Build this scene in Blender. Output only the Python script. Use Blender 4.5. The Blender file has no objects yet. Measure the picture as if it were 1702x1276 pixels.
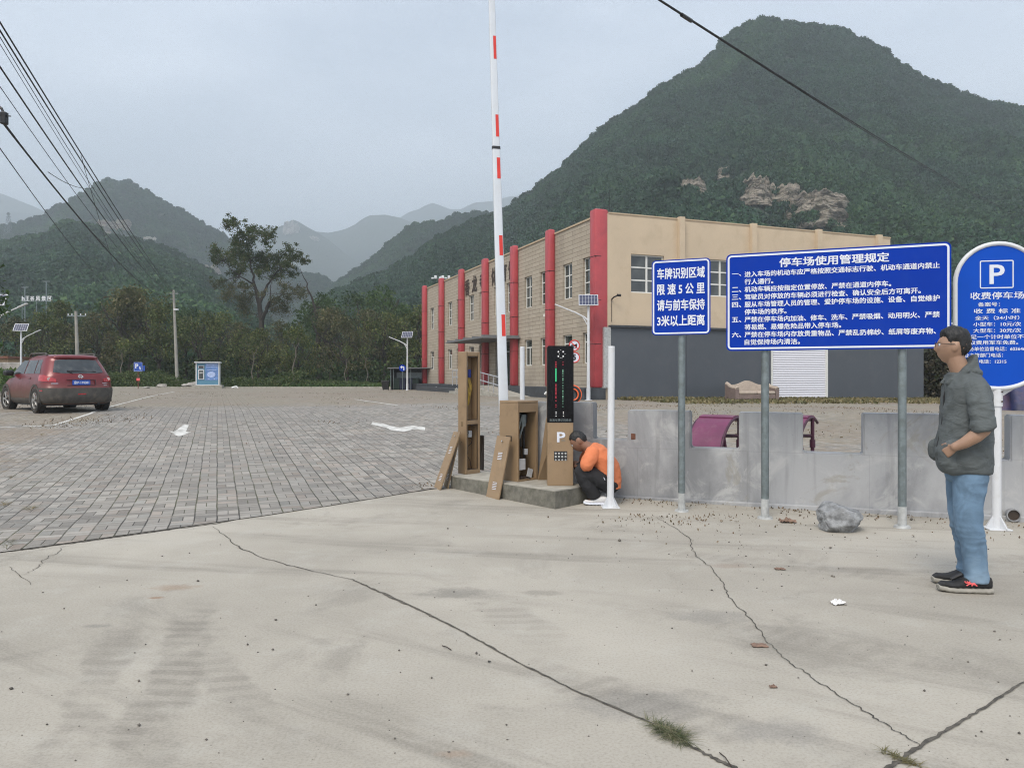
import bpy, bmesh, math, random
import numpy as np
from mathutils import Vector, Matrix, noise as mnoise

SC = bpy.context.scene
COL = SC.collection
RAD = math.radians

# ------------------------------------------------------------------ camera, sky, sun, exposure
CAM_H = 1.42
FPX = 1260.0              # focal length in pixels of the 1702 px wide photograph
cam_d = bpy.data.cameras.new("camera")
cam = bpy.data.objects.new("camera", cam_d)
COL.objects.link(cam)
cam.location = (0, 0, CAM_H)
cam.rotation_euler = (RAD(90), 0, 0)
cam_d.sensor_fit = 'HORIZONTAL'
cam_d.sensor_width = 36.0
cam_d.lens = 36.0 * FPX / 1702.0
cam_d.shift_y = -10.0 / 1702.0
cam_d.clip_start = 0.05
cam_d.clip_end = 30000.0
SC.camera = cam

SUN_EL, SUN_AZ = 52.0, 205.0      # degrees; azimuth clockwise from +Y
world = bpy.data.worlds.new("World")
SC.world = world
world.use_nodes = True
wn, wl = world.node_tree.nodes, world.node_tree.links
wn.clear()
w_out = wn.new('ShaderNodeOutputWorld')
w_bg = wn.new('ShaderNodeBackground')
w_sky = wn.new('ShaderNodeTexSky')
w_sky.sky_type = 'NISHITA'
w_sky.sun_disc = False
w_sky.sun_elevation = RAD(SUN_EL)
w_sky.sun_rotation = RAD(SUN_AZ)
w_sky.air_density = 1.2
w_sky.dust_density = 3.0
w_sky.ozone_density = 1.5
# thin overcast: a cloud layer mixed over the clear sky, with soft breaks
w_co = wn.new('ShaderNodeTexCoord')
w_map = wn.new('ShaderNodeMapping')
w_map.inputs['Scale'].default_value = (1.0, 1.0, 3.2)
w_noi = wn.new('ShaderNodeTexNoise')
w_noi.inputs['Scale'].default_value = 1.7
w_noi.inputs['Detail'].default_value = 5.0
w_noi.inputs['Roughness'].default_value = 0.5
w_ramp = wn.new('ShaderNodeMapRange')
w_ramp.inputs['From Min'].default_value = 0.35
w_ramp.inputs['From Max'].default_value = 0.65
w_ramp.inputs['To Min'].default_value = 0.42
w_ramp.inputs['To Max'].default_value = 0.92
w_mix = wn.new('ShaderNodeMix')
w_mix.data_type = 'RGBA'
w_mix.inputs[7].default_value = (9.2, 9.9, 11.2, 1.0)
wl.new(w_co.outputs['Generated'], w_map.inputs['Vector'])
wl.new(w_map.outputs['Vector'], w_noi.inputs['Vector'])
wl.new(w_noi.outputs['Fac'], w_ramp.inputs['Value'])
wl.new(w_ramp.outputs['Result'], w_mix.inputs[0])
wl.new(w_sky.outputs['Color'], w_mix.inputs[6])
wl.new(w_mix.outputs[2], w_bg.inputs['Color'])
w_bg.inputs['Strength'].default_value = 0.085
wl.new(w_bg.outputs['Background'], w_out.inputs['Surface'])

sun_d = bpy.data.lights.new("sun", 'SUN')
sun_d.energy = 1.5
sun_d.angle = RAD(25)
sun_d.color = (1.0, 0.92, 0.81)
sun = bpy.data.objects.new("sun", sun_d)
COL.objects.link(sun)
_sd = Vector((math.sin(RAD(SUN_AZ)) * math.cos(RAD(SUN_EL)), math.cos(RAD(SUN_AZ)) * math.cos(RAD(SUN_EL)), math.sin(RAD(SUN_EL))))
sun.rotation_euler = (-_sd).to_track_quat('-Z', 'Y').to_euler()
sun.location = (0, 0, 60)

SC.view_settings.view_transform = 'Standard'
SC.view_settings.look = 'None'
SC.view_settings.gamma = 1.0
SC.view_settings.exposure = 0.66
SC.view_settings.use_curve_mapping = False
SC.render.engine = 'CYCLES'
SC.cycles.use_denoising = True
SC.cycles.denoising_prefilter = 'NONE'
SC.cycles.filter_width = 1.1
SC.cycles.use_adaptive_sampling = False
SC.cycles.max_bounces = 6
SC.cycles.volume_bounces = 1
SC.cycles.transparent_max_bounces = 8
SC.cycles.caustics_reflective = False
SC.cycles.caustics_refractive = False

# ------------------------------------------------------------------ ground profile and pixel helpers
def clamp(v, a=0.0, b=1.0):
    return a if v < a else b if v > b else v

def smooth(a, b, v):
    t = clamp((v - a) / (b - a)); return t * t * (3 - 2 * t)

def zg(x, y):
    """height of the ground: level by the road, rising gently across the lot"""
    t = clamp((y - 7.5) / 14.5)
    e = 0.08
    if t < e: s = t * t / (2 * e)
    elif t > 1 - e: s = (1 - e) - (1 - t) ** 2 / (2 * e)
    else: s = t - e / 2
    z = 0.50 * s / (1 - e)
    lat = max(0.0, min(x, 26.0) - 4.0)
    z -= 0.012 * lat * clamp((y - 10) / 22.0)
    return z

def gp(px, py):
    """point of the ground seen at a pixel of the photograph"""
    k = (px - 851) / FPX
    lo, hi = 1.5, 250.0
    for _ in range(60):
        m = 0.5 * (lo + hi)
        v = 628 - FPX * (zg(k * m, m) - CAM_H) / m
        if v > py: lo = m
        else: hi = m
    return Vector((k * lo, lo, zg(k * lo, lo)))

def at(px, py, y):
    return Vector(((px - 851) / FPX * y, y, CAM_H + (628 - py) / FPX * y))

# ------------------------------------------------------------------ scene tree helpers
def empty(name, loc, rz=0.0, label=None, cat=None, group=None):
    o = bpy.data.objects.new(name, None)
    COL.objects.link(o)
    o.empty_display_size = 0.2
    o.location = loc
    o.rotation_euler = (0, 0, rz)
    return tag(o, label, cat, group)

def tag(o, label=None, cat=None, group=None, kind=None):
    if label: o['label'] = label
    if cat: o['category'] = cat
    if group: o['group'] = group
    if kind: o['kind'] = kind
    return o

def copy_tree(o, parent=None):
    c = o.copy(); COL.objects.link(c)
    if parent is not None: c.parent = parent
    for ch in list(o.children): copy_tree(ch, c)
    return c

def from_mesh(name, me, m, parent=None):
    o = bpy.data.objects.new(name, me)
    COL.objects.link(o)
    if m is not None:
        me.materials.clear(); me.materials.append(m)
    if parent is not None: o.parent = parent
    return o

class MB:
    """collects shapes and links them as one mesh object"""
    def __init__(self): self.v = []; self.f = []
    def add(self, vs, fs):
        b = len(self.v)
        self.v += [tuple(p) for p in vs]
        self.f += [tuple(i + b for i in f) for f in fs]
        return self
    def box(self, x0, x1, y0, y1, z0, z1, mtx=None):
        vs = [Vector((x, y, z)) for z in (z0, z1) for y in (y0, y1) for x in (x0, x1)]
        if mtx is not None: vs = [mtx @ p for p in vs]
        return self.add(vs, [(0, 2, 3, 1), (4, 5, 7, 6), (0, 1, 5, 4), (2, 6, 7, 3), (0, 4, 6, 2), (1, 3, 7, 5)])
    def cbox(self, x0, x1, y0, y1, z0, z1, c=0.005, mtx=None):
        """box with chamfered edges"""
        bm = bmesh.new()
        bmesh.ops.create_cube(bm, size=1.0)
        for p in bm.verts:
            p.co = Vector((x0 + (p.co.x + .5) * (x1 - x0), y0 + (p.co.y + .5) * (y1 - y0), z0 + (p.co.z + .5) * (z1 - z0)))
        bmesh.ops.bevel(bm, geom=bm.edges[:], offset=c, segments=2, profile=0.5, affect='EDGES')
        vs = [(mtx @ p.co) if mtx is not None else p.co.copy() for p in bm.verts]
        bm.verts.index_update()
        fs = [[p.index for p in f.verts] for f in bm.faces]
        bm.free()
        return self.add(vs, fs)
    def prism(self, pts, z0, z1, mtx=None):
        """extrude a 2D outline (counter-clockwise) from z0 to z1"""
        n = len(pts)
        vs = [Vector((p[0], p[1], z0)) for p in pts] + [Vector((p[0], p[1], z1)) for p in pts]
        if mtx is not None: vs = [mtx @ p for p in vs]
        fs = [tuple(reversed(range(n))), tuple(range(n, 2 * n))] + [(i, (i + 1) % n, n + (i + 1) % n, n + i) for i in range(n)]
        return self.add(vs, fs)
    def tube(self, pts, r, n=8, caps=True):
        """round tube along points; r is a number or one radius per point"""
        pts = [Vector(p) for p in pts]
        rs = r if isinstance(r, (list, tuple)) else [r] * len(pts)
        up = None; rings = []
        for i, p in enumerate(pts):
            d = (pts[min(i + 1, len(pts) - 1)] - pts[max(i - 1, 0)])
            d = d.normalized() if d.length > 1e-9 else Vector((0, 0, 1))
            if up is None:
                up = Vector((1, 0, 0)) if abs(d.x) < 0.8 else Vector((0, 1, 0))
            a = (up - d * up.dot(d)).normalized(); up = a
            b = d.cross(a)
            rings.append([p + (a * math.cos(2 * math.pi * k / n) + b * math.sin(2 * math.pi * k / n)) * rs[i] for k in range(n)])
        vs = [q for ring in rings for q in ring]
        fs = []
        for i in range(len(rings) - 1):
            for k in range(n):
                fs.append((i * n + k, i * n + (k + 1) % n, (i + 1) * n + (k + 1) % n, (i + 1) * n + k))
        if caps:
            fs.append(tuple(reversed(range(n)))); fs.append(tuple(range(len(vs) - n, len(vs))))
        return self.add(vs, fs)
    def cyl(self, c, r, z0, z1, n=20, r2=None):
        return self.tube([(c[0], c[1], z0), (c[0], c[1], z1)], [r, r if r2 is None else r2], n)
    def disc(self, c, r, axis='Y', t=0.01, n=28):
        a = Vector(c); d = {'X': Vector((1, 0, 0)), 'Y': Vector((0, 1, 0)), 'Z': Vector((0, 0, 1))}[axis]
        return self.tube([a - d * t / 2, a + d * t / 2], r, n)
    def ring(self, c, r, rt, axis='Y', n=32, m=8):
        c = Vector(c)
        ax = {'X': (Vector((0, 1, 0)), Vector((0, 0, 1))), 'Y': (Vector((1, 0, 0)), Vector((0, 0, 1))), 'Z': (Vector((1, 0, 0)), Vector((0, 1, 0)))}[axis]
        w = ax[0].cross(ax[1])
        vs = []; fs = []
        for i in range(n):
            a = 2 * math.pi * i / n
            rad = ax[0] * math.cos(a) + ax[1] * math.sin(a)
            for j in range(m):
                b = 2 * math.pi * j / m
                vs.append(c + rad * (r + rt * math.cos(b)) + w * (rt * math.sin(b)))
        for i in range(n):
            for j in range(m):
                fs.append((i * m + j, ((i + 1) % n) * m + j, ((i + 1) % n) * m + (j + 1) % m, i * m + (j + 1) % m))
        return self.add(vs, fs)
    def grid(self, fn, nu, nv):
        """surface fn(u,v) over the unit square"""
        vs = [fn(i / nu, j / nv) for j in range(nv + 1) for i in range(nu + 1)]
        w = nu + 1
        fs = [(j * w + i, j * w + i + 1, (j + 1) * w + i + 1, (j + 1) * w + i) for j in range(nv) for i in range(nu)]
        return self.add(vs, fs)
    def mesh(self, name):
        me = bpy.data.meshes.new(name)
        me.from_pydata([tuple(p) for p in self.v], [], self.f)
        me.update()
        return me
    def build(self, name, m, parent=None, smooth_angle=None, recalc=True):
        me = self.mesh(name)
        if recalc:
            bm = bmesh.new(); bm.from_mesh(me)
            bmesh.ops.recalc_face_normals(bm, faces=bm.faces[:])
            if smooth_angle is not None:
                for f in bm.faces: f.smooth = True
                ca = math.radians(smooth_angle)
                for e in bm.edges:
                    if len(e.link_faces) == 2 and e.calc_face_angle(0) > ca: e.smooth = False
            bm.to_mesh(me); bm.free()
        return from_mesh(name, me, m, parent)

def np_mesh(name, V, F):
    """mesh from arrays; F is (n,3) or (n,4)"""
    me = bpy.data.meshes.new(name)
    k = F.shape[1]
    me.vertices.add(len(V)); me.vertices.foreach_set('co', np.ascontiguousarray(V, dtype=np.float32).ravel())
    me.loops.add(F.size); me.loops.foreach_set('vertex_index', np.ascontiguousarray(F, dtype=np.int32).ravel())
    me.polygons.add(len(F)); me.polygons.foreach_set('loop_start', np.arange(0, F.size, k, dtype=np.int32))
    me.update(calc_edges=True); me.validate()
    return me

def text_part(s, parent, m, x, z, w, h, yoff=-0.004, bold=0.0, thick=0.002, name='lettering', align='C', mtx=None):
    """lettering on an upright board facing -Y of its parent; fitted into w x h (None keeps the ratio)"""
    cu = bpy.data.curves.new('txt', 'FONT')
    cu.body = s; cu.size = 1.0; cu.resolution_u = 3
    o = bpy.data.objects.new('txt', cu); COL.objects.link(o)
    dg = bpy.context.evaluated_depsgraph_get()
    me = bpy.data.meshes.new_from_object(o.evaluated_get(dg))
    bpy.data.objects.remove(o); bpy.data.curves.remove(cu)
    if bold:                                    # heavier strokes: shifted copies, each a hair behind the other
        bm = bmesh.new(); b = bold * 1.15
        for i, (dx, dy) in enumerate(((-b, -b), (b, -b), (b, b), (-b, b), (0, 0))):
            n0 = len(bm.verts); bm.from_mesh(me); bm.verts.ensure_lookup_table()
            for q in bm.verts[n0:]: q.co.x += dx; q.co.y += dy * .8; q.co.z = -i
        bm.to_mesh(me); bm.free()
    n = len(me.vertices)
    a = np.empty(n * 3, np.float32); me.vertices.foreach_get('co', a); a = a.reshape(-1, 3)
    lo, hi = a.min(0), a.max(0)
    sx = (w / (hi[0] - lo[0])) if w else None
    sz = (h / (hi[1] - lo[1])) if h else None
    sx = sx or sz; sz = sz or sx
    X = (a[:, 0] - lo[0]) * sx; Z = (a[:, 1] - lo[1]) * sz
    W = (hi[0] - lo[0]) * sx; H = (hi[1] - lo[1]) * sz
    X = X + x - (W / 2 if align == 'C' else 0); Z = Z + z - H / 2
    Y = yoff - a[:, 2] * .00012 * (1 if yoff <= 0 else -1)
    P = np.stack([X, Y, Z], 1)
    if mtx is not None:
        M = np.array(mtx); P = P @ M[:3, :3].T + M[:3, 3]
    me.vertices.foreach_set('co', P.astype(np.float32).ravel()); me.update()
    me.name = name
    return from_mesh(name, me, m, parent)
# ------------------------------------------------------------------ materials
def srgb(r, g, b):
    f = lambda c: (c / 255 / 12.92) if c / 255 <= 0.04045 else ((c / 255 + 0.055) / 1.055) ** 2.4
    return (f(r), f(g), f(b))

class NT:
    """small node-tree helper"""
    def __init__(self, name):
        self.m = bpy.data.materials.new(name); self.m.use_nodes = True
        self.t = self.m.node_tree; self.t.nodes.clear()
        self.out = self.n('ShaderNodeOutputMaterial')
        self.b = self.n('ShaderNodeBsdfPrincipled')
        self.l(self.b.outputs[0], self.out.inputs['Surface'])
    def n(self, kind, **kw):
        x = self.t.nodes.new(kind)
        for k, v in kw.items(): setattr(x, k, v)
        return x
    def l(self, a, b): self.t.links.new(a, b)
    def put(self, sock, v):
        if hasattr(v, 'is_linked') or isinstance(v, bpy.types.NodeSocket): self.l(v, sock)
        elif isinstance(v, tuple) and len(v) == 3 and sock.type == 'RGBA': sock.default_value = (*v, 1)
        else: sock.default_value = v
    def math(self, op, a, b=0.0, c=0.0, cl=False):
        x = self.n('ShaderNodeMath', operation=op, use_clamp=cl)
        self.put(x.inputs[0], a); self.put(x.inputs[1], b)
        if op in ('MULTIPLY_ADD', 'COMPARE', 'SMOOTH_MIN', 'WRAP'): self.put(x.inputs[2], c)
        return x.outputs[0]
    def mix(self, fac, a, b, mode='MIX'):
        x = self.n('ShaderNodeMix', data_type='RGBA', blend_type=mode)
        self.put(x.inputs[0], fac); self.put(x.inputs[6], a); self.put(x.inputs[7], b)
        return x.outputs[2]
    def rng(self, v, a, b, c=0.0, d=1.0, smooth_=True):
        x = self.n('ShaderNodeMapRange', interpolation_type='SMOOTHSTEP' if smooth_ else 'LINEAR')
        self.put(x.inputs[0], v); x.inputs[1].default_value = a; x.inputs[2].default_value = b
        x.inputs[3].default_value = c; x.inputs[4].default_value = d
        return x.outputs[0]
    def obj(self): return self.n('ShaderNodeTexCoord').outputs['Object']
    def scale(self, vec, s, rot=(0, 0, 0)):
        x = self.n('ShaderNodeMapping'); self.l(vec, x.inputs[0])
        x.inputs['Scale'].default_value = s if isinstance(s, tuple) else (s, s, s)
        x.inputs['Rotation'].default_value = rot
        return x.outputs[0]
    def noise(self, vec, s, det=4.0, rough=0.55, dist=0.0, out='Fac'):
        x = self.n('ShaderNodeTexNoise'); self.l(vec, x.inputs['Vector'])
        x.inputs['Scale'].default_value = s; x.inputs['Detail'].default_value = det
        x.inputs['Roughness'].default_value = rough; x.inputs['Distortion'].default_value = dist
        return x.outputs[out]
    def vor(self, vec, s, feature='F1', out='Distance'):
        x = self.n('ShaderNodeTexVoronoi', feature=feature); self.l(vec, x.inputs['Vector'])
        x.inputs['Scale'].default_value = s
        return x.outputs[out]
    def xyz(self, vec):
        x = self.n('ShaderNodeSeparateXYZ'); self.l(vec, x.inputs[0]); return x.outputs
    def bump(self, h, strength=0.3, dist=0.01, prev=None):
        x = self.n('ShaderNodeBump'); x.inputs['Strength'].default_value = strength; x.inputs['Distance'].default_value = dist
        self.l(h, x.inputs['Height'])
        if prev is not None: self.l(prev, x.inputs['Normal'])
        return x.outputs[0]
    def done(self, col=None, rough=None, normal=None, metal=None):
        if col is not None: self.put(self.b.inputs['Base Color'], col)
        if rough is not None: self.put(self.b.inputs['Roughness'], rough)
        if normal is not None: self.l(normal, self.b.inputs['Normal'])
        if metal is not None: self.put(self.b.inputs['Metallic'], metal)
        return self.m

def simple(name, col, rough=0.5, metal=0.0, var=0.12, sc=6.0, bump=0.0, bsc=40.0, bdist=0.004, dirt=None, dirt_amt=0.35, dsc=2.5, spec=None, coat=None):
    """one-colour material with mottling, optional grime patches and fine relief"""
    t = NT(name); o = t.obj()
    n1 = t.noise(o, sc, 5, 0.6)
    dark = tuple(c * (1 - var) for c in col); lite = tuple(min(1, c * (1 + var)) for c in col)
    c = t.mix(t.rng(n1, 0.3, 0.7), dark, lite)
    r = t.rng(n1, 0.25, 0.75, max(0, rough - 0.07), min(1, rough + 0.07))
    if dirt is not None:
        n2 = t.noise(o, dsc, 6, 0.65, 0.4)
        f = t.math('MULTIPLY', t.rng(n2, 0.48, 0.68), dirt_amt)
        c = t.mix(f, c, dirt)
    nm = None
    if bump > 0: nm = t.bump(t.noise(o, bsc, 4, 0.6), bump, bdist)
    if spec is not None: t.b.inputs['Specular IOR Level'].default_value = spec
    if coat is not None: t.b.inputs['Coat Weight'].default_value = coat; t.b.inputs['Coat Roughness'].default_value = 0.12
    return t.done(c, r, nm, metal)

def emit(name, col, strength):
    t = NT(name)
    t.b.inputs['Base Color'].default_value = (0.01, 0.01, 0.01, 1)
    t.b.inputs['Emission Color'].default_value = (*col, 1); t.b.inputs['Emission Strength'].default_value = strength
    return t.m

M = {}
def mk_road():
    t = NT('road_concrete'); o = t.obj(); x, y, z = t.xyz(o)
    big = t.noise(o, 0.35, 5, 0.6)
    mid = t.noise(o, 2.2, 6, 0.65)
    fine = t.noise(o, 75, 5, 0.75)
    # broom and tyre streaks running across the road
    s1 = t.noise(t.scale(t.scale(o, 1.0, (0, 0, RAD(33))), (0.28, 3.0, 1)), 1.0, 6, 0.62, 0.35)
    s2 = t.noise(t.scale(t.scale(o, 1.0, (0, 0, RAD(11))), (0.22, 2.6, 1)), 1.0, 6, 0.62, 0.35)
    st = t.math('ADD', t.math('MULTIPLY', s1, t.rng(y, 5.2, 4.2)), t.math('MULTIPLY', s2, t.rng(y, 4.2, 5.2)))
    c = t.mix(t.rng(big, 0.32, 0.68), (0.306, 0.279, 0.231), (0.420, 0.386, 0.324))
    c = t.mix(t.math('MULTIPLY', t.rng(st, 0.5, 0.72), 0.75), c, (0.200, 0.180, 0.148))
    c = t.mix(t.math('MULTIPLY', t.rng(mid, 0.50, 0.70), 0.35), c, (0.43, 0.41, 0.36))
    # damp-looking dark patches
    pat = t.noise(o, 0.8, 7, 0.7, 0.8)
    c = t.mix(t.math('MULTIPLY', t.rng(pat, 0.53, 0.68), 0.50), c, (0.185, 0.168, 0.140))
    # two dusty tyre tracks turning off to the left, and one across the middle
    def track(px0, py0, px1, py1, half, amt, c):
        a, b = gp(px0, py0), gp(px1, py1)
        d = (b - a); L = d.length; ux, uy = d.x / L, d.y / L
        dist = t.math('ABSOLUTE', t.math('ADD', t.math('MULTIPLY', x, -uy), t.math('ADD', t.math('MULTIPLY', y, ux), a.x * uy - a.y * ux)))
        al = t.math('ADD', t.math('MULTIPLY', x, ux), t.math('ADD', t.math('MULTIPLY', y, uy), -(a.x * ux + a.y * uy)))
        wob = t.noise(o, 3.0, 4, 0.6)
        f = t.rng(t.math('ADD', dist, t.math('MULTIPLY', t.math('SUBTRACT', wob, 0.5), 0.30)), half * 0.55, half, 1.0, 0.0)
        e = t.math('MULTIPLY', t.rng(al, -0.3, 0.5), t.rng(al, L - 0.5, L + 0.6, 1.0, 0.0))
        # tread bars pressed across the track
        w = t.n('ShaderNodeTexWave', wave_type='BANDS', bands_direction='X')
        w.inputs['Scale'].default_value = 2.6; w.inputs['Distortion'].default_value = 3.0
        t.l(t.scale(o, 1.0, (0, 0, -math.atan2(uy, ux) + 0.35)), w.inputs['Vector'])
        tr = t.rng(w.outputs['Fac'], 0.2, 0.7, 0.55, 1.0)
        pch = t.rng(t.noise(o, 1.7, 5, 0.65), 0.36, 0.60)
        f = t.math('MULTIPLY', t.math('MULTIPLY', f, e), t.math('MULTIPLY', t.math('MULTIPLY', tr, pch), amt))
        return t.mix(f, c, (0.185, 0.166, 0.138))
    c = track(330, 1000, 215, 1300, 0.16, 0.75, c)
    c = track(215, 1010, 90, 1300, 0.13, 0.55, c)
    c = track(340, 1080, 460, 1230, 0.12, 0.6, c)
    c = track(880, 1110, 1380, 1262, 0.17, 0.6, c)
    c = track(1000, 1010, 1702, 1120, 0.20, 0.5, c)
    c = track(760, 960, 900, 1060, 0.22, 0.45, c)
    c = track(1020, 905, 1702, 985, 0.2, 0.45, c)
    def spot(px, py, r, col, amt, c, asp=2.2):
        a = gp(px, py)
        d = t.math('SQRT', t.math('ADD', t.math('POWER', t.math('DIVIDE', t.math('SUBTRACT', x, a.x), asp), 2.0), t.math('POWER', t.math('SUBTRACT', y, a.y), 2.0)))
        f = t.rng(t.math('ADD', d, t.math('MULTIPLY', t.math('SUBTRACT', t.noise(o, 9, 5, 0.7), 0.5), r * 1.6)), r * .25, r, 1.0, 0.0)
        return t.mix(t.math('MULTIPLY', f, amt), c, col)
    for px, py, r, col, amt in ((288, 976, .10, (.25, .165, .10), .6), (258, 993, .03, (.24, .13, .07), .8), (760, 985, .16, (.15, .14, .12), .6), (160, 1040, .05, (.17, .16, .14), .6), (760, 1252, .04, (.28, .20, .14), .6), (1215, 940, .10, (.23, .165, .12), .5),
                                (900, 985, .10, (.17, .155, .125), .5), (1180, 1025, .16, (.17, .16, .145), .5), (1060, 1170, .20, (.17, .16, .145), .5), (1290, 1215, .14, (.19, .18, .165), .5), (470, 850, .09, (.36, .29, .18), .5)):
        c = spot(px, py, r, col, amt, c)
    sp = t.rng(t.vor(o, 42), 0.05, 0.16, 1.0, 0.0)
    spm = t.rng(t.noise(o, 6, 3, 0.6), 0.55, 0.62)
    c = t.mix(t.math('MULTIPLY', t.math('MULTIPLY', sp, spm), 0.55), c, (0.09, 0.08, 0.07))
    c = t.mix(t.math('MULTIPLY', t.rng(fine, 0.40, 0.70), 0.34), c, (0.42, 0.40, 0.35))
    c = t.mix(t.math('MULTIPLY', t.rng(fine, 0.52, 0.34), 0.36), c, (0.19, 0.18, 0.15))
    nb = t.bump(fine, 0.35, 0.004)
    nb = t.bump(mid, 0.25, 0.02, nb)
    return t.done(c, 0.88, nb)
M['road'] = mk_road()

PAV_ROT = math.atan2(0.3625, 0.932)
def mk_pavers():
    """basket-weave blocks laid in strips; the strip direction is the object's local Y"""
    t = NT('paving_blocks'); o0 = t.obj(); o = t.scale(o0, 1.0, (0, 0, 0))
    jig = t.noise(o, 1.2, 2, 0.5, out='Color')
    js = t.xyz(jig)
    X0, Y0, Z0 = t.xyz(o)
    X = t.math('ADD', X0, t.math('MULTIPLY', t.math('SUBTRACT', js[0], 0.5), 0.035))
    Y = t.math('ADD', Y0, t.math('MULTIPLY', t.math('SUBTRACT', js[1], 0.5), 0.035))
    W = 0.215; G = 0.0052
    cx = t.math('DIVIDE', X, W)
    col = t.math('FLOOR', cx)
    wn1 = t.n('ShaderNodeTexWhiteNoise', noise_dimensions='1D'); t.l(col, wn1.inputs['W'])
    ph = t.math('MULTIPLY', t.math('ROUND', t.math('MULTIPLY', wn1.outputs['Value'], 4.0)), W / 2)
    yy = t.math('ADD', Y, ph)
    u = t.math('MULTIPLY', t.math('SUBTRACT', cx, col), W)                 # 0..W inside strip
    P3 = W * 2.0                                                          # one pair lengthwise + one block across
    per = t.math('FLOOR', t.math('DIVIDE', yy, P3))
    v = t.math('SUBTRACT', yy, t.math('MULTIPLY', per, P3))               # 0..1.5W
    isL = t.math('LESS_THAN', v, W)                                       # lengthwise pair
    # joint distances
    du = t.math('MINIMUM', u, t.math('SUBTRACT', W, u))
    dm = t.math('ABSOLUTE', t.math('SUBTRACT', u, W / 2))
    dm = t.math('ADD', dm, t.math('MULTIPLY', t.math('SUBTRACT', 1.0, isL), 1.0))
    dv = t.math('MINIMUM', t.math('MINIMUM', v, t.math('SUBTRACT', P3, v)), t.math('MINIMUM', t.math('ABSOLUTE', t.math('SUBTRACT', v, W)), t.math('ABSOLUTE', t.math('SUBTRACT', v, W * 1.5))))
    d = t.math('MINIMUM', t.math('MINIMUM', t.math('MULTIPLY', du, 0.62), dm), dv)
    joint = t.rng(d, G * 0.45, G * 1.15, 1.0, 0.0)
    half = t.math('MULTIPLY', t.math('GREATER_THAN', u, W / 2), isL)
    cid = t.n('ShaderNodeCombineXYZ')
    t.l(col, cid.inputs[0]); t.l(t.math('ADD', t.math('MULTIPLY', per, 3.0), t.math('ADD', isL, t.math('MULTIPLY', t.math('GREATER_THAN', v, W * 1.5), 2.0))), cid.inputs[1]); t.l(half, cid.inputs[2])
    wn2 = t.n('ShaderNodeTexWhiteNoise', noise_dimensions='3D'); t.l(cid.outputs[0], wn2.inputs['Vector'])
    rv = wn2.outputs['Value']
    big = t.noise(o, 0.30, 5, 0.6); mid = t.noise(o, 1.6, 5, 0.65); fine = t.noise(o, 60, 4, 0.7)
    c = t.mix(rv, (0.150, 0.138, 0.122), (0.350, 0.325, 0.288))
    wn3 = t.n('ShaderNodeTexWhiteNoise', noise_dimensions='3D'); t.l(t.scale(cid.outputs[0], 1.7), wn3.inputs['Vector'])
    c = t.mix(t.rng(wn3.outputs['Value'], 0.70, 1.0, 0, 0.40), c, (0.30, 0.225, 0.175)); c = t.mix(t.rng(wn3.outputs['Value'], 0.30, 0.0, 0, 0.35), c, (0.20, 0.215, 0.20))
    c = t.mix(t.math('MULTIPLY', t.rng(big, 0.40, 0.66), 0.5), c, (0.185, 0.176, 0.162))
    c = t.mix(t.math('MULTIPLY', t.rng(mid, 0.50, 0.72), 0.55), c, (0.275, 0.258, 0.225))
    c = t.mix(t.math('MULTIPLY', t.rng(fine, 0.35, 0.7), 0.25), c, (0.30, 0.28, 0.25))
    jc = t.mix(t.rng(t.noise(o, 0.7, 4, 0.6), 0.42, 0.62), (0.046, 0.043, 0.037), (0.075, 0.076, 0.040))
    c = t.mix(t.math('MULTIPLY', joint, t.rng(t.noise(o, 3.0, 4, 0.6), 0.30, 0.55, 0.35, 1.0)), c, jc)
    # fallen leaves, soil and moss gathered on the far half and along the left edge
    sp = t.noise(o, 7.0, 6, 0.72); lp = t.noise(o, 0.45, 4, 0.6, 0.5)
    far = t.rng(Y0, 21.0, 29.0)
    lf = t.rng(X0, -1.6, -3.8)
    rt = t.math('MULTIPLY', t.rng(X0, 6.0, 10.0), 0.85)
    msk = t.math('MAXIMUM', t.math('MAXIMUM', far, t.math('MULTIPLY', lf, 0.8)), rt)
    thr = t.math('SUBTRACT', t.math('ADD', t.math('MULTIPLY', sp, 0.75), t.math('MULTIPLY', lp, 0.65)), t.math('SUBTRACT', 0.90, t.math('MULTIPLY', msk, 0.36)))
    df = t.rng(thr, -0.02, 0.10)
    dc = t.mix(t.rng(t.noise(o, 0.25, 4, 0.6), 0.40, 0.60), (0.190, 0.122, 0.072), (0.200, 0.172, 0.098))
    dc = t.mix(t.rng(t.noise(o, 22, 3, 0.7), 0.35, 0.65), dc, (0.25, 0.21, 0.15))
    c = t.mix(t.math('MULTIPLY', df, t.rng(t.noise(o, 11, 4, 0.7), 0.35, 0.62, 0.25, 0.72)), c, dc)
    h = t.math('SUBTRACT', t.math('MULTIPLY', fine, 0.12), joint)
    nb = t.bump(h, 0.55, 0.006)
    return t.done(c, 0.9, nb)
M['pavers'] = mk_pavers()

def mk_soil():
    t = NT('soil_and_grass'); o = t.obj()
    a = t.noise(o, 0.25, 6, 0.65); b = t.noise(o, 4, 5, 0.7)
    c = t.mix(t.rng(a, 0.4, 0.6), (0.105, 0.085, 0.052), (0.062, 0.078, 0.030))
    c = t.mix(t.math('MULTIPLY', t.rng(b, 0.45, 0.7), 0.6), c, (0.17, 0.145, 0.095))
    return t.done(c, 0.95, t.bump(b, 0.6, 0.05))
M['soil'] = mk_soil()

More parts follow.
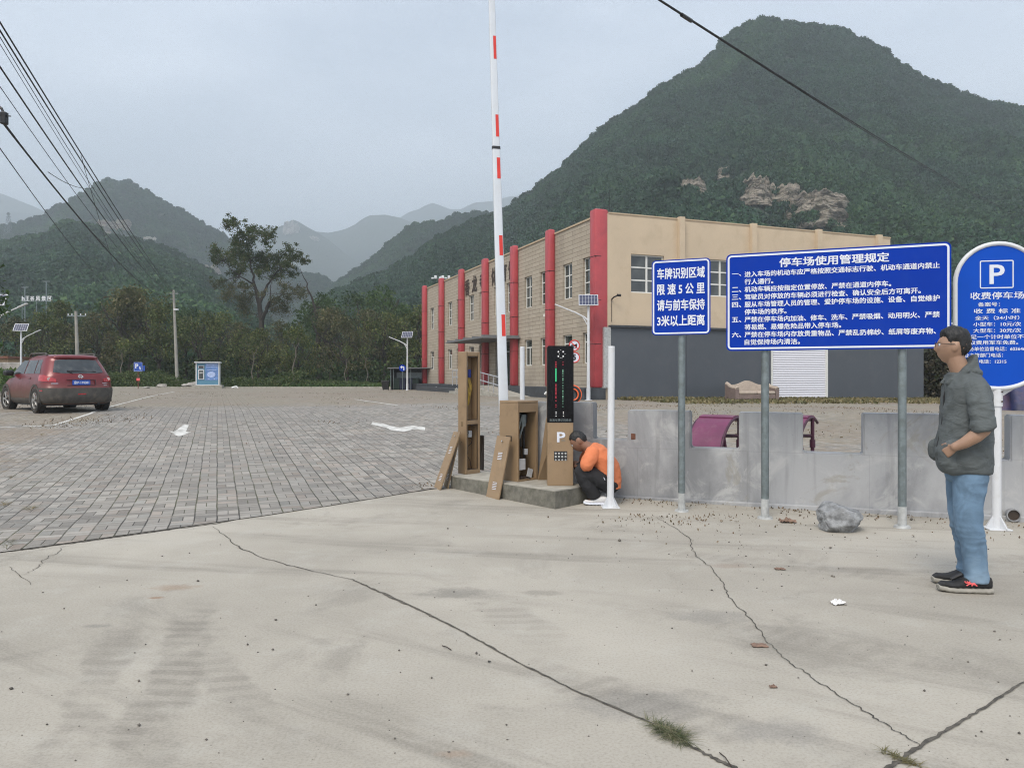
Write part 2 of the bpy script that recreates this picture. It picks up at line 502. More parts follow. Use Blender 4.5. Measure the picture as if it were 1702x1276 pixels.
def mk_white_line():
    t = NT('worn_white_paint'); o = t.obj()
    n = t.noise(o, 5, 6, 0.7); f = t.noise(o, 40, 4, 0.7)
    c = t.mix(t.rng(n, 0.36, 0.60), (0.30, 0.29, 0.26), (0.68, 0.67, 0.63))
    c = t.mix(t.math('MULTIPLY', t.rng(f, 0.45, 0.7), 0.25), c, (0.25, 0.24, 0.22))
    return t.done(c, 0.8)
M['line'] = mk_white_line()

def mk_wall():
    t = NT('wall_concrete'); o = t.obj()
    a = t.noise(t.scale(o, (1, 1, 0.55)), 0.9, 6, 0.62, 0.5); b = t.noise(o, 3.2, 6, 0.66, 0.6); f = t.noise(o, 45, 4, 0.7)
    run = t.noise(t.scale(o, (7, 7, 0.5)), 1.0, 5, 0.6)
    c = t.mix(t.rng(a, 0.36, 0.62), (0.215, 0.220, 0.226), (0.375, 0.380, 0.385))
    c = t.mix(t.math('MULTIPLY', t.rng(b, 0.50, 0.68), 0.7), c, (0.47, 0.47, 0.46))
    c = t.mix(t.math('MULTIPLY', t.rng(run, 0.54, 0.72), 0.32), c, (0.125, 0.125, 0.128))
    c = t.mix(t.math('MULTIPLY', t.rng(t.noise(o, 1.5, 5, 0.7, 1.0), 0.60, 0.68), 0.5), c, (0.26, 0.245, 0.20))
    x, y, z = t.xyz(o)
    # formwork board edges
    edge = t.n('ShaderNodeTexBrick'); t.l(t.scale(o, 1.0, (RAD(90), 0, 0)), edge.inputs['Vector'])
    edge.inputs['Color1'].default_value = edge.inputs['Color2'].default_value = (0, 0, 0, 1); edge.inputs['Mortar'].default_value = (1, 1, 1, 1)
    edge.inputs['Scale'].default_value = 1.0; edge.inputs['Brick Width'].default_value = 1.22; edge.inputs['Row Height'].default_value = 0.61; edge.inputs['Mortar Size'].default_value = 0.003
    c = t.mix(t.math('MULTIPLY', edge.outputs['Color'], 0.22), c, (0.12, 0.12, 0.12))
    pit = t.rng(t.vor(o, 16), 0.04, 0.10, 1.0, 0.0)
    c = t.mix(t.math('MULTIPLY', pit, 0.35), c, (0.10, 0.10, 0.10))
    nb = t.bump(t.math('ADD', f, t.math('MULTIPLY', b, 1.5)), 0.3, 0.006)
    return t.done(c, 0.85, nb)
M['wall'] = mk_wall()
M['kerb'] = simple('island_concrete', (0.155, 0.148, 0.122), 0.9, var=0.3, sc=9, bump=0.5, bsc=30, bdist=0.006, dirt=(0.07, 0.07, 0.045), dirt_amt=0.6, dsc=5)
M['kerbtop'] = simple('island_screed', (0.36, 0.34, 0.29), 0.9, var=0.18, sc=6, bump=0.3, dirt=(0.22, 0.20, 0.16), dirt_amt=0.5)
M['tan'] = simple('tan_powder_coat', (0.300, 0.207, 0.120), 0.42, metal=0.12, var=0.05, sc=3, bump=0.06, bsc=300, bdist=0.001, dirt=(0.15, 0.105, 0.06), dirt_amt=0.35, dsc=4)
M['taned'] = simple('tan_inner_steel', (0.19, 0.130, 0.068), 0.5, metal=0.25, var=0.2)
M['dark'] = simple('dark_plastic', (0.014, 0.014, 0.015), 0.45, var=0.2)
M['blackglass'] = simple('black_acrylic', (0.003, 0.003, 0.004), 0.22, var=0.1, spec=0.22)
M['white'] = simple('white_paint', (0.62, 0.635, 0.65), 0.38, var=0.03, sc=4, dirt=(0.45, 0.44, 0.40), dirt_amt=0.35, dsc=7)
M['boom'] = simple('white_boom_aluminium', (0.60, 0.635, 0.67), 0.35, var=0.03, sc=3, dirt=(0.55, 0.56, 0.56), dirt_amt=0.3, dsc=9)
M['redfilm'] = simple('red_reflective_film', (0.62, 0.035, 0.022), 0.4, var=0.06)
M['galv'] = simple('galvanised_steel', (0.20, 0.235, 0.24), 0.42, metal=0.55, var=0.16, sc=18, dirt=(0.13, 0.14, 0.13), dirt_amt=0.4, dsc=8)
M['galvlow'] = simple('cement_splashed_steel', (0.42, 0.43, 0.42), 0.7, metal=0.1, var=0.2, sc=14)
M['blue'] = simple('blue_sign_film', (0.0010, 0.034, 0.330), 0.60, var=0.05, sc=2, dirt=(0.012, 0.05, 0.32), dirt_amt=0.3, dsc=3, spec=0.12)
M['blue2'] = simple('bright_blue_sign_film', (0.003, 0.066, 0.44), 0.55, var=0.06, sc=1.5, spec=0.15)
M['signwhite'] = simple('white_sign_film', (0.66, 0.69, 0.76), 0.4, var=0.03)
M['signback'] = simple('sign_aluminium', (0.34, 0.35, 0.36), 0.4, metal=0.6)
M['gray'] = simple('grey_cladding', (0.070, 0.080, 0.092), 0.55, var=0.05, sc=1.2, dirt=(0.095, 0.10, 0.11), dirt_amt=0.4, dsc=1.1)
M['stucco'] = simple('beige_render', (0.545, 0.44, 0.312), 0.85, var=0.05, sc=0.7, bump=0.15, bsc=30, dirt=(0.42, 0.33, 0.22), dirt_amt=0.35, dsc=1.0)
M['stuccodk'] = simple('beige_render_side', (0.46, 0.36, 0.245), 0.85, var=0.05)
M['pillar'] = simple('red_pillar_panel', (0.405, 0.058, 0.066), 0.42, var=0.07, sc=2, dirt=(0.25, 0.04, 0.05), dirt_amt=0.4, dsc=1.2)
M['seam'] = simple('dark_seam', (0.03, 0.012, 0.014), 0.7)
M['frame'] = simple('white_window_frame', (0.66, 0.66, 0.62), 0.4, var=0.05)
M['plinth'] = simple('dark_plinth_stone', (0.045, 0.050, 0.056), 0.6, var=0.4, sc=4, bump=0.3, bsc=12, bdist=0.01)
def mk_glass():
    t = NT('window_glass'); o = t.obj()
    n = t.noise(o, 1.2, 3, 0.5)
    c = t.mix(t.rng(n, 0.35, 0.65), (0.020, 0.026, 0.024), (0.060, 0.068, 0.064))
    t.b.inputs['Specular IOR Level'].default_value = 0.7
    return t.done(c, 0.06, t.bump(t.noise(o, 0.8, 2, 0.5), 0.04, 0.05))
M['glass'] = mk_glass()
def mk_brick():
    t = NT('split_face_stone'); o = t.obj()
    cm = t.n('ShaderNodeCombineXYZ'); x, y, z = t.xyz(o)
    t.l(y, cm.inputs[0]); t.l(z, cm.inputs[1])
    br = t.n('ShaderNodeTexBrick'); t.l(cm.outputs[0], br.inputs['Vector'])
    br.inputs['Scale'].default_value = 1.0; br.inputs['Brick Width'].default_value = 0.95; br.inputs['Row Height'].default_value = 0.20
    br.inputs['Mortar Size'].default_value = 0.009; br.inputs['Mortar Smooth'].default_value = 0.3; br.inputs['Bias'].default_value = 0.0
    br.inputs['Color1'].default_value = (0.375, 0.322, 0.248, 1); br.inputs['Color2'].default_value = (0.425, 0.367, 0.288, 1); br.inputs['Mortar'].default_value = (0.16, 0.132, 0.10, 1)
    n = t.noise(o, 7, 5, 0.65); c = t.mix(t.math('MULTIPLY', t.rng(n, 0.4, 0.7), 0.22), br.outputs['Color'], (0.30, 0.26, 0.20))
    c = t.mix(t.math('MULTIPLY', t.rng(t.noise(t.scale(o, (1, 1, 0.25)), 0.8, 5, 0.6), 0.52, 0.72), 0.3), c, (0.17, 0.15, 0.12))
    h = t.math('SUBTRACT', t.math('MULTIPLY', n, 0.6), br.outputs['Fac'])
    return t.done(c, 0.9, t.bump(h, 0.8, 0.02))
M['brick'] = mk_brick()
def mk_shutter():
    t = NT('white_roller_slats'); o = t.obj(); x, y, z = t.xyz(o)
    w = t.n('ShaderNodeTexWave', wave_type='BANDS', bands_direction='Z', wave_profile='SIN'); w.inputs['Scale'].default_value = 2.9; t.l(o, w.inputs['Vector'])
    c = t.mix(t.math('MULTIPLY', t.rng(w.outputs['Fac'], 0.25, 0.0), 0.15), (0.72, 0.72, 0.76), (0.38, 0.38, 0.43))
    return t.done(c, 0.5, t.bump(w.outputs['Fac'], 0.7, 0.03))
M['shutter'] = mk_shutter()
# vegetation
def mk_leaf(name, cols, rough=0.6, trans=0.25, clump=0.5):
    t = NT(name); o = t.obj()
    g = t.n('ShaderNodeNewGeometry')
    oi = t.n('ShaderNodeObjectInfo')
    r = g.outputs['Random Per Island']
    ramp = t.n('ShaderNodeValToRGB'); t.l(r, ramp.inputs[0])
    el = ramp.color_ramp.elements
    while len(el) > 1: el.remove(el[-1])
    el[0].position = 0; el[0].color = (*cols[0], 1)
    for i, c in enumerate(cols[1:], 1):
        e = el.new(i / (len(cols) - 1)); e.color = (*c, 1)
    n = t.noise(g.outputs['Position'], clump, 3, 0.6)
    c = t.mix(t.rng(n, 0.35, 0.65), ramp.outputs[0], t.mix(1.0, ramp.outputs[0], (0.50, 0.58, 0.52), 'MULTIPLY'))
    c = t.mix(t.math('MULTIPLY', oi.outputs['Random'], 0.6), c, t.mix(1.0, c, (1.15, 1.08, 0.85), 'MULTIPLY'))
    t.put(t.b.inputs['Base Color'], c); t.b.inputs['Roughness'].default_value = rough
    t.b.inputs['Specular IOR Level'].default_value = 0.25
    tr = t.n('ShaderNodeBsdfTranslucent'); t.l(c, tr.inputs[0])
    mx = t.n('ShaderNodeMixShader'); mx.inputs[0].default_value = trans
    t.l(t.b.outputs[0], mx.inputs[1]); t.l(tr.outputs[0], mx.inputs[2]); t.l(mx.outputs[0], t.out.inputs['Surface'])
    return t.m
M['leaf'] = mk_leaf('autumn_leaves', [(0.046, 0.072, 0.025), (0.112, 0.146, 0.046), (0.070, 0.100, 0.032), (0.140, 0.130, 0.056), (0.088, 0.120, 0.038), (0.26, 0.27, 0.10)])
M['leafdark'] = mk_leaf('dark_green_leaves', [(0.028, 0.060, 0.024), (0.066, 0.110, 0.040), (0.042, 0.078, 0.030), (0.115, 0.150, 0.060)])
M['leafbrown'] = mk_leaf('brown_green_leaves', [(0.066, 0.074, 0.034), (0.130, 0.128, 0.060), (0.080, 0.100, 0.040), (0.155, 0.130, 0.075), (0.21, 0.20, 0.105)])
M['leafmix'] = mk_leaf('green_and_brown_leaves', [(0.034, 0.070, 0.026), (0.080, 0.120, 0.042), (0.050, 0.086, 0.030), (0.130, 0.115, 0.055), (0.060, 0.096, 0.034), (0.17, 0.18, 0.075)])
M['leafgreen'] = mk_leaf('fresh_green_leaves', [(0.045, 0.092, 0.024), (0.080, 0.138, 0.038), (0.060, 0.108, 0.030), (0.115, 0.155, 0.052)])
M['shrub'] = mk_leaf('undergrowth_leaves', [(0.042, 0.076, 0.024), (0.088, 0.128, 0.038), (0.062, 0.100, 0.030), (0.165, 0.175, 0.075)], clump=0.8)
M['dryshrub'] = mk_leaf('dry_vine_stems', [(0.080, 0.070, 0.052), (0.12, 0.105, 0.078), (0.060, 0.056, 0.040), (0.045, 0.055, 0.026)], clump=2.5, trans=0.1)
def mk_leaf_patchy(*a, **k):
    m = mk_leaf(*a, **k); nt = m.node_tree; b = [q for q in nt.nodes if q.type == 'BSDF_PRINCIPLED'][0]; src = b.inputs['Base Color'].links[0].from_socket
    g = nt.nodes.new('ShaderNodeNewGeometry'); n = nt.nodes.new('ShaderNodeTexNoise'); n.inputs['Scale'].default_value = .011; n.inputs['Detail'].default_value = 5; nt.links.new(g.outputs['Position'], n.inputs['Vector'])
    r = nt.nodes.new('ShaderNodeMapRange'); r.inputs[1].default_value = .5; r.inputs[2].default_value = .68; nt.links.new(n.outputs['Fac'], r.inputs[0])
    x = nt.nodes.new('ShaderNodeMix'); x.data_type = 'RGBA'; x.blend_type = 'MULTIPLY'; x.inputs[7].default_value = (1.75, 1.55, 0.95, 1); nt.links.new(r.outputs[0], x.inputs[0]); nt.links.new(src, x.inputs[6]); nt.links.new(x.outputs[2], b.inputs['Base Color'])
    return m
M['hillleaf'] = mk_leaf_patchy('hillside_leaves', [(0.010, 0.038, 0.020), (0.028, 0.082, 0.038), (0.016, 0.052, 0.027), (0.062, 0.122, 0.050)], clump=0.028, trans=0.15)
M['drygrass'] = mk_leaf('dry_grass_blades', [(0.24, 0.19, 0.105), (0.19, 0.165, 0.08), (0.30, 0.245, 0.15), (0.14, 0.14, 0.06)], clump=1.0, trans=0.2)
M['tuft'] = mk_leaf('green_grass_blades', [(0.080, 0.100, 0.040), (0.150, 0.158, 0.080), (0.30, 0.26, 0.17), (0.10, 0.118, 0.05)], clump=20, trans=0.2)
M['litter'] = mk_leaf('fallen_leaves', [(0.16, 0.105, 0.068), (0.24, 0.175, 0.12), (0.11, 0.08, 0.058), (0.30, 0.24, 0.17)], clump=3, trans=0.05)
M['bark'] = simple('tree_bark', (0.040, 0.034, 0.027), 0.95, var=0.35, sc=8, bump=0.6, bsc=20, bdist=0.03)
M['palebark'] = simple('pale_tree_bark', (0.13, 0.115, 0.09), 0.95, var=0.3, sc=8, bump=0.4, bsc=20, bdist=0.02)
def mk_hill(name, a, b, c_, sc):
    t = NT(name); o = t.obj()
    n1 = t.noise(o, sc * 0.25, 6, 0.62); n2 = t.noise(o, sc * 2.2, 6, 0.7); n3 = t.vor(o, sc * 9)
    c = t.mix(t.rng(n1, 0.38, 0.62), a, b)
    c = t.mix(t.math('MULTIPLY', t.rng(n2, 0.50, 0.70), 0.6), c, c_)
    return t.done(c, 0.95, t.bump(t.math('ADD', n2, t.math('MULTIPLY', n3, 0.7)), 1.0, 2.5))
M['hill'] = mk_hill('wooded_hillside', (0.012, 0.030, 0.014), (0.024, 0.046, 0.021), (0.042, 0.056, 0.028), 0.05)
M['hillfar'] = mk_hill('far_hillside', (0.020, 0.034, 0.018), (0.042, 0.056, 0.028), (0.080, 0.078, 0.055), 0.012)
def mk_cliff():
    t = NT('layered_cliff_rock'); o = t.obj()
    s = t.scale(o, (0.12, 0.12, 1.4), (0.10, 0.22, 0))
    n = t.noise(s, 1.0, 6, 0.68, 0.3); b = t.noise(o, 0.5, 6, 0.7)
    c = t.mix(t.rng(n, 0.35, 0.62), (0.100, 0.084, 0.062), (0.36, 0.308, 0.24))
    c = t.mix(t.math('MULTIPLY', t.rng(b, 0.5, 0.64), 0.8), c, (0.055, 0.06, 0.03))
    return t.done(c, 0.95, t.bump(t.math('ADD', n, b), 1.0, 0.8))
M['cliff'] = mk_cliff()
M['cliffpale'] = simple('pale_quarry_rock', (0.40, 0.37, 0.33), 0.95, var=0.4, sc=0.06, bump=0.8, bsc=0.1, bdist=2)
M['rock'] = simple('grey_limestone', (0.215, 0.220, 0.222), 0.85, var=0.5, sc=9, bump=0.7, bsc=26, bdist=0.02, dirt=(0.30, 0.31, 0.31), dirt_amt=0.5, dsc=7)
M['crack'] = simple('crack_soil', (0.075, 0.067, 0.055), 0.95, var=0.5, sc=30)
M['crackfill'] = simple('joint_filler', (0.085, 0.076, 0.062), 0.9, var=0.5, sc=22)
M['wire'] = simple('black_cable', (0.010, 0.010, 0.011), 0.6)
M['poleconc'] = simple('concrete_pole', (0.30, 0.285, 0.25), 0.9, var=0.15, sc=2)
# vehicle
def mk_car():
    t = NT('dusty_red_car_paint'); o = t.obj(); x, y, z = t.xyz(o)
    n = t.noise(o, 4, 6, 0.65); f = t.noise(o, 30, 4, 0.7)
    low = t.rng(t.math('ADD', z, t.math('MULTIPLY', t.math('SUBTRACT', n, 0.5), 0.35)), 0.38, 0.95, 1.0, 0.0)
    d = t.math('MULTIPLY', t.math('ADD', t.math('MULTIPLY', low, 0.80), 0.05), t.rng(f, 0.2, 0.7, 0.75, 1.0))
    c = t.mix(d, (0.150, 0.006, 0.010), (0.095, 0.068, 0.046))
    t.b.inputs['Coat Weight'].default_value = 0.3; t.b.inputs['Coat Roughness'].default_value = 0.15
    return t.done(c, t.rng(low, 0, 1, 0.32, 0.8), None, 0.15)
M['car'] = mk_car()
M['carplastic'] = simple('dusty_grey_bumper', (0.060, 0.055, 0.048), 0.75, var=0.3, sc=6, dirt=(0.13, 0.11, 0.085), dirt_amt=0.6, dsc=4)
M['tyre'] = simple('dusty_tyre', (0.026, 0.024, 0.021), 0.9, var=0.3, sc=10, dirt=(0.09, 0.075, 0.055), dirt_amt=0.6, dsc=6)
M['rim'] = simple('alloy_rim', (0.36, 0.35, 0.33), 0.4, metal=0.7, var=0.2, dirt=(0.12, 0.1, 0.075), dirt_amt=0.6, dsc=9)
M['carglass'] = simple('tinted_car_glass', (0.030, 0.036, 0.040), 0.10, var=0.2, dirt=(0.10, 0.10, 0.095), dirt_amt=0.5, dsc=3, spec=0.7)
M['taillight'] = simple('red_lamp_lens', (0.36, 0.012, 0.016), 0.12, var=0.25, sc=14, coat=0.6)
M['lenswhite'] = simple('clear_lamp_lens', (0.55, 0.42, 0.40), 0.15, var=0.2, sc=30)
M['chrome'] = simple('chrome', (0.72, 0.72, 0.72), 0.15, metal=1.0, var=0.04)
M['platebl'] = simple('blue_plate', (0.012, 0.075, 0.40), 0.4, var=0.06)
# people
M['skin'] = simple('skin', (0.320, 0.195, 0.130), 0.5, var=0.09, sc=14, bump=0.08, bsc=120, bdist=0.001)
M['skin2'] = simple('tanned_skin', (0.215, 0.110, 0.068), 0.5, var=0.1, sc=14)
def mk_hair():
    t = NT('short_black_hair'); o = t.obj()
    n = t.noise(t.scale(o, (90, 90, 30)), 1.0, 3, 0.6)
    return t.done(t.mix(n, (0.003, 0.003, 0.003), (0.013, 0.0125, 0.012)), 0.55, t.bump(n, 0.9, 0.006))
M['hair'] = mk_hair()
def cloth(name, col, fold=0.5, sc=9, weave=260, var=0.15, lite=None):
    t = NT(name); o = t.obj()
    n = t.noise(o, sc, 4, 0.6, 0.6); m_ = t.noise(o, sc * 0.35, 4, 0.6); w = t.noise(o, weave, 2, 0.5)
    c = t.mix(t.rng(n, 0.3, 0.7), tuple(q * (1 - var) for q in col), tuple(q * (1 + var) for q in col))
    if lite is not None: c = t.mix(t.math('MULTIPLY', t.rng(m_, 0.42, 0.66), 0.7), c, lite)
    nb = t.bump(t.noise(t.scale(o, (1, 1, 2.2)), sc * 1.3, 3, 0.55, 1.0), fold, 0.03)
    return t.done(c, 0.85, t.bump(w, 0.15, 0.002, nb))
M['jacket'] = cloth('grey_jacket_cloth', (0.084, 0.096, 0.097), 0.45, 6)
M['denim'] = cloth('faded_blue_denim', (0.115, 0.190, 0.275), 0.14, 6, 320, 0.2, (0.235, 0.330, 0.420))
M['orange'] = cloth('orange_shirt_cloth', (0.64, 0.195, 0.082), 0.32, 6, 300, 0.06)
M['blackcloth'] = cloth('black_trouser_cloth', (0.014, 0.014, 0.016), 0.2, 6)
M['innershirt'] = cloth('dark_inner_shirt', (0.075, 0.070, 0.078), 0.3, 9)
M['shoeblack'] = simple('black_shoe_mesh', (0.018, 0.018, 0.019), 0.8, var=0.35, sc=60, bump=0.4, bsc=200)
M['sole'] = simple('grey_rubber_sole', (0.30, 0.285, 0.245), 0.8, var=0.12, sc=20)
M['pink'] = simple('coral_trim', (0.80, 0.13, 0.13), 0.5, var=0.05)
M['shoewhite'] = simple('white_shoe_leather', (0.68, 0.67, 0.66), 0.55, var=0.08, sc=20)
# odds and ends
M['purple'] = simple('purple_plastic_slats', (0.150, 0.030, 0.082), 0.5, var=0.16, sc=3, dirt=(0.19, 0.08, 0.115), dirt_amt=0.5, dsc=5)
M['purpledk'] = simple('dark_purple_steel', (0.055, 0.012, 0.030), 0.5, var=0.2)
M['rust'] = simple('rusty_steel', (0.055, 0.038, 0.032), 0.85, var=0.4, sc=30)
M['sofa'] = simple('pinkish_beige_upholstery', (0.40, 0.335, 0.275), 0.9, var=0.1, sc=8, bump=0.2, bsc=30)
M['sofaside'] = simple('mauve_upholstery', (0.185, 0.140, 0.125), 0.9, var=0.15, sc=8)
M['panel'] = simple('solar_cells', (0.035, 0.040, 0.080), 0.18, var=0.2, sc=5, spec=0.7)
M['panelfr'] = simple('panel_frame_aluminium', (0.50, 0.51, 0.53), 0.4, metal=0.5)
M['kioskblue'] = simple('water_kiosk_blue', (0.095, 0.24, 0.34), 0.45, var=0.06)
M['kioskposter'] = simple('kiosk_poster_blue', (0.13, 0.24, 0.50), 0.4, var=0.25, sc=3)
M['kioskpale'] = simple('kiosk_pale_print', (0.42, 0.52, 0.76), 0.4, var=0.15, sc=8)
M['green'] = simple('dark_green_bin', (0.012, 0.030, 0.020), 0.5, var=0.2)
M['navy'] = simple('dark_blue_bin', (0.014, 0.018, 0.050), 0.5, var=0.2)
M['orangecr'] = simple('orange_rubber', (0.80, 0.14, 0.035), 0.5, var=0.1)
M['brickred'] = simple('old_red_brick', (0.16, 0.068, 0.042), 0.9, var=0.4, sc=25, bump=0.4)
M['paper'] = simple('white_paper', (0.78, 0.77, 0.75), 0.8)
M['card'] = simple('brown_shard', (0.20, 0.13, 0.095), 0.9, var=0.25, sc=20)
M['tarp'] = simple('dark_blue_sheet', (0.016, 0.022, 0.085), 0.5, var=0.6, sc=2.2, dirt=(0.16, 0.085, 0.10), dirt_amt=0.5, dsc=1.8)
M['ochre'] = simple('ochre_plaster', (0.40, 0.29, 0.18), 0.9, var=0.1)
M['roofgrey'] = simple('grey_roof_sheet', (0.16, 0.165, 0.17), 0.7, var=0.15)
M['stonewall'] = simple('pale_stone_wall', (0.33, 0.31, 0.28), 0.9, var=0.35, sc=1.8, bump=0.5, bsc=4, bdist=0.05)
M['calli'] = simple('dark_brown_characters', (0.045, 0.032, 0.022), 0.6)
M['yellowwire'] = simple('yellow_cable', (0.55, 0.36, 0.05), 0.5)
M['bluedev'] = simple('blue_breaker', (0.015, 0.035, 0.24), 0.4)
M['greydev'] = simple('pale_grey_device', (0.52, 0.53, 0.54), 0.5, var=0.05)
M['ledg'] = emit('green_led', (0.05, 0.80, 0.32), 0.8)
M['ledw'] = emit('pale_green_led', (0.40, 0.9, 0.60), 0.5)
M['ledr'] = emit('red_led', (0.75, 0.02, 0.06), 0.4)
M['ledo'] = emit('white_dot_glow', (0.85, 0.85, 0.85), 0.6)
# ------------------------------------------------------------------ ground, road, lot
def sheet(name, m, xs, ys_fn, nrow, lift, pw=1.6, rot=0.0):
    """one sheet following the ground; ys_fn(x) gives its near and far edge"""
    V = []; 
    for j in range(nrow + 1):
        t = (j / nrow) ** pw
        for x in xs:
            a, b = ys_fn(x); y = a + (b - a) * t
            V.append((x, y, zg(x, y) + lift))
    w = len(xs)
    F = np.array([(j * w + i, j * w + i + 1, (j + 1) * w + i + 1, (j + 1) * w + i) for j in range(nrow) for i in range(w - 1)], np.int32)
    V = np.array(V)
    if rot:
        c, s = math.cos(-rot), math.sin(-rot)
        V = np.stack([V[:, 0] * c - V[:, 1] * s, V[:, 0] * s + V[:, 1] * c, V[:, 2]], 1)
    me = np_mesh(name, V, F)
    for p in me.polygons: p.use_smooth = True
    o = from_mesh(name, me, m)
    if rot: o.rotation_euler = (0, 0, rot)
    o['kind'] = 'structure'
    return o

EA, EB = gp(-10, 920), gp(720, 812)
def edge_y(x):
    """near edge of the paved lot"""
    if x <= EB.x: return EA.y + (EB.y - EA.y) * (x - EA.x) / (EB.x - EA.x)
    yw = 9.28 - 0.352 * x + 0.20
    if x < 0.2: return EB.y + (9.45 - EB.y) * (x - EB.x) / (0.2 - EB.x)
    return min(9.45, yw)

xs_fine = sorted(set([-60 + 2.5 * i for i in range(17)] + [-20 + 0.5 * i for i in range(70)] + [15 + 2.5 * i for i in range(15)]))
_gx = sorted(set([-6000, -3500, -2000, -1000, -500, -250, -120, 120, 250, 500, 1000, 2000, 3500, 6000] + [-60 + 5 * i for i in range(25)]))
sheet('ground', M['soil'], _gx, lambda x: (-60.0, 7000.0), 160, -0.06, 3.2)
sheet('road', M['road'], xs_fine, lambda x: (-14.0, max(edge_y(x), 5.0) + 0.35), 70, 0.0, 0.8)
sheet('parking_lot', M['pavers'], xs_fine, lambda x: (edge_y(x), 68.0), 150, 0.008, 1.8, PAV_ROT)

def strip(pts, widths, lift, seed=0, sub=6, jit=0.35):
    """thin irregular sheet along points of the ground"""
    rnd = random.Random(seed)
    P = [gp(*p) for p in pts]; Q = []
    for i in range(len(P) - 1):
        for k in range(sub):
            t = k / sub
            p = P[i].lerp(P[i + 1], t); w = widths[i] + (widths[i + 1] - widths[i]) * t
            Q.append((p, w))
    Q.append((P[-1], widths[-1]))
    mb = MB(); L = []; R = []
    for i, (p, w) in enumerate(Q):
        d = Q[min(i + 1, len(Q) - 1)][0] - Q[max(i - 1, 0)][0]; d.z = 0; d.normalize()
        nrm = Vector((-d.y, d.x, 0))
        c = p + nrm * rnd.uniform(-1, 1) * jit * (0.02 + w)
        a = c + nrm * w * rnd.uniform(0.25, 0.75); b = c - nrm * w * rnd.uniform(0.25, 0.75)
        L.append(Vector((a.x, a.y, zg(a.x, a.y) + lift))); R.append(Vector((b.x, b.y, zg(b.x, b.y) + lift)))
    n = len(Q)
    mb.add(L + R, [(i, n + i, n + i + 1, i + 1) for i in range(n - 1)])
    return mb

def crack(pts, widths, seed, m='crack', name='road_crack', **kw):
    o = strip(pts, widths, 0.004, seed, **kw).build(name, M[m], None)
    o['kind'] = 'structure'
crack([(355, 875), (380, 896), (395, 908), (430, 925), (480, 939), (530, 952), (585, 963)], [.003, .009, .012, .006, .009, .005, .006], 1, jit=0.5)
crack([(585, 963), (640, 988), (700, 1015), (780, 1055), (850, 1095), (960, 1150), (1080, 1200), (1150, 1242), (1220, 1276), (1300, 1320)], [.008, .022, .014, .014, .012, .012, .012, .015, .019, .015], 2, 'crackfill', 'road_joint', sub=12, jit=0.12)
crack([(1088, 858), (1120, 876), (1146, 895), (1150, 912), (1158, 925), (1185, 945), (1205, 975), (1215, 998), (1250, 1030), (1275, 1065), (1310, 1100), (1345, 1122), (1385, 1150), (1450, 1190), (1490, 1215), (1530, 1240)],
      [.003, .005, .007, .006, .007, .006, .007, .006, .006, .005, .006, .006, .006, .007, .006, .004], 3, sub=9, jit=.42)
crack([(2300, 880), (2000, 985), (1760, 1098), (1702, 1133), (1620, 1185), (1530, 1240), (1470, 1280), (1400, 1330)], [.011, .011, .011, .011, .012, .016, .023, .017], 4, 'crackfill', 'road_joint', sub=14, jit=0.12)
crack([(15, 942), (34, 957), (52, 972)], [.002, .006, .002], 5)
crack([(106, 908), (92, 920), (70, 932), (62, 945), (40, 956)], [.003, .006, .004, .006, .002], 6, jit=1.0)
crack([(-5, 919), (120, 903), (240, 886), (360, 870), (480, 846), (600, 830), (725, 812)], [.03, .022, .025, .02, .022, .02, .018], 8, 'crackfill', 'lot_joint', sub=16, jit=0.3)

def paint(pts, w, seed, name='parking_line'):
    rnd = random.Random(seed)
    P = [gp(*p) for p in pts]; mb = MB(); L = []; R = []
    Q = []
    for i in range(len(P) - 1):
        n = max(2, int((P[i + 1] - P[i]).length / 0.25))
        Q += [P[i].lerp(P[i + 1], k / n) for k in range(n)]
    Q.append(P[-1])
    for i, p in enumerate(Q):
        d = Q[min(i + 1, len(Q) - 1)] - Q[max(i - 1, 0)]; d.z = 0; d.normalize(); nr = Vector((-d.y, d.x, 0))
        for lst, s in ((L, 1), (R, -1)):
            q = p + nr * (w / 2 * s * rnd.uniform(0.88, 1.05)); lst.append(Vector((q.x, q.y, zg(q.x, q.y) + 0.014)))
    n = len(Q)
    mb.add(L + R, [(i, n + i, n + i + 1, i + 1) for i in range(n - 1)])
    o = mb.build(name, M['line']); o['kind'] = 'structure'
paint([(-60, 713), (0, 711), (88, 708)], 0.11, 1)
paint([(88, 708), (150, 688), (215, 668), (250, 659), (290, 651)], 0.10, 2)
paint([(0, 688), (40, 686), (75, 685)], 0.10, 3)
paint([(590, 664), (660, 674)], 0.12, 4)
paint([(200, 655), (235, 656)], 0.10, 5)

def arrow_px(poly, name='painted_arrow'):
    P = [gp(*p) for p in poly]
    mb = MB(); n = len(P)
    mb.add([Vector((p.x, p.y, zg(p.x, p.y) + 0.014)) for p in P], [tuple(range(n))])
    o = mb.build(name, M['line']); o['kind'] = 'structure'
arrow_px([(306, 706), (314, 707), (309, 718), (318, 719), (297, 727), (282, 718), (290, 718)])
arrow_px([(617, 706), (619, 702), (636, 705), (652, 709), (664, 711), (684, 708), (707, 711), (706, 716), (688, 714), (672, 718), (650, 716), (640, 711)])

# kerb closing the far side of the lot
kb = MB()
for x0 in range(-44, 8, 2):
    kb.cbox(x0 + 0.01, x0 + 1.99, 68.0, 68.25, 0.40, 0.62, 0.02)
kb.build('kerb', M['kerbtop'])['kind'] = 'structure'

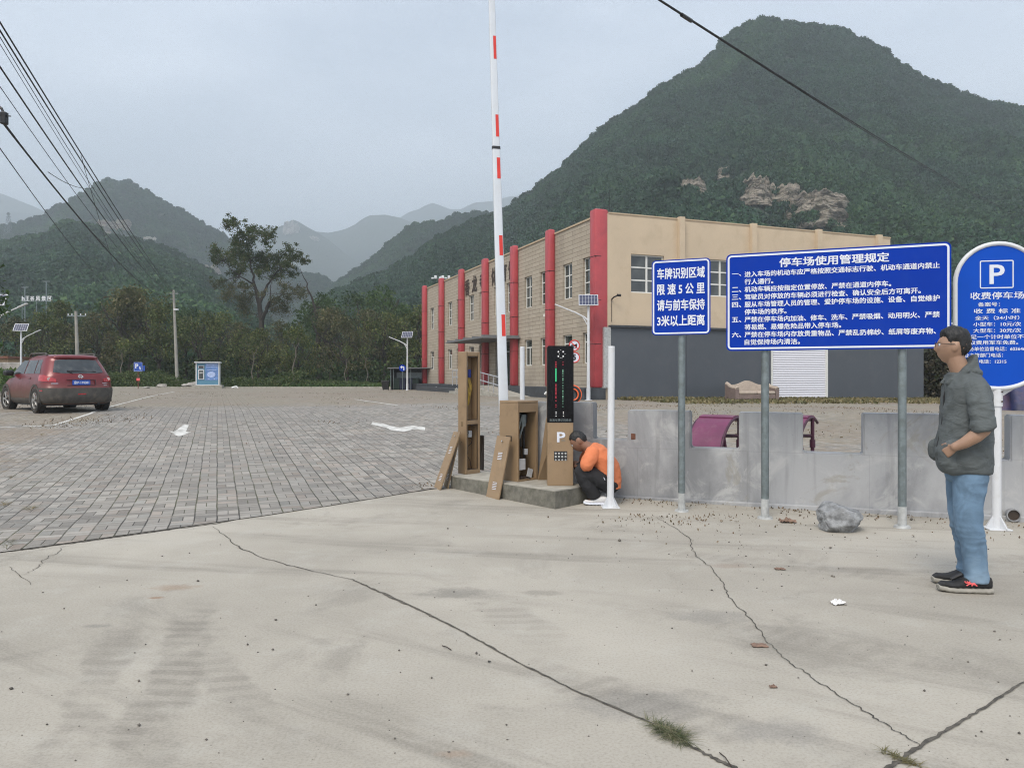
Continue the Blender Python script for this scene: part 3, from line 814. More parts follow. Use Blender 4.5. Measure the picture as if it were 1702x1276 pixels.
# ------------------------------------------------------------------ notched concrete wall
WU = Vector((0.943, -0.333, 0)); WN = Vector((0.333, 0.943, 0)); WO = Vector((1.45, 8.77, 0))
def wall_s(px):
    k = (px - 851) / FPX
    return (k * WO.y - WO.x) / (WU.x - k * WU.y)
W_MTX = Matrix(((WU.x, WN.x, 0, WO.x), (WU.y, WN.y, 0, WO.y), (0, 0, 1, 0), (0, 0, 0, 1)))
wroot = empty('notched_wall', WO, math.atan2(WU.y, WU.x), 'low grey concrete wall with square notches along its top, behind the sign posts', 'wall')
SMX = Matrix(((1, 0, 0, 0), (0, 0, -1, 0.24), (0, 1, 0, 0), (0, 0, 0, 1)))      # (s,z) outline extruded backwards
edges = [868, 985, 1043, 1147, 1228, 1335, 1435, 1568, 1680]
tops = [1.13, 0.70, 1.045, 0.63, 1.04, 0.615, 1.05, 0.60]
pts = [(wall_s(868), -0.12)]; up = [(wall_s(868), 1.13)]
for i, h in enumerate(tops):
    up += [(wall_s(edges[i]), h), (wall_s(edges[i + 1]), h)]
s0 = wall_s(1680)
up += [(s0, 1.05), (s0 + 0.75, 1.05), (s0 + 0.75, 0.6), (s0 + 1.35, 0.6), (s0 + 1.35, 1.05), (s0 + 2.4, 1.05)]
up = up[1:]
outline = [(wall_s(868), -0.12), (s0 + 2.4, -0.12)] + list(reversed(up))
mb = MB(); mb.prism(outline, 0, 0.24, SMX)
me = mb.mesh('wall_body')
bm = bmesh.new(); bm.from_mesh(me)
bmesh.ops.recalc_face_normals(bm, faces=bm.faces[:])
bmesh.ops.bevel(bm, geom=[e for e in bm.edges if e.is_boundary is False and e.calc_face_angle(0) > 0.5], offset=0.012, segments=2, affect='EDGES')
bm.to_mesh(me); bm.free()
from_mesh('wall_body', me, M['wall'], wroot)
ft = MB()
ft.cbox(wall_s(1020), s0 + 2.4, -0.045, -0.001, -0.1, 0.055, 0.012)
ft.build('footing', M['wall'], wroot)

# ------------------------------------------------------------------ sports hall
B_ROT = math.atan2(0.3625, 0.932)
bld = empty('sports_hall', (3.8, 32.0, 0.5), B_ROT, 'long two storey hall with red pillars, beige stone side and grey panelled ground floor', 'building')
BL, BW, BH = 29.0, 16.2, 8.0
# body: left long wall with real window openings cut as strips, the other walls plain
def wall_with_holes(L, H, holes, depth=0.16):
    """face in (y,z): cells around rectangular holes plus their reveals (towards +x)"""
    ys = sorted(set([0, L] + [h[0] for h in holes] + [h[1] for h in holes])); zs = sorted(set([0, H] + [h[2] for h in holes] + [h[3] for h in holes]))
    mb = MB()
    for i in range(len(ys) - 1):
        for j in range(len(zs) - 1):
            cy, cz = (ys[i] + ys[i + 1]) / 2, (zs[j] + zs[j + 1]) / 2
            if any(h[0] < cy < h[1] and h[2] < cz < h[3] for h in holes): continue
            mb.add([(0, ys[i], zs[j]), (0, ys[i + 1], zs[j]), (0, ys[i + 1], zs[j + 1]), (0, ys[i], zs[j + 1])], [(0, 1, 2, 3)])
    for (a, b, c, d) in holes:
        mb.add([(0, a, c), (0, b, c), (0, b, d), (0, a, d), (depth, a, c), (depth, b, c), (depth, b, d), (depth, a, d)],
               [(0, 1, 5, 4), (1, 2, 6, 5), (2, 3, 7, 6), (3, 0, 4, 7)])
    return mb
PIT = 4.75
holes = []; wins = []
for k in range(6):
    y0 = 0.25 + k * PIT
    for (a, b) in ((0.55, 1.55), (2.65, 3.65)):
        holes.append((y0 + a, y0 + b, 4.58, 6.22)); wins.append((y0 + a, y0 + b, 4.58, 6.22, 'up'))
        if k == 2: continue
        holes.append((y0 + a, y0 + b, 1.55, 2.92)); wins.append((y0 + a, y0 + b, 1.55, 2.92, 'low'))
dy0 = 0.25 + 2 * PIT
holes.append((dy0 + 0.5, dy0 + 3.4, 0.5, 3.0))
wall_with_holes(BL, BH - 0.2, holes).build('stone_side_wall', M['brick'], bld, recalc=False)
sd = MB()
sd.box(0.02, BW, BL - 0.2, BL, -1, BH - 0.2).box(BW - 0.2, BW, 0.2, BL - 0.25, -1, BH - 0.2)
sd.box(0.22, BW - 0.22, 0.22, BL - 0.22, BH - 0.9, BH - 0.6)
sd.build('rear_walls_and_roof', M['stucco'], bld)
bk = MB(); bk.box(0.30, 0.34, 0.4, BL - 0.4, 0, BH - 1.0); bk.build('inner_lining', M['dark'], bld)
pc = MB(); pc.box(-0.05, 0.30, 0.3, BL - 0.1, BH - 0.198, BH - 0.12); pc.build('parapet_cap', M['stuccodk'], bld)
for (a, b, c, d, kind) in wins:
    fr = MB(); x0, x1 = 0.10, 0.155; w = 0.055
    fr.box(x0, x1, a, a + w, c, d).box(x0, x1, b - w, b, c, d).box(x0 + .001, x1, a + w, b - w, c, c + w).box(x0 + .001, x1, a + w, b - w, d - w, d)
    my = (a + b) / 2
    if kind == 'up':
        fr.box(x0 + .003, x1, my - .03, my + .03, c + w, d - w)
        for q in (1, 2):
            zc = c + (d - c) * q / 3; fr.box(x0 + .006, x1, a + w, b - w, zc - .025, zc + .025)
    else:
        zt = c + (d - c) * 0.70
        fr.box(x0 + .006, x1, a + w, b - w, zt - .03, zt + .03)
        fr.box(x0 + .003, x1, my - .04, my + .04, c + w, zt - .03)
        fr.box(x0 - .04, x0 - .002, a - .02, b + .02, c - .05, c - .002)
    wo = fr.build('window', M['frame'], bld)
    pn = MB(); pn.box(0.13, 0.138, a + .02, b - .02, c + .02, d - .02); pn.build('pane', M['glass'], wo)
# red pillars
for k in range(7):
    yc = 0.25 + k * PIT
    mb = MB(); mb.cbox(-0.34, -0.002 if k else 0.30, yc - 0.27, yc + 0.27, 0.50, BH + 0.06, 0.09)
    p = mb.build('red_pillar', M['pillar'], bld, 40)
    for z in (2.35, 4.2, 6.05): sm = MB(); sm.box(-0.345, -0.05, yc - 0.275, yc + 0.275, z - .012, z + .012); sm.build('panel_seam', M['seam'], p)
# plinth terrace, steps, ramp and rail
pl = MB(); pl.cbox(-1.05, -0.004, -0.35, 10.6, -0.6, 0.5, 0.02).cbox(-1.05, -0.004, 14.0, BL + 0.4, -0.6, 0.5, 0.02)
pl.cbox(-1.5, -1.052, 15.0, BL - 3, -0.6, 0.28, 0.02)
pl.build('plinth', M['plinth'], bld)
st = MB()
for i in range(3): st.cbox(-2.6 + 0.35 * i, -2.6 + 0.35 * (i + 1) - .002, 10.7, 13.9, -0.6, 0.16 * (i + 1), 0.01)
st.cbox(-1.548, -0.006, 10.62, 13.98, -0.6, 0.5, 0.01)
st.build('entrance_steps', M['kerbtop'], bld)
rp = MB(); rp.add([(-2.4, 10.55, 0.5), (-1.1, 10.55, 0.5), (-1.1, 5.2, 0.02), (-2.4, 5.2, 0.02), (-2.4, 10.55, -.5), (-1.1, 10.55, -.5), (-1.1, 5.2, -.5), (-2.4, 5.2, -.5)],
                  [(0, 1, 2, 3), (4, 7, 6, 5), (0, 3, 7, 4), (1, 5, 6, 2), (0, 4, 5, 1), (3, 2, 6, 7)])
rp.build('ramp', M['kerbtop'], bld)
rl = MB()
for h in (0.85, 0.45): rl.tube([(-2.35, 14.0, 0.5 + h), (-2.35, 10.6, 0.5 + h), (-2.35, 5.4, 0.03 + h)], 0.03, 6)
for i in range(12):
    y = 14.0 - i * 0.78; zb = 0.5 if y > 10.55 else 0.5 - (10.55 - y) * 0.09
    rl.tube([(-2.35, y, zb - .02), (-2.35, y, zb + 0.83)], 0.02, 6)
rl.build('handrail', M['panelfr'], bld)
# glazed entrance under a thin canopy
dr = MB(); a, b, c, d = dy0 + .5, dy0 + 3.4, 0.5, 3.0
for y in (a, a + .72, a + 1.44, a + 2.16, b - .07): dr.box(0.08, 0.14, y, y + .07, c, d)
dr.box(0.082, 0.138, a + .07, b - .07, 2.36, 2.43).box(0.082, 0.138, a + .07, b - .07, d - .06, d)
dd = dr.build('entrance_door', M['panelfr'], bld); g = MB(); g.box(0.10, 0.108, a, b, c, d); g.build('pane', M['glass'], dd)
cn = MB(); cn.cbox(-2.2, -0.01, 9.2, 16.0, 3.02, 3.09, 0.01)
for y in (9.4, 11.0, 12.6, 14.2, 15.8): cn.box(-2.15, -0.02, y - .03, y + .03, 3.10, 3.2)
cn.build('canopy', M['roofgrey'], bld)
# small wall lamp, meter box, floodlight stubs on the stone side
q = MB(); q.cbox(-0.10, -0.003, 4.28, 4.62, 1.55, 2.05, 0.01); q.build('meter_box', M['calli'], bld)
q = MB(); q.tube([(-0.01, 5.55, 4.0), (-0.16, 5.55, 4.02)], 0.02).disc((-0.18, 5.55, 3.98), 0.09, 'Z', 0.12); q.build('wall_lamp', M['frame'], bld)
for y in (3.3, 8.2, 17.2, 22.0):
    q = MB(); q.cyl((-0.95, y), 0.03, 0.10, 0.2).tube([(-1.06, y, 0.18), (-1.16, y, 0.24)], [.07, .09], 10); q.build('spot_lamp', M['frame'], bld)
# brush-style characters over the entrance
TM = Matrix(((0, 1, 0, 0), (-1, 0, 0, 0), (0, 0, 1, 0), (0, 0, 0, 1)))   # board facing -X: local x -> -y
for ch, yc, zc in (('香', 18.45, 6.78), ('龙', 16.95, 6.86), ('寺', 15.45, 6.86), ('体', 13.3, 6.86), ('育', 11.75, 6.88), ('馆', 10.5, 6.88)):
    text_part(ch, bld, M['calli'], -yc, zc, 1.0, 1.05, -0.03, 0.03, name='wall_character', mtx=TM)
# beige front: render over the ground floor, pilasters, windows
fh = []
for x in (1.40, 5.22, 9.05, 12.85): fh.append((x, x + 1.65, 4.58, 6.24))
FM = Matrix(((0, 1, 0, 0), (1, 0, 0, 0), (0, 0, 1, 0), (0, 0, 0, 1)))
fw = wall_with_holes(BW, BH - 0.12, fh)
fw.v = [(p[1], p[0], p[2]) for p in fw.v]; fw.f = [tuple(reversed(f)) for f in fw.f]
fw.build('rendered_front_wall', M['stucco'], bld, recalc=False)
cp = MB(); cp.box(0.3, BW + .02, -0.03, 0.22, BH - 0.118, BH - 0.06); cp.build('front_coping', M['stuccodk'], bld)
for (a, b, c, d) in fh:
    fr = MB(); y0, y1 = 0.10, 0.155; w = 0.06
    fr.box(a, a + w, y0, y1, c, d).box(b - w, b, y0, y1, c, d).box(a + w, b - w, y0 + .001, y1, c, c + w).box(a + w, b - w, y0 + .001, y1, d - w, d)
    fr.box((a + b) / 2 - .045, (a + b) / 2 + .045, y0 + .003, y1, c + w, d - w)
    for q in (1, 2):
        zc = c + (d - c) * q / 3; fr.box(a + w, b - w, y0 + .006, y1, zc - .03, zc + .03)
    wo = fr.build('window', M['frame'], bld); pn = MB(); pn.box(a + .02, b - .02, .13, .138, c + .02, d - .02); pn.build('pane', M['glass'], wo)
for x in (3.86, 7.75, 11.55, 15.35):
    q = MB(); q.box(x - 0.14, x + 0.14, -0.20, -0.003, 3.16, BH - 0.02); q.build('pilaster', M['stucco'], bld)
q = MB(); q.tube([(2.05 - 1.6, -0.02, 3.3), (0.45, -0.02, 4.25)], 0.012, 6).tube([(0.45, -0.02, 4.25), (0.45, -0.22, 4.33), (0.62, -0.30, 4.40)], 0.03, 6).disc((0.63, -0.32, 4.40), 0.055, 'X', 0.16); q.build('security_camera', M['dark'], bld)
for x in (0.4, 15.9): q = MB(); q.tube([(x, 0.1, BH - .1), (x, 0.1, BH + 0.9)], 0.012, 5); q.build('lightning_rod', M['wire'], bld)
# grey panelled ground floor
gy = MB()
gy.box(0.34, 4.1, -0.14, -0.003, 0.0, 3.06).box(4.112, 8.70, -0.143, -0.003, 0.0, 3.06).box(8.70, 12.05, -0.143, -0.003, 2.72, 3.06).box(12.05, 18.3, -0.14, -0.003, -0.18, 3.06)
gy.box(16.25, 18.3, -0.002, 5, -0.3, 3.06)
gy.build('grey_panels', M['gray'], bld)
q = MB(); q.box(0.302, 18.35, -0.26, -0.004, 3.062, 3.15); q.build('ledge', M['plinth'], bld)
q = MB(); q.box(0.02, 0.338, -0.16, -0.004, 0.5, 3.06); q.build('corner_strip', M['galvlow'], bld)
q = MB(); q.box(0.36, 8.7, -0.34, -0.145, -0.6, 0.0).box(12.1, 18.4, -0.34, -0.145, -0.9, -0.19); q.build('foundation_strip', M['kerbtop'], bld)
sh = MB(); sh.box(8.80, 11.95, -0.115, -0.05, -0.5, 2.72); so = sh.build('roller_shutter', M['shutter'], bld)
for x in (8.702, 11.95): q = MB(); q.box(x, x + .098, -0.175, -0.05, -0.5, 2.72); q.build('guide_rail', M['frame'], so)

# long grey shed and dark blue painted sheet beyond the right end of the hall
rs = at(1588, 535, 46)
shd = MB(); shd.cbox(rs.x - 4.0, rs.x + 24, 47.0, 51, 0.0, rs.z - 0.12, 0.02); shd.build('shed', M['stonewall'], None)
tag(bpy.data.objects['shed'], 'pale stone shed with grey roof edge beyond the right end of the hall', 'shed')
q = MB(); q.cbox(rs.x - 4.3, rs.x + 24.4, 46.6, 51.4, rs.z - 0.12, rs.z + 0.02, 0.02); q.build('roof', M['panelfr'], bpy.data.objects['shed'])
bt = MB(); c0 = at(1655, 672, 24); c1 = at(1760, 672, 22.4)
d = (c1 - c0); d.z = 0
def _tarp(u, v):
    p = c0 + d * u; z = zg(p.x, p.y) + (1.75 + 0.12 * math.sin(u * 9)) * v
    n = Vector((-d.y, d.x, 0)).normalized()
    return Vector((p.x, p.y, z)) - n * (0.10 * math.sin(u * 17 + v * 4) + 0.35 * (1 - v))
bt.grid(_tarp, 24, 10)
bt.grid(lambda u, v: _tarp(u, 1) + Vector((0.2, 1.2 * v, -0.25 * v * v)), 24, 4)
tag(bt.build('sheet_covered_pile', M['tarp'], None, 60), 'dark blue and pink sheet draped over a pile behind the right hand white post', 'covered pile')
# ------------------------------------------------------------------ hills
class Hill:
    def __init__(s, name, sil, R, B, m, p=1.25, gully=0.10, gsc=0.012, seed=0, step=6, rows=46, drop=0.0, rough=0.0, back=0.5):
        s.px = np.array([a for a, b in sil], float); s.py = np.array([b for a, b in sil], float)
        s.R, s.B, s.p, s.g, s.gs, s.seed = R, B, p, gully, gsc, seed
        s.rough, s.drop = rough, drop
        cols = np.arange(s.px[0], s.px[-1] + step, step)
        V = []; nb = rows // 3
        for j in range(rows + nb + 1):
            for c in cols:
                if j <= rows: V.append(s.pt(c, j / rows))
                else:
                    q = (j - rows) / nb
                    a = s.pt(c, 1.0); k = 1 + back * q
                    V.append(Vector((a.x * k, a.y * k, 0.3 + (a.z - 0.3) * (1 - q) ** 1.3)))
        w = len(cols)
        F = np.array([(j * w + i, j * w + i + 1, (j + 1) * w + i + 1, (j + 1) * w + i) for j in range(rows + nb) for i in range(w - 1)], np.int32)
        me = np_mesh(name, np.array([tuple(v) for v in V]), F)
        for f in me.polygons: f.use_smooth = True
        s.o = from_mesh(name, me, m); s.o['kind'] = 'structure'
    def Rc(s, px): return s.R(px) if callable(s.R) else s.R
    def Bc(s, px): return s.B(px) if callable(s.B) else s.B
    def pt(s, px, t):
        R, B = s.Rc(px), s.Bc(px); k = (px - 851) / FPX
        y = B + (R - B) * t; x = k * y
        pyr = float(np.interp(px, s.px, s.py))
        zr = max(0.6, CAM_H + (628 - pyr) * R / FPX - s.drop)
        z = 0.3 + (zr - 0.3) * (t ** s.p)
        n = mnoise.fractal(Vector((x * s.gs, y * s.gs * 0.45, s.seed)), 0.9, 2.1, 5)
        z += zr * s.g * n * 4 * t * (1 - t)
        if s.rough: z += s.rough * mnoise.fractal(Vector((x * 0.03, y * 0.03, s.seed + 9)), 0.8, 2.0, 4) * min(1, t * 3)
        return Vector((x, y, max(z, 0.2)))
    def see(s, px, py):
        """first point of the slope along a pixel ray"""
        k = (628 - py) / FPX
        for j in range(400):
            t = j / 400; q = s.pt(px, t)
            if (q.z - CAM_H) / q.y >= k: return q, t
        return s.pt(px, 1), 1.0

H_main = Hill('mountain', [(470, 640), (505, 560), (530, 505), (560, 482), (600, 466), (660, 443), (690, 427), (713, 405), (741, 389), (765, 376), (800, 362), (821, 355), (835, 350), (870, 329), (905, 301), (940, 274), (970, 245), (1000, 214), (1025, 197), (1050, 184), (1080, 160), (1110, 139), (1135, 123), (1160, 108), (1185, 88), (1203, 68), (1222, 50), (1240, 38), (1255, 33), (1272, 32), (1300, 35), (1330, 38), (1360, 43), (1393, 47), (1420, 60), (1440, 71), (1470, 82), (1488, 101), (1510, 117), (1530, 125), (1560, 139), (1600, 157), (1640, 168), (1702, 178), (1800, 200), (1950, 260), (2150, 340)],
              lambda px: 470 - 90 * smooth(900, 560, px), lambda px: 118 + 10 * math.sin(px * .01), M['hill'], 1.22, 0.12, 0.011, 3.0, step=7, rows=60, rough=0.8, drop=2.6)
H_mid = Hill('middle_hill', [(440, 560), (500, 505), (545, 476), (585, 452), (601, 440), (623, 425), (647, 401), (662, 388), (678, 377), (696, 367), (725, 367), (741, 364), (760, 356), (783, 351), (802, 350), (821, 354), (850, 352), (900, 350), (960, 345)],
             780, 470, M['hill'], 1.15, 0.08, 0.008, 7.0, rough=1.5, drop=3)
H_left = Hill('left_mountain', [(-420, 520), (-200, 440), (-80, 395), (0, 377), (26, 370), (41, 363), (67, 359), (86, 347), (106, 335), (130, 321), (153, 306), (173, 298), (186, 295), (206, 297), (224, 306), (247, 317), (267, 329), (289, 341), (320, 359), (331, 366), (348, 376), (369, 388), (400, 404), (440, 424), (480, 442), (532, 458), (570, 476), (620, 500), (680, 540)],
              880, 480, M['hill'], 1.15, 0.10, 0.007, 11.0, rough=1.5, drop=3.2)
H_fore = Hill('foreground_hill', [(-500, 520), (-250, 440), (-100, 412), (0, 402), (40, 396), (77, 390), (88, 381), (108, 372), (130, 369), (153, 377), (183, 393), (215, 396), (250, 402), (290, 418), (330, 440), (370, 468), (410, 500), (450, 535), (500, 590)],
              430, 112, M['hill'], 1.2, 0.10, 0.012, 15.0, rough=1, drop=2.8)
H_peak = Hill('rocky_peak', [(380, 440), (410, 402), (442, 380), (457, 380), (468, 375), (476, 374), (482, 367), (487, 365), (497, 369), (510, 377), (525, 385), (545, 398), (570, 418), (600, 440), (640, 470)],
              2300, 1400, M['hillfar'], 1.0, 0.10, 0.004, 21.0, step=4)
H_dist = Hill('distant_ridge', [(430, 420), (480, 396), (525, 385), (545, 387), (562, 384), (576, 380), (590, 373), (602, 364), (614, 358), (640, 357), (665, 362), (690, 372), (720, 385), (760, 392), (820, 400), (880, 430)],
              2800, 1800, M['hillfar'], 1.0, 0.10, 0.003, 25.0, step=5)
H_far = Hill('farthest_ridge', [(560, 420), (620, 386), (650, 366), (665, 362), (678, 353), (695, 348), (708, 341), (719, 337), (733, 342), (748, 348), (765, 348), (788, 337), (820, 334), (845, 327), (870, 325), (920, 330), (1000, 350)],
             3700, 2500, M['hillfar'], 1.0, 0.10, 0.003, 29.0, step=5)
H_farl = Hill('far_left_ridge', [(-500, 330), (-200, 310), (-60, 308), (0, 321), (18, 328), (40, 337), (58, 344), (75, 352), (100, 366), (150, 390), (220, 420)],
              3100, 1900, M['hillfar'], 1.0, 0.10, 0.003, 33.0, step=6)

# pale rock faces breaking through the woods
rock_spots = []
def cliff(h, px, py, wpx, hpx, label, m='cliff', seed=0, depth=5.0, group=None):
    q, t = h.see(px, py + hpx / 2)
    s = q.y / FPX; w, hh = wpx * s, hpx * s
    rnd = random.Random(seed); ang = math.atan2(q.x, q.y)
    nu, nv = 46, 34
    mb = MB()
    def fn(u, v):
        z = v * hh; x = (u - .5) * w * (1 + .16 * mnoise.fractal(Vector((v * 4, seed, 7 if u > .5 else 3)), .8, 2.2, 4))
        nz = mnoise.fractal(Vector((x * 0.22 + seed * 7, z * 0.45, seed)), 0.8, 2.1, 6) + 1.5 * abs(mnoise.noise(Vector((x * .13 + seed, z * .05, 4))))
        step = (math.floor(v * 9 + 2.2 * mnoise.noise(Vector((u * 3, seed, 1)))) / 9)
        y = v * hh * 0.35 + depth * (1 - math.cos((u - .5) * 2.6)) * 1.2 - nz * depth * 0.35 + step * depth * 0.30
        edge = min(u, 1 - u) * 2
        top = 1 - 0.45 * (1 - min(1, edge * 5)) - 0.22 * mnoise.fractal(Vector((u * 6 + seed, 2.0, 0)), .8, 2.2, 4)
        z *= top
        X = q.x + x * math.cos(ang) + y * math.sin(ang); Y = q.y - 2.0 - x * math.sin(ang) + y * math.cos(ang)
        return Vector((X, Y, q.z + z - 1.0))
    mb.grid(fn, nu, nv)
    mb.grid(lambda u, v: fn(u, 1) + Vector((0, depth * 2 * v, -hh * 0.4 * v * v - .05)), nu, 5)
    o = mb.build('rock_face', M[m], None, 30)
    tag(o, label, 'rock face', group)
    for _ in range(1): rock_spots.append((q.x, q.y + hh * 0.3, w * 0.55, q.z, hh, q.y))
cliff(H_main, 1147, 306, 50, 32, 'small pale layered rock face, leftmost on the slope above the hall roof', seed=1)
cliff(H_main, 1206, 284, 30, 20, 'faint grey rock patch high on the slope between the two pale cliffs', seed=2, depth=3)
cliff(H_main, 1253, 312, 52, 52, 'upright pale rock face above the middle of the hall roof', seed=3)
cliff(H_main, 1298, 324, 66, 46, 'broken rock face between the upright cliff and the widest cliff', seed=4, depth=4)
cliff(H_main, 1352, 344, 104, 66, 'widest pale cliff, right above the far end of the hall roof', seed=5, depth=6)
cliff(H_left, 178, 376, 30, 24, 'pinkish bare rock slide, leftmost on the left hill', 'cliff', 6, 6)
cliff(H_left, 205, 372, 24, 20, 'pale rock slide near the centre of the left hill', 'cliff', 7, 6)
cliff(H_left, 247, 398, 26, 12, 'low pale rock scar to the right on the left hill', 'cliffpale', 8, 5)
cliff(H_left, 345, 452, 44, 26, 'pale scree behind the left limbs of the tall tree', 'cliff', 9, 6)
cliff(H_peak, 484, 378, 26, 22, 'white quarried cap of the distant rocky peak', 'cliffpale', 10, 14)
cliff(H_peak, 522, 396, 16, 8, 'small white scar beside the distant rocky peak', 'cliffpale', 11, 10)

# ------------------------------------------------------------------ woods: crowns instanced on point meshes
def crown_group(name, m, nleaf, leaf, seeds=4, core=True):
    """node group turning every vertex into a leafy crown"""
    g = bpy.data.node_groups.new(name, 'GeometryNodeTree')
    g.interface.new_socket('Geometry', in_out='INPUT', socket_type='NodeSocketGeometry')
    g.interface.new_socket('Geometry', in_out='OUTPUT', socket_type='NodeSocketGeometry')
    N, L = g.nodes, g.links
    gi, go = N.new('NodeGroupInput'), N.new('NodeGroupOutput')
    join = N.new('GeometryNodeJoinGeometry')
    for k in range(seeds):
        ico = N.new('GeometryNodeMeshIcoSphere'); ico.inputs['Subdivisions'].default_value = 3
        pos = N.new('GeometryNodeInputPosition')
        noi = N.new('ShaderNodeTexNoise'); noi.noise_dimensions = '4D'; noi.inputs['Scale'].default_value = 1.5; noi.inputs['W'].default_value = 3.7 * k + 1; noi.inputs['Detail'].default_value = 3
        sub = N.new('ShaderNodeMath'); sub.operation = 'MULTIPLY_ADD'; sub.inputs[1].default_value = 1.9; sub.inputs[2].default_value = -0.95
        L.new(noi.outputs['Fac'], sub.inputs[0])
        vm = N.new('ShaderNodeVectorMath'); vm.operation = 'SCALE'
        L.new(pos.outputs[0], vm.inputs[0]); L.new(sub.outputs[0], vm.inputs['Scale'])
        sp = N.new('GeometryNodeSetPosition'); L.new(ico.outputs['Mesh'], sp.inputs['Geometry']); L.new(vm.outputs[0], sp.inputs['Offset'])
        sq = N.new('GeometryNodeTransform'); sq.inputs['Scale'].default_value = (1, 1, 0.86); L.new(sp.outputs[0], sq.inputs[0])
        ds = N.new('GeometryNodeDistributePointsOnFaces'); ds.inputs['Density'].default_value = nleaf / 11.0; ds.inputs['Seed'].default_value = k
        L.new(sq.outputs[0], ds.inputs['Mesh'])
        gr = N.new('GeometryNodeMeshGrid'); gr.inputs['Size X'].default_value = leaf; gr.inputs['Size Y'].default_value = leaf * 0.8; gr.inputs['Vertices X'].default_value = 2; gr.inputs['Vertices Y'].default_value = 2
        rv = N.new('FunctionNodeRandomValue'); rv.data_type = 'FLOAT_VECTOR'; rv.inputs[0].default_value = (0, 0, 0); rv.inputs[1].default_value = (6.28, 6.28, 6.28)
        rs_ = N.new('FunctionNodeRandomValue'); rs_.data_type = 'FLOAT'; rs_.inputs[2].default_value = 0.55; rs_.inputs[3].default_value = 1.25
        ip = N.new('GeometryNodeInstanceOnPoints'); L.new(ds.outputs['Points'], ip.inputs['Points']); L.new(gr.outputs['Mesh'], ip.inputs['Instance'])
        L.new(rv.outputs[0], ip.inputs['Rotation']); L.new(rs_.outputs[1], ip.inputs['Scale'])
        rl = N.new('GeometryNodeRealizeInstances'); L.new(ip.outputs[0], rl.inputs[0])
        if core:
            cs = N.new('GeometryNodeTransform'); cs.inputs['Scale'].default_value = (0.86, 0.86, 0.86); L.new(sq.outputs[0], cs.inputs[0])
            jj = N.new('GeometryNodeJoinGeometry'); L.new(rl.outputs[0], jj.inputs[0]); L.new(cs.outputs[0], jj.inputs[0]); src = jj.outputs[0]
        else: src = rl.outputs[0]
        sm = N.new('GeometryNodeSetMaterial'); sm.inputs['Material'].default_value = m; L.new(src, sm.inputs[0])
        gt = N.new('GeometryNodeGeometryToInstance'); L.new(sm.outputs[0], gt.inputs[0]); L.new(gt.outputs[0], join.inputs[0])
    sc_ = N.new('GeometryNodeInputNamedAttribute'); sc_.data_type = 'FLOAT'; sc_.inputs[0].default_value = 'size'
    rz = N.new('FunctionNodeRandomValue'); rz.data_type = 'FLOAT_VECTOR'; rz.inputs[0].default_value = (-.2, -.2, 0); rz.inputs[1].default_value = (.2, .2, 6.28)
    io = N.new('GeometryNodeInstanceOnPoints'); io.inputs['Pick Instance'].default_value = True
    L.new(gi.outputs[0], io.inputs['Points']); L.new(join.outputs[0], io.inputs['Instance']); L.new(rz.outputs[0], io.inputs['Rotation']); L.new(sc_.outputs[0], io.inputs['Scale'])
    L.new(io.outputs[0], go.inputs[0])
    return g

def woods(name, pts, sizes, grp, m):
    me = bpy.data.meshes.new(name); n = len(pts)
    me.vertices.add(n); me.vertices.foreach_set('co', np.array([tuple(p) for p in pts], np.float32).ravel())
    a = me.attributes.new('size', 'FLOAT', 'POINT'); a.data.foreach_set('value', np.array(sizes, np.float32))
    o = from_mesh(name, me, m); md = o.modifiers.new('crowns', 'NODES'); md.node_group = grp
    o['kind'] = 'stuff'
    return o

def plant_hill(h, n, size, seed, pxr, t0=0.0, t1=1.12, excl=True):
    rnd = random.Random(seed); P = []; S = []
    while len(P) < n:
        px = rnd.uniform(*pxr); t = rnd.uniform(t0, t1)
        y = h.Bc(px) + (h.Rc(px) - h.Bc(px)) * min(t, 1)
        if rnd.random() > y / h.Rc(px): continue
        if t <= 1: q = h.pt(px, t)
        else:
            a = h.pt(px, 1.0); k = 1 + 0.5 * (t - 1); q = Vector((a.x * k, a.y * k, 0.3 + (a.z - .3) * (1 - (t - 1)) ** 1.3))
        s = size * (rnd.uniform(0.5, 1.1) if rnd.random() < .72 else rnd.uniform(1.1, 1.5))
        bad = False
        if excl:
            for (rx, ry, rr, rz, rh, rd) in rock_spots:
                if abs(q.x / q.y - rx / rd) * q.y < rr and -14 < q.y - (rd - 3) < rh * 0.7 + 8:
                    bad = rnd.random() < .80; break
        if bad: continue
        P.append(q + Vector((0, 0, s * 0.35))); S.append(s)
    return P, S
G_far = crown_group('hill_crown', M['hillleaf'], 170, 0.26)
for h, n, sz, sd_, pr, nm in ((H_main, 20000, 2.5, 1, (480, 1960), 'mountain_woods'), (H_fore, 7000, 2.6, 2, (-160, 480), 'foreground_hill_woods'),
                         (H_mid, 5000, 2.8, 3, (500, 900), 'middle_hill_woods'), (H_left, 9500, 3.0, 4, (-160, 660), 'left_mountain_woods')):
    P, S = plant_hill(h, n, sz, sd_, pr)
    woods(nm, P, S, G_far, M['hillleaf'])
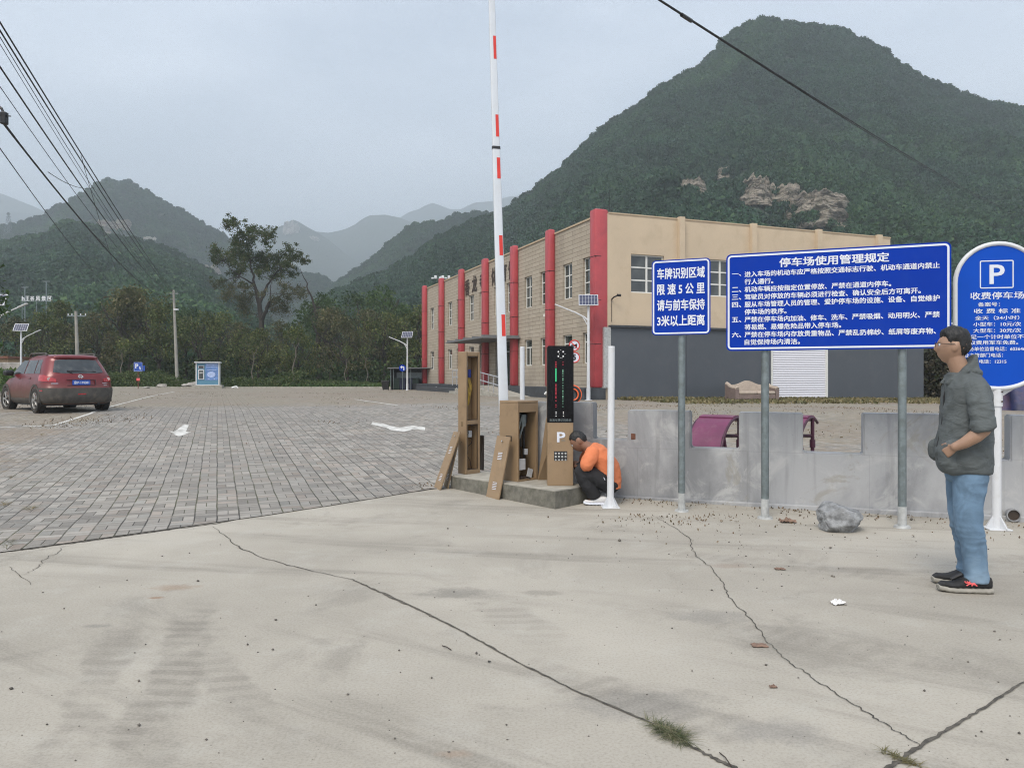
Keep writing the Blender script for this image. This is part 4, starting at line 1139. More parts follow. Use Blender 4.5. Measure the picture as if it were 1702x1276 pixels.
# ------------------------------------------------------------------ trees with trunk, limbs and leaf crowns
def leaf_quads(centres, radii, per, size, rng, flat=0.85, shell=0.55):
    """random leaf cards spread through ball-shaped clumps"""
    C = []
    for c, r in zip(centres, radii):
        n = max(6, int(per * (r ** 2)))
        d = rng.normal(size=(n, 3)); d /= np.linalg.norm(d, axis=1)[:, None]
        rad = r * (shell + (1 - shell) * rng.random(n)) ** 1.0 * rng.choice([1.0, 0.75, 0.5], n, p=[.6, .25, .15])
        p = d * rad[:, None]; p[:, 2] *= flat
        C.append(np.array(c) + p)
    C = np.concatenate(C); n = len(C)
    a = rng.normal(size=(n, 3)); a /= np.linalg.norm(a, axis=1)[:, None]
    b = rng.normal(size=(n, 3)); b -= a * (a * b).sum(1)[:, None]; b /= np.linalg.norm(b, axis=1)[:, None]
    s = size * (0.6 + 0.8 * rng.random(n))[:, None]
    V = np.stack([C - a * s * .5, C + b * s * .32, C + a * s * .5, C - b * s * .32], 1).reshape(-1, 3)
    F = np.arange(n * 4, dtype=np.int32).reshape(-1, 4)
    return V, F

def limb(mb, p0, p1, r0, r1, rnd, bend=0.12, seg=6):
    d = p1 - p0; L = d.length; off = Vector((0, 0, 0)); P = []; R = []
    for i in range(seg + 1):
        t = i / seg
        if 0 < i < seg: off = Vector((rnd.uniform(-1, 1), rnd.uniform(-1, 1), rnd.uniform(-.5, .5))) * L * bend * math.sin(t * math.pi)
        else: off = Vector((0, 0, 0))
        P.append(p0 + d * t + off * 0.6); R.append(r0 + (r1 - r0) * t)
    mb.tube(P, R, 6)
    return P

def tree_meshes(seed, h, w, per=190, leaf=0.20, trunk_h=0.30, clumps=26, r_cl=0.9, top=0.95):
    rnd = random.Random(seed); rng = np.random.default_rng(seed)
    mb = MB(); tp = Vector((rnd.uniform(-.2, .2), rnd.uniform(-.2, .2), h * trunk_h))
    limb(mb, Vector((0, 0, -0.15)), tp, h * 0.022 + .03, h * 0.016 + .02, rnd, 0.06)
    C = []; Rr = []
    mains = []
    for i in range(5):
        a = i * 2 * math.pi / 5 + rnd.uniform(-.5, .5)
        e = Vector((math.cos(a) * w * rnd.uniform(.28, .5), math.sin(a) * w * rnd.uniform(.28, .5), h * rnd.uniform(.55, .88)))
        if i == 0: e = Vector((rnd.uniform(-.3, .3), rnd.uniform(-.3, .3), h * 0.9))
        P = limb(mb, tp, e, h * 0.012 + .015, 0.02, rnd, 0.16); mains.append(P)
    for k in range(clumps):
        P = rnd.choice(mains); q = P[rnd.randint(2, len(P) - 1)]
        a = rnd.uniform(0, 6.283); z = rnd.uniform(trunk_h * 0.9, top) * h
        tz = (z / h - trunk_h) / (1 - trunk_h); prof = math.sin(min(1, max(0.05, tz * 0.85 + .22)) * math.pi) ** 0.6
        rr = w * 0.5 * prof * math.sqrt(rnd.random()) * 1.05
        c = Vector((math.cos(a) * rr, math.sin(a) * rr, z)); r = r_cl * rnd.uniform(.6, 1.25)
        C.append(tuple(c)); Rr.append(r)
        limb(mb, q, c, 0.028, 0.010, rnd, 0.15, 4)
    V, F = leaf_quads(C, Rr, per, leaf, rng)
    return mb, (V, F)

def place_tree(name, protos, kind, x, y, sc, rz, label, group, cat='tree'):
    r = empty(name, (x, y, zg(x, y) - 0.05), rz, label, cat, group)
    tm, cm = protos[kind]
    for nm, me in (('trunk', tm), ('crown', cm)):
        o = bpy.data.objects.new(nm, me); COL.objects.link(o); o.parent = r
    r.scale = (sc, sc, sc)
    return r
protos = {}
for key, seed, h, w, lf, kw in (('a', 1, 7.0, 5.4, 'leaf', {}), ('b', 2, 7.0, 5.0, 'leafbrown', {}), ('c', 3, 7.0, 5.8, 'leafdark', dict(per=220)), ('d', 4, 7.0, 4.6, 'leaf', dict(per=170)),
                             ('e', 5, 7.0, 5.2, 'leafbrown', dict(per=150)), ('f', 6, 7.0, 5.6, 'leafgreen', {})):
    mb, (V, F) = tree_meshes(seed, h, w, **kw)
    tm = mb.mesh('trunk'); tm.materials.append(M['bark'])
    for p in tm.polygons: p.use_smooth = True
    cm = np_mesh('crown', V, F); cm.materials.append(M[lf])
    protos[key] = (tm, cm)
TG = 'trees along the far edge of the lot'
rt = random.Random(5)
rows = [  # px, distance, top py, kind, label
    (-70, 74, 505, 'c', 'dark green tree cut by the left edge of the photograph, behind the lamp arm'),
    (30, 84, 528, 'b', 'brownish bushy tree behind the solar lamp beside the red car'),
    (66, 78, 520, 'a', 'olive tree rising behind the roof of the red car, right of the solar lamp'),
    (104, 86, 503, 'd', 'olive brown tree just below the white hillside letters'),
    (150, 80, 522, 'e', 'thin brown tree around the short utility pole with the cross arm'),
    (176, 90, 500, 'c', 'dark bushy tree right of the short utility pole'),
    (212, 82, 478, 'b', 'tall reddish brown tree above the small blue parking sign, left half of the pair'),
    (240, 88, 482, 'a', 'tall dark olive tree directly above the small blue parking sign'),
    (268, 78, 512, 'd', 'olive tree just left of the tall utility pole'),
    (308, 84, 512, 'c', 'dark tree just right of the tall utility pole'),
    (336, 76, 518, 'a', 'yellowish olive tree above the blue kiosk'),
    (368, 82, 520, 'a', 'olive tree behind the right side of the blue kiosk'),
    (398, 88, 536, 'b', 'low brown tree in front of the tall tree, below its left limbs'),
    (428, 78, 548, 'd', 'low olive tree with a pale slim trunk in front of the tall tree'),
    (462, 84, 536, 'e', 'thin brownish tree right of the tall tree trunk'),
    (492, 77, 545, 'a', 'olive tree with a pale leaning trunk left of the bare branched tree'),
    (548, 86, 512, 'b', 'mauve brown tree just right of the bare branched tree'),
    (578, 80, 530, 'e', 'brown thin leaved tree in the middle of the gap before the hall'),
    (612, 88, 515, 'b', 'brown tree left of the solar lamp by the bin shelter'),
    (640, 82, 520, 'a', 'olive brown tree behind the arm of the solar lamp by the bin shelter'),
    (668, 92, 512, 'c', 'dark green tree behind the panel of the solar lamp by the bin shelter'),
    (700, 86, 508, 'a', 'yellow olive tree against the far red pillar of the hall'),
    (590, 104, 486, 'c', 'dark green tree standing behind the row, left of the hall'),
    (640, 112, 478, 'f', 'fresh green tree standing highest behind the row, near the hall'),
    (530, 108, 490, 'f', 'light green tree behind the bare branched tree'),
]
for (px, y, top, kind, lab) in rows:
    x = (px - 851) / FPX * y
    hh = CAM_H + (628 - top) / FPX * y - zg(x, y)
    place_tree('tree', protos, kind, x, y, hh / 6.9, rt.uniform(0, 6.28), lab, TG)
# pale slim stems standing clear in front of the row
SG = 'pale saplings at the edge of the trees'
smb = MB(); r0 = random.Random(3)
P = limb(smb, Vector((0, 0, -.1)), Vector((.25, 0, 3.6)), .075, .05, r0, .08)
limb(smb, P[-1], Vector((1.0, .2, 5.2)), .045, .012, r0, .1); limb(smb, P[-1], Vector((-.6, -.2, 5.4)), .045, .012, r0, .1)
V, F = leaf_quads([(0.9, .2, 5.1), (-.5, -.2, 5.3), (.2, 0, 4.7), (.4, .4, 5.6)], [.8, .8, .7, .7], 80, .28, np.random.default_rng(8))
stm = smb.mesh('trunk'); stm.materials.append(M['palebark']); scm = np_mesh('crown', V, F); scm.materials.append(M['leaf'])
protos['s'] = (stm, scm)
for px, y, sc, rz, lab in ((418, 72, .85, 0.0, 'pale straight sapling right of the blue kiosk'), (487, 71, 1.0, 0.3, 'pale leaning sapling in the middle of the tree edge'),
                   (203, 72, .8, 2.0, 'pale sapling just left of the small blue parking sign'), (574, 73, .7, 1.0, 'short pale sapling farther right, left of the bin shelter'), (610, 74, .7, 4.0, 'thin sapling nearest the bin shelter')):
    place_tree('sapling', protos, 's', (px - 851) / FPX * y, y, sc, rz, lab, SG, 'tree')

# the tall spreading tree
def tall_tree():
    Y = 96.0; base = at(440, 640, Y); base.z = zg(base.x, Y)
    r = empty('tall_tree', base, 0, 'tall spreading tree with bare dark limbs, much higher than the others', 'tree')
    rnd = random.Random(12); rng = np.random.default_rng(12)
    def q(cx, cy, dy=None):
        p = at(320 + cx / 5.316, 330 + cy / 5.316, Y) - base
        return Vector((p.x, rnd.uniform(-2.2, 2.2) if dy is None else dy, p.z))
    mb = MB()
    f1 = q(610, 1080, 0); f2 = q(590, 930, 0)
    limb(mb, Vector((0, 0, -.2)), f1, .42, .34, rnd, .04); limb(mb, f1, f2, .34, .28, rnd, .04)
    up = q(540, 760, .3); limb(mb, f2, up, .26, .19, rnd, .06); up2 = q(500, 520, .2); limb(mb, up, up2, .17, .09, rnd, .08); up3 = q(470, 330, 0); limb(mb, up2, up3, .12, .04, rnd, .1)
    rt1 = q(700, 920, -.8); limb(mb, f1, rt1, .26, .20, rnd, .06); rt2 = q(830, 850, -1.2); limb(mb, rt1, rt2, .18, .05, rnd, .08)
    r3 = q(640, 760, .8); limb(mb, f2, r3, .24, .16, rnd, .08); r4 = q(760, 600, 1); limb(mb, r3, r4, .14, .05, rnd, .1); r5 = q(930, 500, 1.2); limb(mb, r4, r5, .07, .02, rnd, .1)
    l1 = q(430, 690, -.6); limb(mb, up, l1, .14, .07, rnd, .1); l2 = q(290, 560, -.8); limb(mb, l1, l2, .07, .02, rnd, .1)
    l3 = q(540, 1020, .9); limb(mb, f1, l3, .12, .04, rnd, .1); l4 = q(400, 960, 1.2); limb(mb, l3, l4, .05, .02, rnd, .1)
    r6 = q(690, 860, .4); limb(mb, rt1, q(690, 720, .6), .09, .03, rnd, .1)
    hubs = [up3, up2, r4, r5, l1, l2, rt2, l4, r3, up, l3, q(690, 720, .6)]
    spec = [(385, 225, .55), (340, 265, .5), (420, 260, .6), (500, 245, .5), (520, 290, .6), (590, 285, .5), (640, 320, .5), (690, 330, .55), (460, 330, .7), (380, 350, .5), (560, 360, .6), (640, 390, .5), (420, 410, .7), (500, 430, .7),
            (330, 440, .6), (260, 490, .6), (200, 520, .5), (170, 535, .35), (300, 540, .65), (230, 570, .5), (380, 520, .7), (460, 520, .8), (540, 500, .7), (620, 520, .7), (330, 640, .6), (400, 620, .7), (480, 600, .7), (560, 600, .75),
            (640, 600, .7), (720, 560, .6), (740, 500, .5), (800, 490, .55), (850, 520, .6), (890, 480, .5), (920, 520, .55), (960, 540, .5), (980, 560, .35), (820, 580, .6), (760, 630, .6), (840, 660, .5), (700, 680, .6), (860, 600, .5),
            (280, 760, .5), (340, 770, .5), (420, 770, .5), (470, 790, .4), (250, 790, .35), (620, 680, .5), (350, 860, .7), (420, 900, .8), (300, 880, .5), (480, 880, .6), (850, 800, .6), (920, 830, .7), (780, 900, .6), (980, 860, .5), (880, 900, .6), (720, 980, .7), (660, 860, .4), (440, 1000, .8), (820, 980, .7), (560, 860, .4)]
    C = []; R = []
    for cx, cy, rr in spec:
        c = q(cx, cy); C.append(tuple(c)); R.append(rr * 1.25)
        hb = min(hubs, key=lambda p: (p - c).length); limb(mb, hb, c, .045, .012, rnd, .12, 5)
        for _ in range(3):
            c2 = c + Vector((rnd.uniform(-1, 1), rnd.uniform(-1, 1), rnd.uniform(-.2, 1)))
            C.append(tuple(c2)); R.append(rr * .6); limb(mb, c, c2, .016, .006, rnd, .1, 3)
    mb.build('trunk', M['bark'], r, 60)
    C2 = [c for c in C if c[2] > 13.0]; R2 = [a for c, a in zip(C, R) if c[2] > 13.0]
    V, F = leaf_quads(C2, [q * 1.5 for q in R2], 230, .20, rng, shell=.1)
    me = np_mesh('crown', V, F); from_mesh('crown', me, M['leafmix'], r)
    C2 = [c for c in C if c[2] <= 13.0]; R2 = [a for c, a in zip(C, R) if c[2] <= 13.0]
    V, F = leaf_quads(C2, [q * 1.65 for q in R2], 210, .17, rng, shell=.1)
    me = np_mesh('lower_crown', V, F); from_mesh('lower_crown', me, M['leafbrown'], r)
tall_tree()
def bare_tree():
    Y = 88.0; base = at(532, 640, Y); base.z = zg(base.x, Y)
    r = empty('bare_topped_tree', base, 0, 'slim dark tree with a bare crooked top branch, right of the tall tree', 'tree')
    rnd = random.Random(4); rng = np.random.default_rng(4)
    def q(cx, cy, dy=0):
        p = at(320 + cx / 5.316, 330 + cy / 5.316, Y) - base; return Vector((p.x, dy, p.z))
    mb = MB(); a = q(1115, 1200); b = q(1080, 960); c = q(1010, 780); d = q(1015, 750); e = q(965, 660); f = q(945, 600)
    for p0, p1, r0_, r1_ in ((Vector((0, 0, -.2)), a, .4, .3), (a, b, .28, .16), (b, c, .15, .08), (c, d, .08, .07), (d, e, .06, .03), (e, f, .03, .01)): limb(mb, p0, p1, r0_, r1_, rnd, .07)
    C = []; R = []
    for cx, cy, rr in ((1130, 860, .5), (1180, 880, .6), (1220, 960, .6), (1260, 1010, .5), (1150, 960, .8), (1020, 940, .5), (1040, 1020, .7), (1100, 1060, .9), (1190, 1060, .9), (980, 1080, .6), (1130, 1130, 1.0), (1240, 1100, .7), (1060, 1130, .8), (940, 1000, .4)):
        p = q(cx, cy, rnd.uniform(-1.5, 1.5)); C.append(tuple(p)); R.append(rr * 1.3); limb(mb, min([a, b, c], key=lambda t: (t - p).length), p, .05, .012, rnd, .12, 5)
        p2 = p + Vector((rnd.uniform(-1, 1), rnd.uniform(-.6, .6), rnd.uniform(.2, 1.1))); C.append(tuple(p2)); R.append(.5); limb(mb, p, p2, .015, .006, rnd, .1, 3)
    for cx, cy in ((985, 640), (940, 650), (1040, 720), (975, 700)): limb(mb, e if cy < 690 else d, q(cx, cy, rnd.uniform(-.5, .5)), .018, .006, rnd, .15, 4)
    mb.build('trunk', M['bark'], r, 60)
    V, F = leaf_quads(C, R, 130, .20, rng, shell=.1); from_mesh('crown', np_mesh('crown', V, F), M['leafdark'], r)
bare_tree()
# near tree whose leaves hang in at the left edge
def near_tree():
    Y = 27.0; base = Vector(((-150 - 851) / FPX * Y, Y, 0)); base.z = zg(base.x, Y)
    r = empty('leafy_tree', base, 0, 'fresh green leafy tree leaning in at the left edge, nearer than the red car', 'tree')
    rnd = random.Random(21); rng = np.random.default_rng(21)
    mb = MB(); t = Vector((.3, 0, 2.2)); limb(mb, Vector((0, 0, -.2)), t, .16, .12, rnd, .05)
    C = []; R = []
    for px, py, rr in ((-60, 500, .8), (-30, 520, .6), (2, 515, .38), (12, 486, .16), (-8, 470, .34), (4, 443, .12), (-30, 450, .6), (6, 500, .30), (-14, 545, .42), (-40, 560, .6), (-2, 570, .2), (-70, 450, .9), (-110, 480, 1.), (-90, 540, .9), (-130, 540, .9), (-20, 595, .25)):
        p = at(px, py, Y + rnd.uniform(-.8, .8)) - base; C.append(tuple(p)); R.append(rr); limb(mb, t, p, .05, .01, rnd, .1)
    mb.build('trunk', M['bark'], r, 60)
    V, F = leaf_quads(C, R, 420, .13, rng, shell=.2); from_mesh('crown', np_mesh('crown', V, F), M['leafgreen'], r)
near_tree()

# ------------------------------------------------------------------ undergrowth, hedge, grass
def scatter_leaves(name, m, fn, n, size, seed, up=0.5):
    """leaf cards at fn(rnd) -> (x,y,z)"""
    rng = np.random.default_rng(seed); rnd = random.Random(seed)
    C = np.array([fn(rnd) for _ in range(n)])
    a = rng.normal(size=(n, 3)); a[:, 2] += up; a /= np.linalg.norm(a, axis=1)[:, None]
    b = rng.normal(size=(n, 3)); b -= a * (a * b).sum(1)[:, None]; b /= np.linalg.norm(b, axis=1)[:, None]
    s = size * (0.5 + rng.random(n))[:, None]
    V = np.stack([C - a * s * .5, C + b * s * .3, C + a * s * .5, C - b * s * .3], 1).reshape(-1, 3)
    o = from_mesh(name, np_mesh(name, V, np.arange(n * 4, dtype=np.int32).reshape(-1, 4)), m)
    o['kind'] = 'stuff'
    return o
def hedge_pt(rnd):
    px = rnd.uniform(-120, 640); y = rnd.uniform(69.2, 76.0); x = (px - 851) / FPX * y
    top = 0.9 + 0.8 * mnoise.noise(Vector((x * .25, 1.3, 0))) + 0.45 * mnoise.noise(Vector((x * .9, y * .4, 5)))
    if px > 500: top *= 0.45
    if 300 < px < 372: top *= .6
    top *= min(1, (y - 69.0) / 1.6) * 1.25
    return (x, y, zg(x, y) + max(0.04, top) * math.sqrt(rnd.random()))
scatter_leaves('undergrowth', M['shrub'], hedge_pt, 42000, 0.18, 1)
def back_pt(rnd):
    px = rnd.uniform(-200, 760); y = rnd.uniform(78, 122); x = (px - 851) / FPX * y
    top = 2.6 + 1.6 * mnoise.noise(Vector((x * .18, y * .18, 3)))
    return (x, y, zg(x, y) + max(.1, top) * rnd.random() ** 0.7)
scatter_leaves('thicket', M['leafdark'], back_pt, 26000, 0.42, 2)
def lawn_pt(rnd):
    px = rnd.uniform(470, 700); y = rnd.uniform(68.6, 84); x = (px - 851) / FPX * y
    return (x, y, zg(x, y) + rnd.uniform(0, .35))
scatter_leaves('grass', M['leafgreen'], lawn_pt, 9000, 0.26, 3, 1.5)
def left_bank(rnd):
    px = rnd.uniform(-160, 110); y = rnd.uniform(36, 60); x = (px - 851) / FPX * y
    e = clamp((-17.5 - x) / 6.0)
    return (x, y, zg(x, y) + (0.05 + 1.3 * e) * math.sqrt(rnd.random()))
scatter_leaves('bank_grass', M['leafgreen'], left_bank, 9000, 0.22, 4, 1.0)
def dry_pt(rnd):
    X = rnd.uniform(0.5, 19); Yl = -0.4 - 5.5 * rnd.random() ** 1.6
    x = 3.8 + X * .932 - Yl * .3625; y = 32 + X * .3625 + Yl * .932
    if mnoise.noise(Vector((x * .5, y * .5, 0))) < -0.15 - Yl * 0.02 and rnd.random() < .8: Yl = -0.4 - rnd.random() * .6; x = 3.8 + X * .932 - Yl * .3625; y = 32 + X * .3625 + Yl * .932
    return (x, y, zg(x, y) + 0.02 + rnd.uniform(0, .09))
scatter_leaves('dry_grass', M['drygrass'], dry_pt, 9000, 0.14, 5, 1.2)
def vine_pt(rnd):
    px = rnd.uniform(1531, 1640); y = rnd.uniform(39.5, 42.5); x = (px - 851) / FPX * y
    h = 2.9 + .5 * mnoise.noise(Vector((x * .6, 0, 0)))
    return (x, y, zg(x, y) + h * rnd.random())
tag(scatter_leaves('dry_vines', M['dryshrub'], vine_pt, 9000, 0.24, 6), 'tangle of dry vines covering the bank right of the grey panelled wall', 'vines')
# ------------------------------------------------------------------ concrete island
K_, L_, R_ = gp(923, 846), gp(749, 811), gp(973, 832)
IT = zg(K_.x, K_.y) + 0.20                       # top of the island
A_ = Vector((L_.x - K_.x, L_.y - K_.y, 0)); IL = A_.length; A_.normalize()
B_ = Vector((-A_.y, A_.x, 0));
if B_.y < 0: B_ = -B_
IW = (R_ - K_).length
isl = empty('concrete_island', (K_.x, K_.y, 0), 0, 'weathered concrete island carrying the three tan parking machines', 'kerb island')
def ipt(a, b, z=0): 
    v = A_ * a + B_ * b; return (v.x, v.y, z)
mb = MB(); q = [ipt(0, 0), ipt(0, IW), ipt(IL, IW), ipt(IL, 0)]
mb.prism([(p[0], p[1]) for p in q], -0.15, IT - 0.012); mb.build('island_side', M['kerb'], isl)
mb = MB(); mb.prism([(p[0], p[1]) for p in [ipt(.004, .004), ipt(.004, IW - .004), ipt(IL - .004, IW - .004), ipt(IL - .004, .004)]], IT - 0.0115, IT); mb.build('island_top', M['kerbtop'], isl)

def ip(px, py, z=None):
    z = IT if z is None else z
    y = (CAM_H - z) * FPX / (py - 628); return Vector(((px - 851) / FPX * y, y, z))
def frame_at(o, a, b):
    """local frame: x along B (open face, to the right), y along A (depth), origin o"""
    return Matrix(((b.x, a.x, 0, 0), (b.y, a.y, 0, 0), (0, 0, 1, 0), (0, 0, 0, 1)))
A_ROT = math.atan2(B_.y, B_.x)                   # local +X = B, local +Y = A

# --- open recognition column (left)
c = ip(774, 788.3)
dev = empty('camera_column', c, A_ROT, 'tall slim tan column with both service doors off and wiring showing', 'machine')
W, D, H = 0.246, 0.150, 1.545; wl_ = 0.032
mb = MB()
mb.cbox(0, wl_, 0, D, 0, H, .006).cbox(W - wl_, W, 0, D, 0, H, .006)
mb.cbox(wl_ + .001, W - wl_ - .001, 0, D, 0, .05, .004).cbox(wl_ + .001, W - wl_ - .001, 0, D, H - .06, H, .012).cbox(wl_ + .001, W - wl_ - .001, .0, D, .625, .675, .004)
mb.box(wl_ + .001, W - wl_ - .001, D - .012, D - .002, .051, .624).box(wl_ + .001, W - wl_ - .001, D - .012, D - .002, .676, H - .061)
mb.build('housing', M['tan'], dev)
mb = MB()
for z0, z1 in ((.052, .623), (.678, H - .062)):
    x0, x1 = wl_ + .002, W - wl_ - .002
    mb.box(x0, x0 + .010, .012, .020, z0, z1).box(x1 - .010, x1, .012, .020, z0, z1).box(x0 + .010, x1 - .010, .0121, .0199, z0, z0 + .010).box(x0 + .010, x1 - .010, .0121, .0199, z1 - .010, z1)
mb.build('door_rebate', M['calli'], dev)
mb = MB(); mb.cbox(.06, .11, .085, .13, 1.23, 1.34, .004).cbox(.115, .16, .08, .13, 1.22, 1.32, .004); mb.build('breaker', M['bluedev'], dev)
mb = MB(); mb.cbox(.065, .125, .10, .135, 1.35, 1.43, .004).cbox(.07, .10, .075, .1, 1.26, 1.31, .003); mb.build('terminal_block', M['greydev'], dev)
mb = MB(); rnd = random.Random(6)
for i in range(7):
    x = .075 + .012 * i
    mb.tube([(x, .10, 1.22), (x + rnd.uniform(-.03, .03), .07, 1.10), (x + rnd.uniform(-.035, .035), .06, 1.0), (.09 + rnd.uniform(-.02, .05), .08, .90), (.10, .10, .82)], .0035, 5)
mb.build('yellow_cable', M['yellowwire'], dev)
mb = MB()
for i in range(4): mb.tube([(.08 + .01 * i, .11, 1.0), (.075, .08, .9 - .02 * i), (.095, .1, .80), (.085, .1, .70)], .005, 5)
mb.cbox(.07, .10, .09, .13, .76, .84, .003)
mb.build('cable_bundle', M['greydev'], dev)
mb = MB(); mb.cbox(.11, .175, .075, .137, .455, .54, .006); mb.build('socket', M['greydev'], dev)
mb = MB(); mb.cbox(.055, .115, .08, .137, .24, .36, .006).tube([(.09, .09, .36), (.06, .06, .44), (.10, .06, .52), (.10, .1, .54)], .006, 6).tube([(.12, .1, .47), (.17, .07, .43), (.16, .07, .38), (.10, .08, .34)], .004, 6).tube([(.09, .09, .24), (.14, .08, .16), (.165, .08, .06)], .004, 6)
mb.build('power_adapter', M['dark'], dev)
mb = MB(); mb.box(-.003, -.0005, .05, .09, .60, .66).disc((-.002, .075, .40), .007, 'X', .008, 10); mb.build('side_latch', M['taned'], dev)

# --- barrier gate with raised boom
c = ip(860.6, 800.8)
gate = empty('barrier_gate', c, A_ROT, 'tan barrier cabinet without its door, its white boom with red patches raised upright', 'barrier')
W, D, H = 0.3446, 0.3137, 0.945
mb = MB(); t = .02
mb.cbox(0, .028, 0, D, 0, H - .03, .004).cbox(W - .035, W, 0, D, 0, H - .03, .004).cbox(0, W, 0, D, H - .0295, H, .006)
mb.box(.029, W - .036, 0.001, .018, H - .135, H - .031).box(.029, W - .036, D - .02, D - .002, 0, H - .031).box(.029, W - .036, .0, D - .021, 0.0, .02)
mb.build('housing', M['tan'], gate)
mb = MB(); mb.cbox(.036, .15, .06, .22, .72, .795, .02).cbox(.15, .25, .07, .2, .66, .795, .03).cbox(.075, .17, .12, .24, .22, .72, .01).tube([(.20, .11, .70), (.205, .10, .26)], .016, 8).tube([(.10, .08, .72), (.12, .07, .40)], .012, 8)
mb.build('drive_motor', M['dark'], gate)
mb = MB(); mb.tube([(.05, .05, .58), (.11, .04, .76)], .011, 8).tube([(.075, .05, .50), (.15, .04, .70)], .011, 8).cbox(.11, .17, .035, .055, .64, .78, .004); mb.build('linkage', M['galv'], gate)
mb = MB(); mb.cbox(.185, .22, .05, .09, .30, .37, .004); mb.build('terminal_block', M['greydev'], gate)
mb = MB(); mb.cbox(.03, .15, .02, .06, .13, .26, .004).box(.16, .24, .03, .04, .10, .2, Matrix.Rotation(.3, 4, 'Y')); mb.build('control_board', M['greydev'], gate)
mb = MB(); mb.box(.05, .26, .05, .11, .021, .05); mb.tube([(.06, .03, .05), (.12, .0, .04), (.2, -.02, .02)], .004, 5); mb.build('cable_bundle', M['rust'], gate)
mb = MB(); mb.box(-.003, -.0005, .10, .20, .47, .53); mb.build('cable_slot', M['calli'], gate)
# boom
boom_b, boom_t = at(837.5, 690, 9.22), at(817, -10, 9.5)
dirv = (boom_t - boom_b); BLn = dirv.length
M_loc = Matrix.Translation(c) @ Matrix.Rotation(A_ROT, 4, 'Z')
inv = M_loc.inverted()
ez = dirv.normalized(); ey = Vector((-.28, .96, 0)); ey = (ey - ez * ey.dot(ez)).normalized(); ex = ey.cross(ez)
bmx = Matrix(((ex.x, ey.x, ez.x, boom_b.x), (ex.y, ey.y, ez.y, boom_b.y), (ex.z, ey.z, ez.z, boom_b.z), (0, 0, 0, 1)))
bmx = inv @ bmx
def boom_seg(z0, z1, w0, w1, d0, d1):
    mb = MB()
    def ringp(w, d, z):
        c_ = min(w, d) * 0.28; pts = []
        for (sx, sy, a0) in ((1, 1, 0), (-1, 1, 90), (-1, -1, 180), (1, -1, 270)):
            for k in range(4):
                a = math.radians(a0 + 30 * k); pts.append(Vector((sx * (w / 2 - c_) + c_ * math.cos(a), sy * (d / 2 - c_) + c_ * math.sin(a), z)))
        return [bmx @ p for p in pts]
    n = 16; mb.add(ringp(w0, d0, z0) + ringp(w1, d1, z1), [(i, (i + 1) % n, n + (i + 1) % n, n + i) for i in range(n)] + [tuple(reversed(range(n))), tuple(range(n, 2 * n))])
    return mb
SJ = 3.30
bo = boom_seg(0, SJ, .118, .100, .055, .050); b2 = boom_seg(SJ + .012, 5.6, .094, .076, .046, .040)
bo.add(b2.v, b2.f)
boom = bo.build('boom_arm', M['boom'], gate, 50)
j = boom_seg(SJ - .012, SJ + .024, .106, .104, .056, .054); j.build('boom_joint', M['dark'], boom)
def boom_z(py): return (690 - py) / 700 * BLn
for y0, y1 in ((562, 527), (430, 397), (303, 268), (233, 196), (102, 63), (-30, -70)):
    z0, z1 = boom_z(y0), boom_z(y1); wz = .118 - .018 * z0 / SJ if z0 < SJ else .094 - .018 * (z0 - SJ) / 2.3
    mb = MB(); yo = -(.055 - .005 * min(1, z0 / SJ)) / 2 - .002 if z0 < SJ else -(.046 - .006 * (z0 - SJ) / 2.3) / 2 - .002
    mb.add([bmx @ Vector(p) for p in ((-.002, yo, z0), (wz * .40, yo, z0), (wz * .39, yo, z1), (-.002, yo, z1))], [(0, 1, 2, 3)])
    mb.add([bmx @ Vector(p) for p in ((-.002, yo + .001, z0), (wz * .40, yo + .001, z0), (wz * .39, yo + .001, z1), (-.002, yo + .001, z1))], [(3, 2, 1, 0)])
    mb.build('red_patch', M['redfilm'], boom, recalc=False)
mb = MB(); p0 = bmx @ Vector((0, 0, .03)); mb.tube([p0, Vector((min(W - .05, max(.05, p0.x)), D - .001, p0.z))], .035, 12); mb.build('boom_axle', M['dark'], gate)

# --- recognition terminal with screen
c = ip(931.4, 806.9); c.y += 0
ter = empty('display_terminal', c, 0, 'tan and black terminal with coloured light rows and a white letter P', 'machine')
S_ = c.y / FPX
def tx(px): return (px - 931.4) * S_
def tz(py): return (806.9 - py) * S_
W = .292; D = .20
mb = MB(); mb.cbox(-W / 2, W / 2, 0, D, 0, tz(702), .006); mb.build('housing', M['tan'], ter)
mb = MB(); mb.cbox(-W / 2, W / 2, .012, D, tz(702) + .001, tz(576), .012); mb.build('upper_housing', M['taned'], ter)
mb = MB(); mb.prism([(x, z) for x, z in ((-W / 2 - .003, tz(702) + .001), (W / 2 + .003, tz(702) + .001), (W / 2 + .003, tz(577)), (W / 2 - .012, tz(574.6)), (-W / 2 + .012, tz(574.6)), (-W / 2 - .003, tz(577)))], 0, .014, Matrix(((1, 0, 0, 0), (0, 0, -1, .010), (0, 1, 0, 0), (0, 0, 0, 1))))
scr = mb.build('front_panel', M['blackglass'], ter)
def bar(name, m, px0, px1, py0, py1, y=-.0065):
    mb = MB(); mb.box(tx(px0), tx(px1), y, y + .002, tz(py1), tz(py0)); return mb
mb = bar('', '', 923.3, 924.7, 612, 634); mb.build('green_light_row', M['ledg'], scr)
mb = MB()
for y0, y1 in ((600.5, 603), (604, 607), (608, 611), (638, 642), (643, 650), (651, 656), (658, 662), (665, 667), (672, 674), (676, 677)): mb.box(tx(923.2), tx(924.8), -.0065, -.0045, tz(y1), tz(y0))
for y0, y1 in ((601, 602.5), (605, 607)): mb.box(tx(935), tx(936.4), -.0065, -.0045, tz(y1), tz(y0))
mb.build('red_light_row', M['ledr'], scr)
mb = MB()
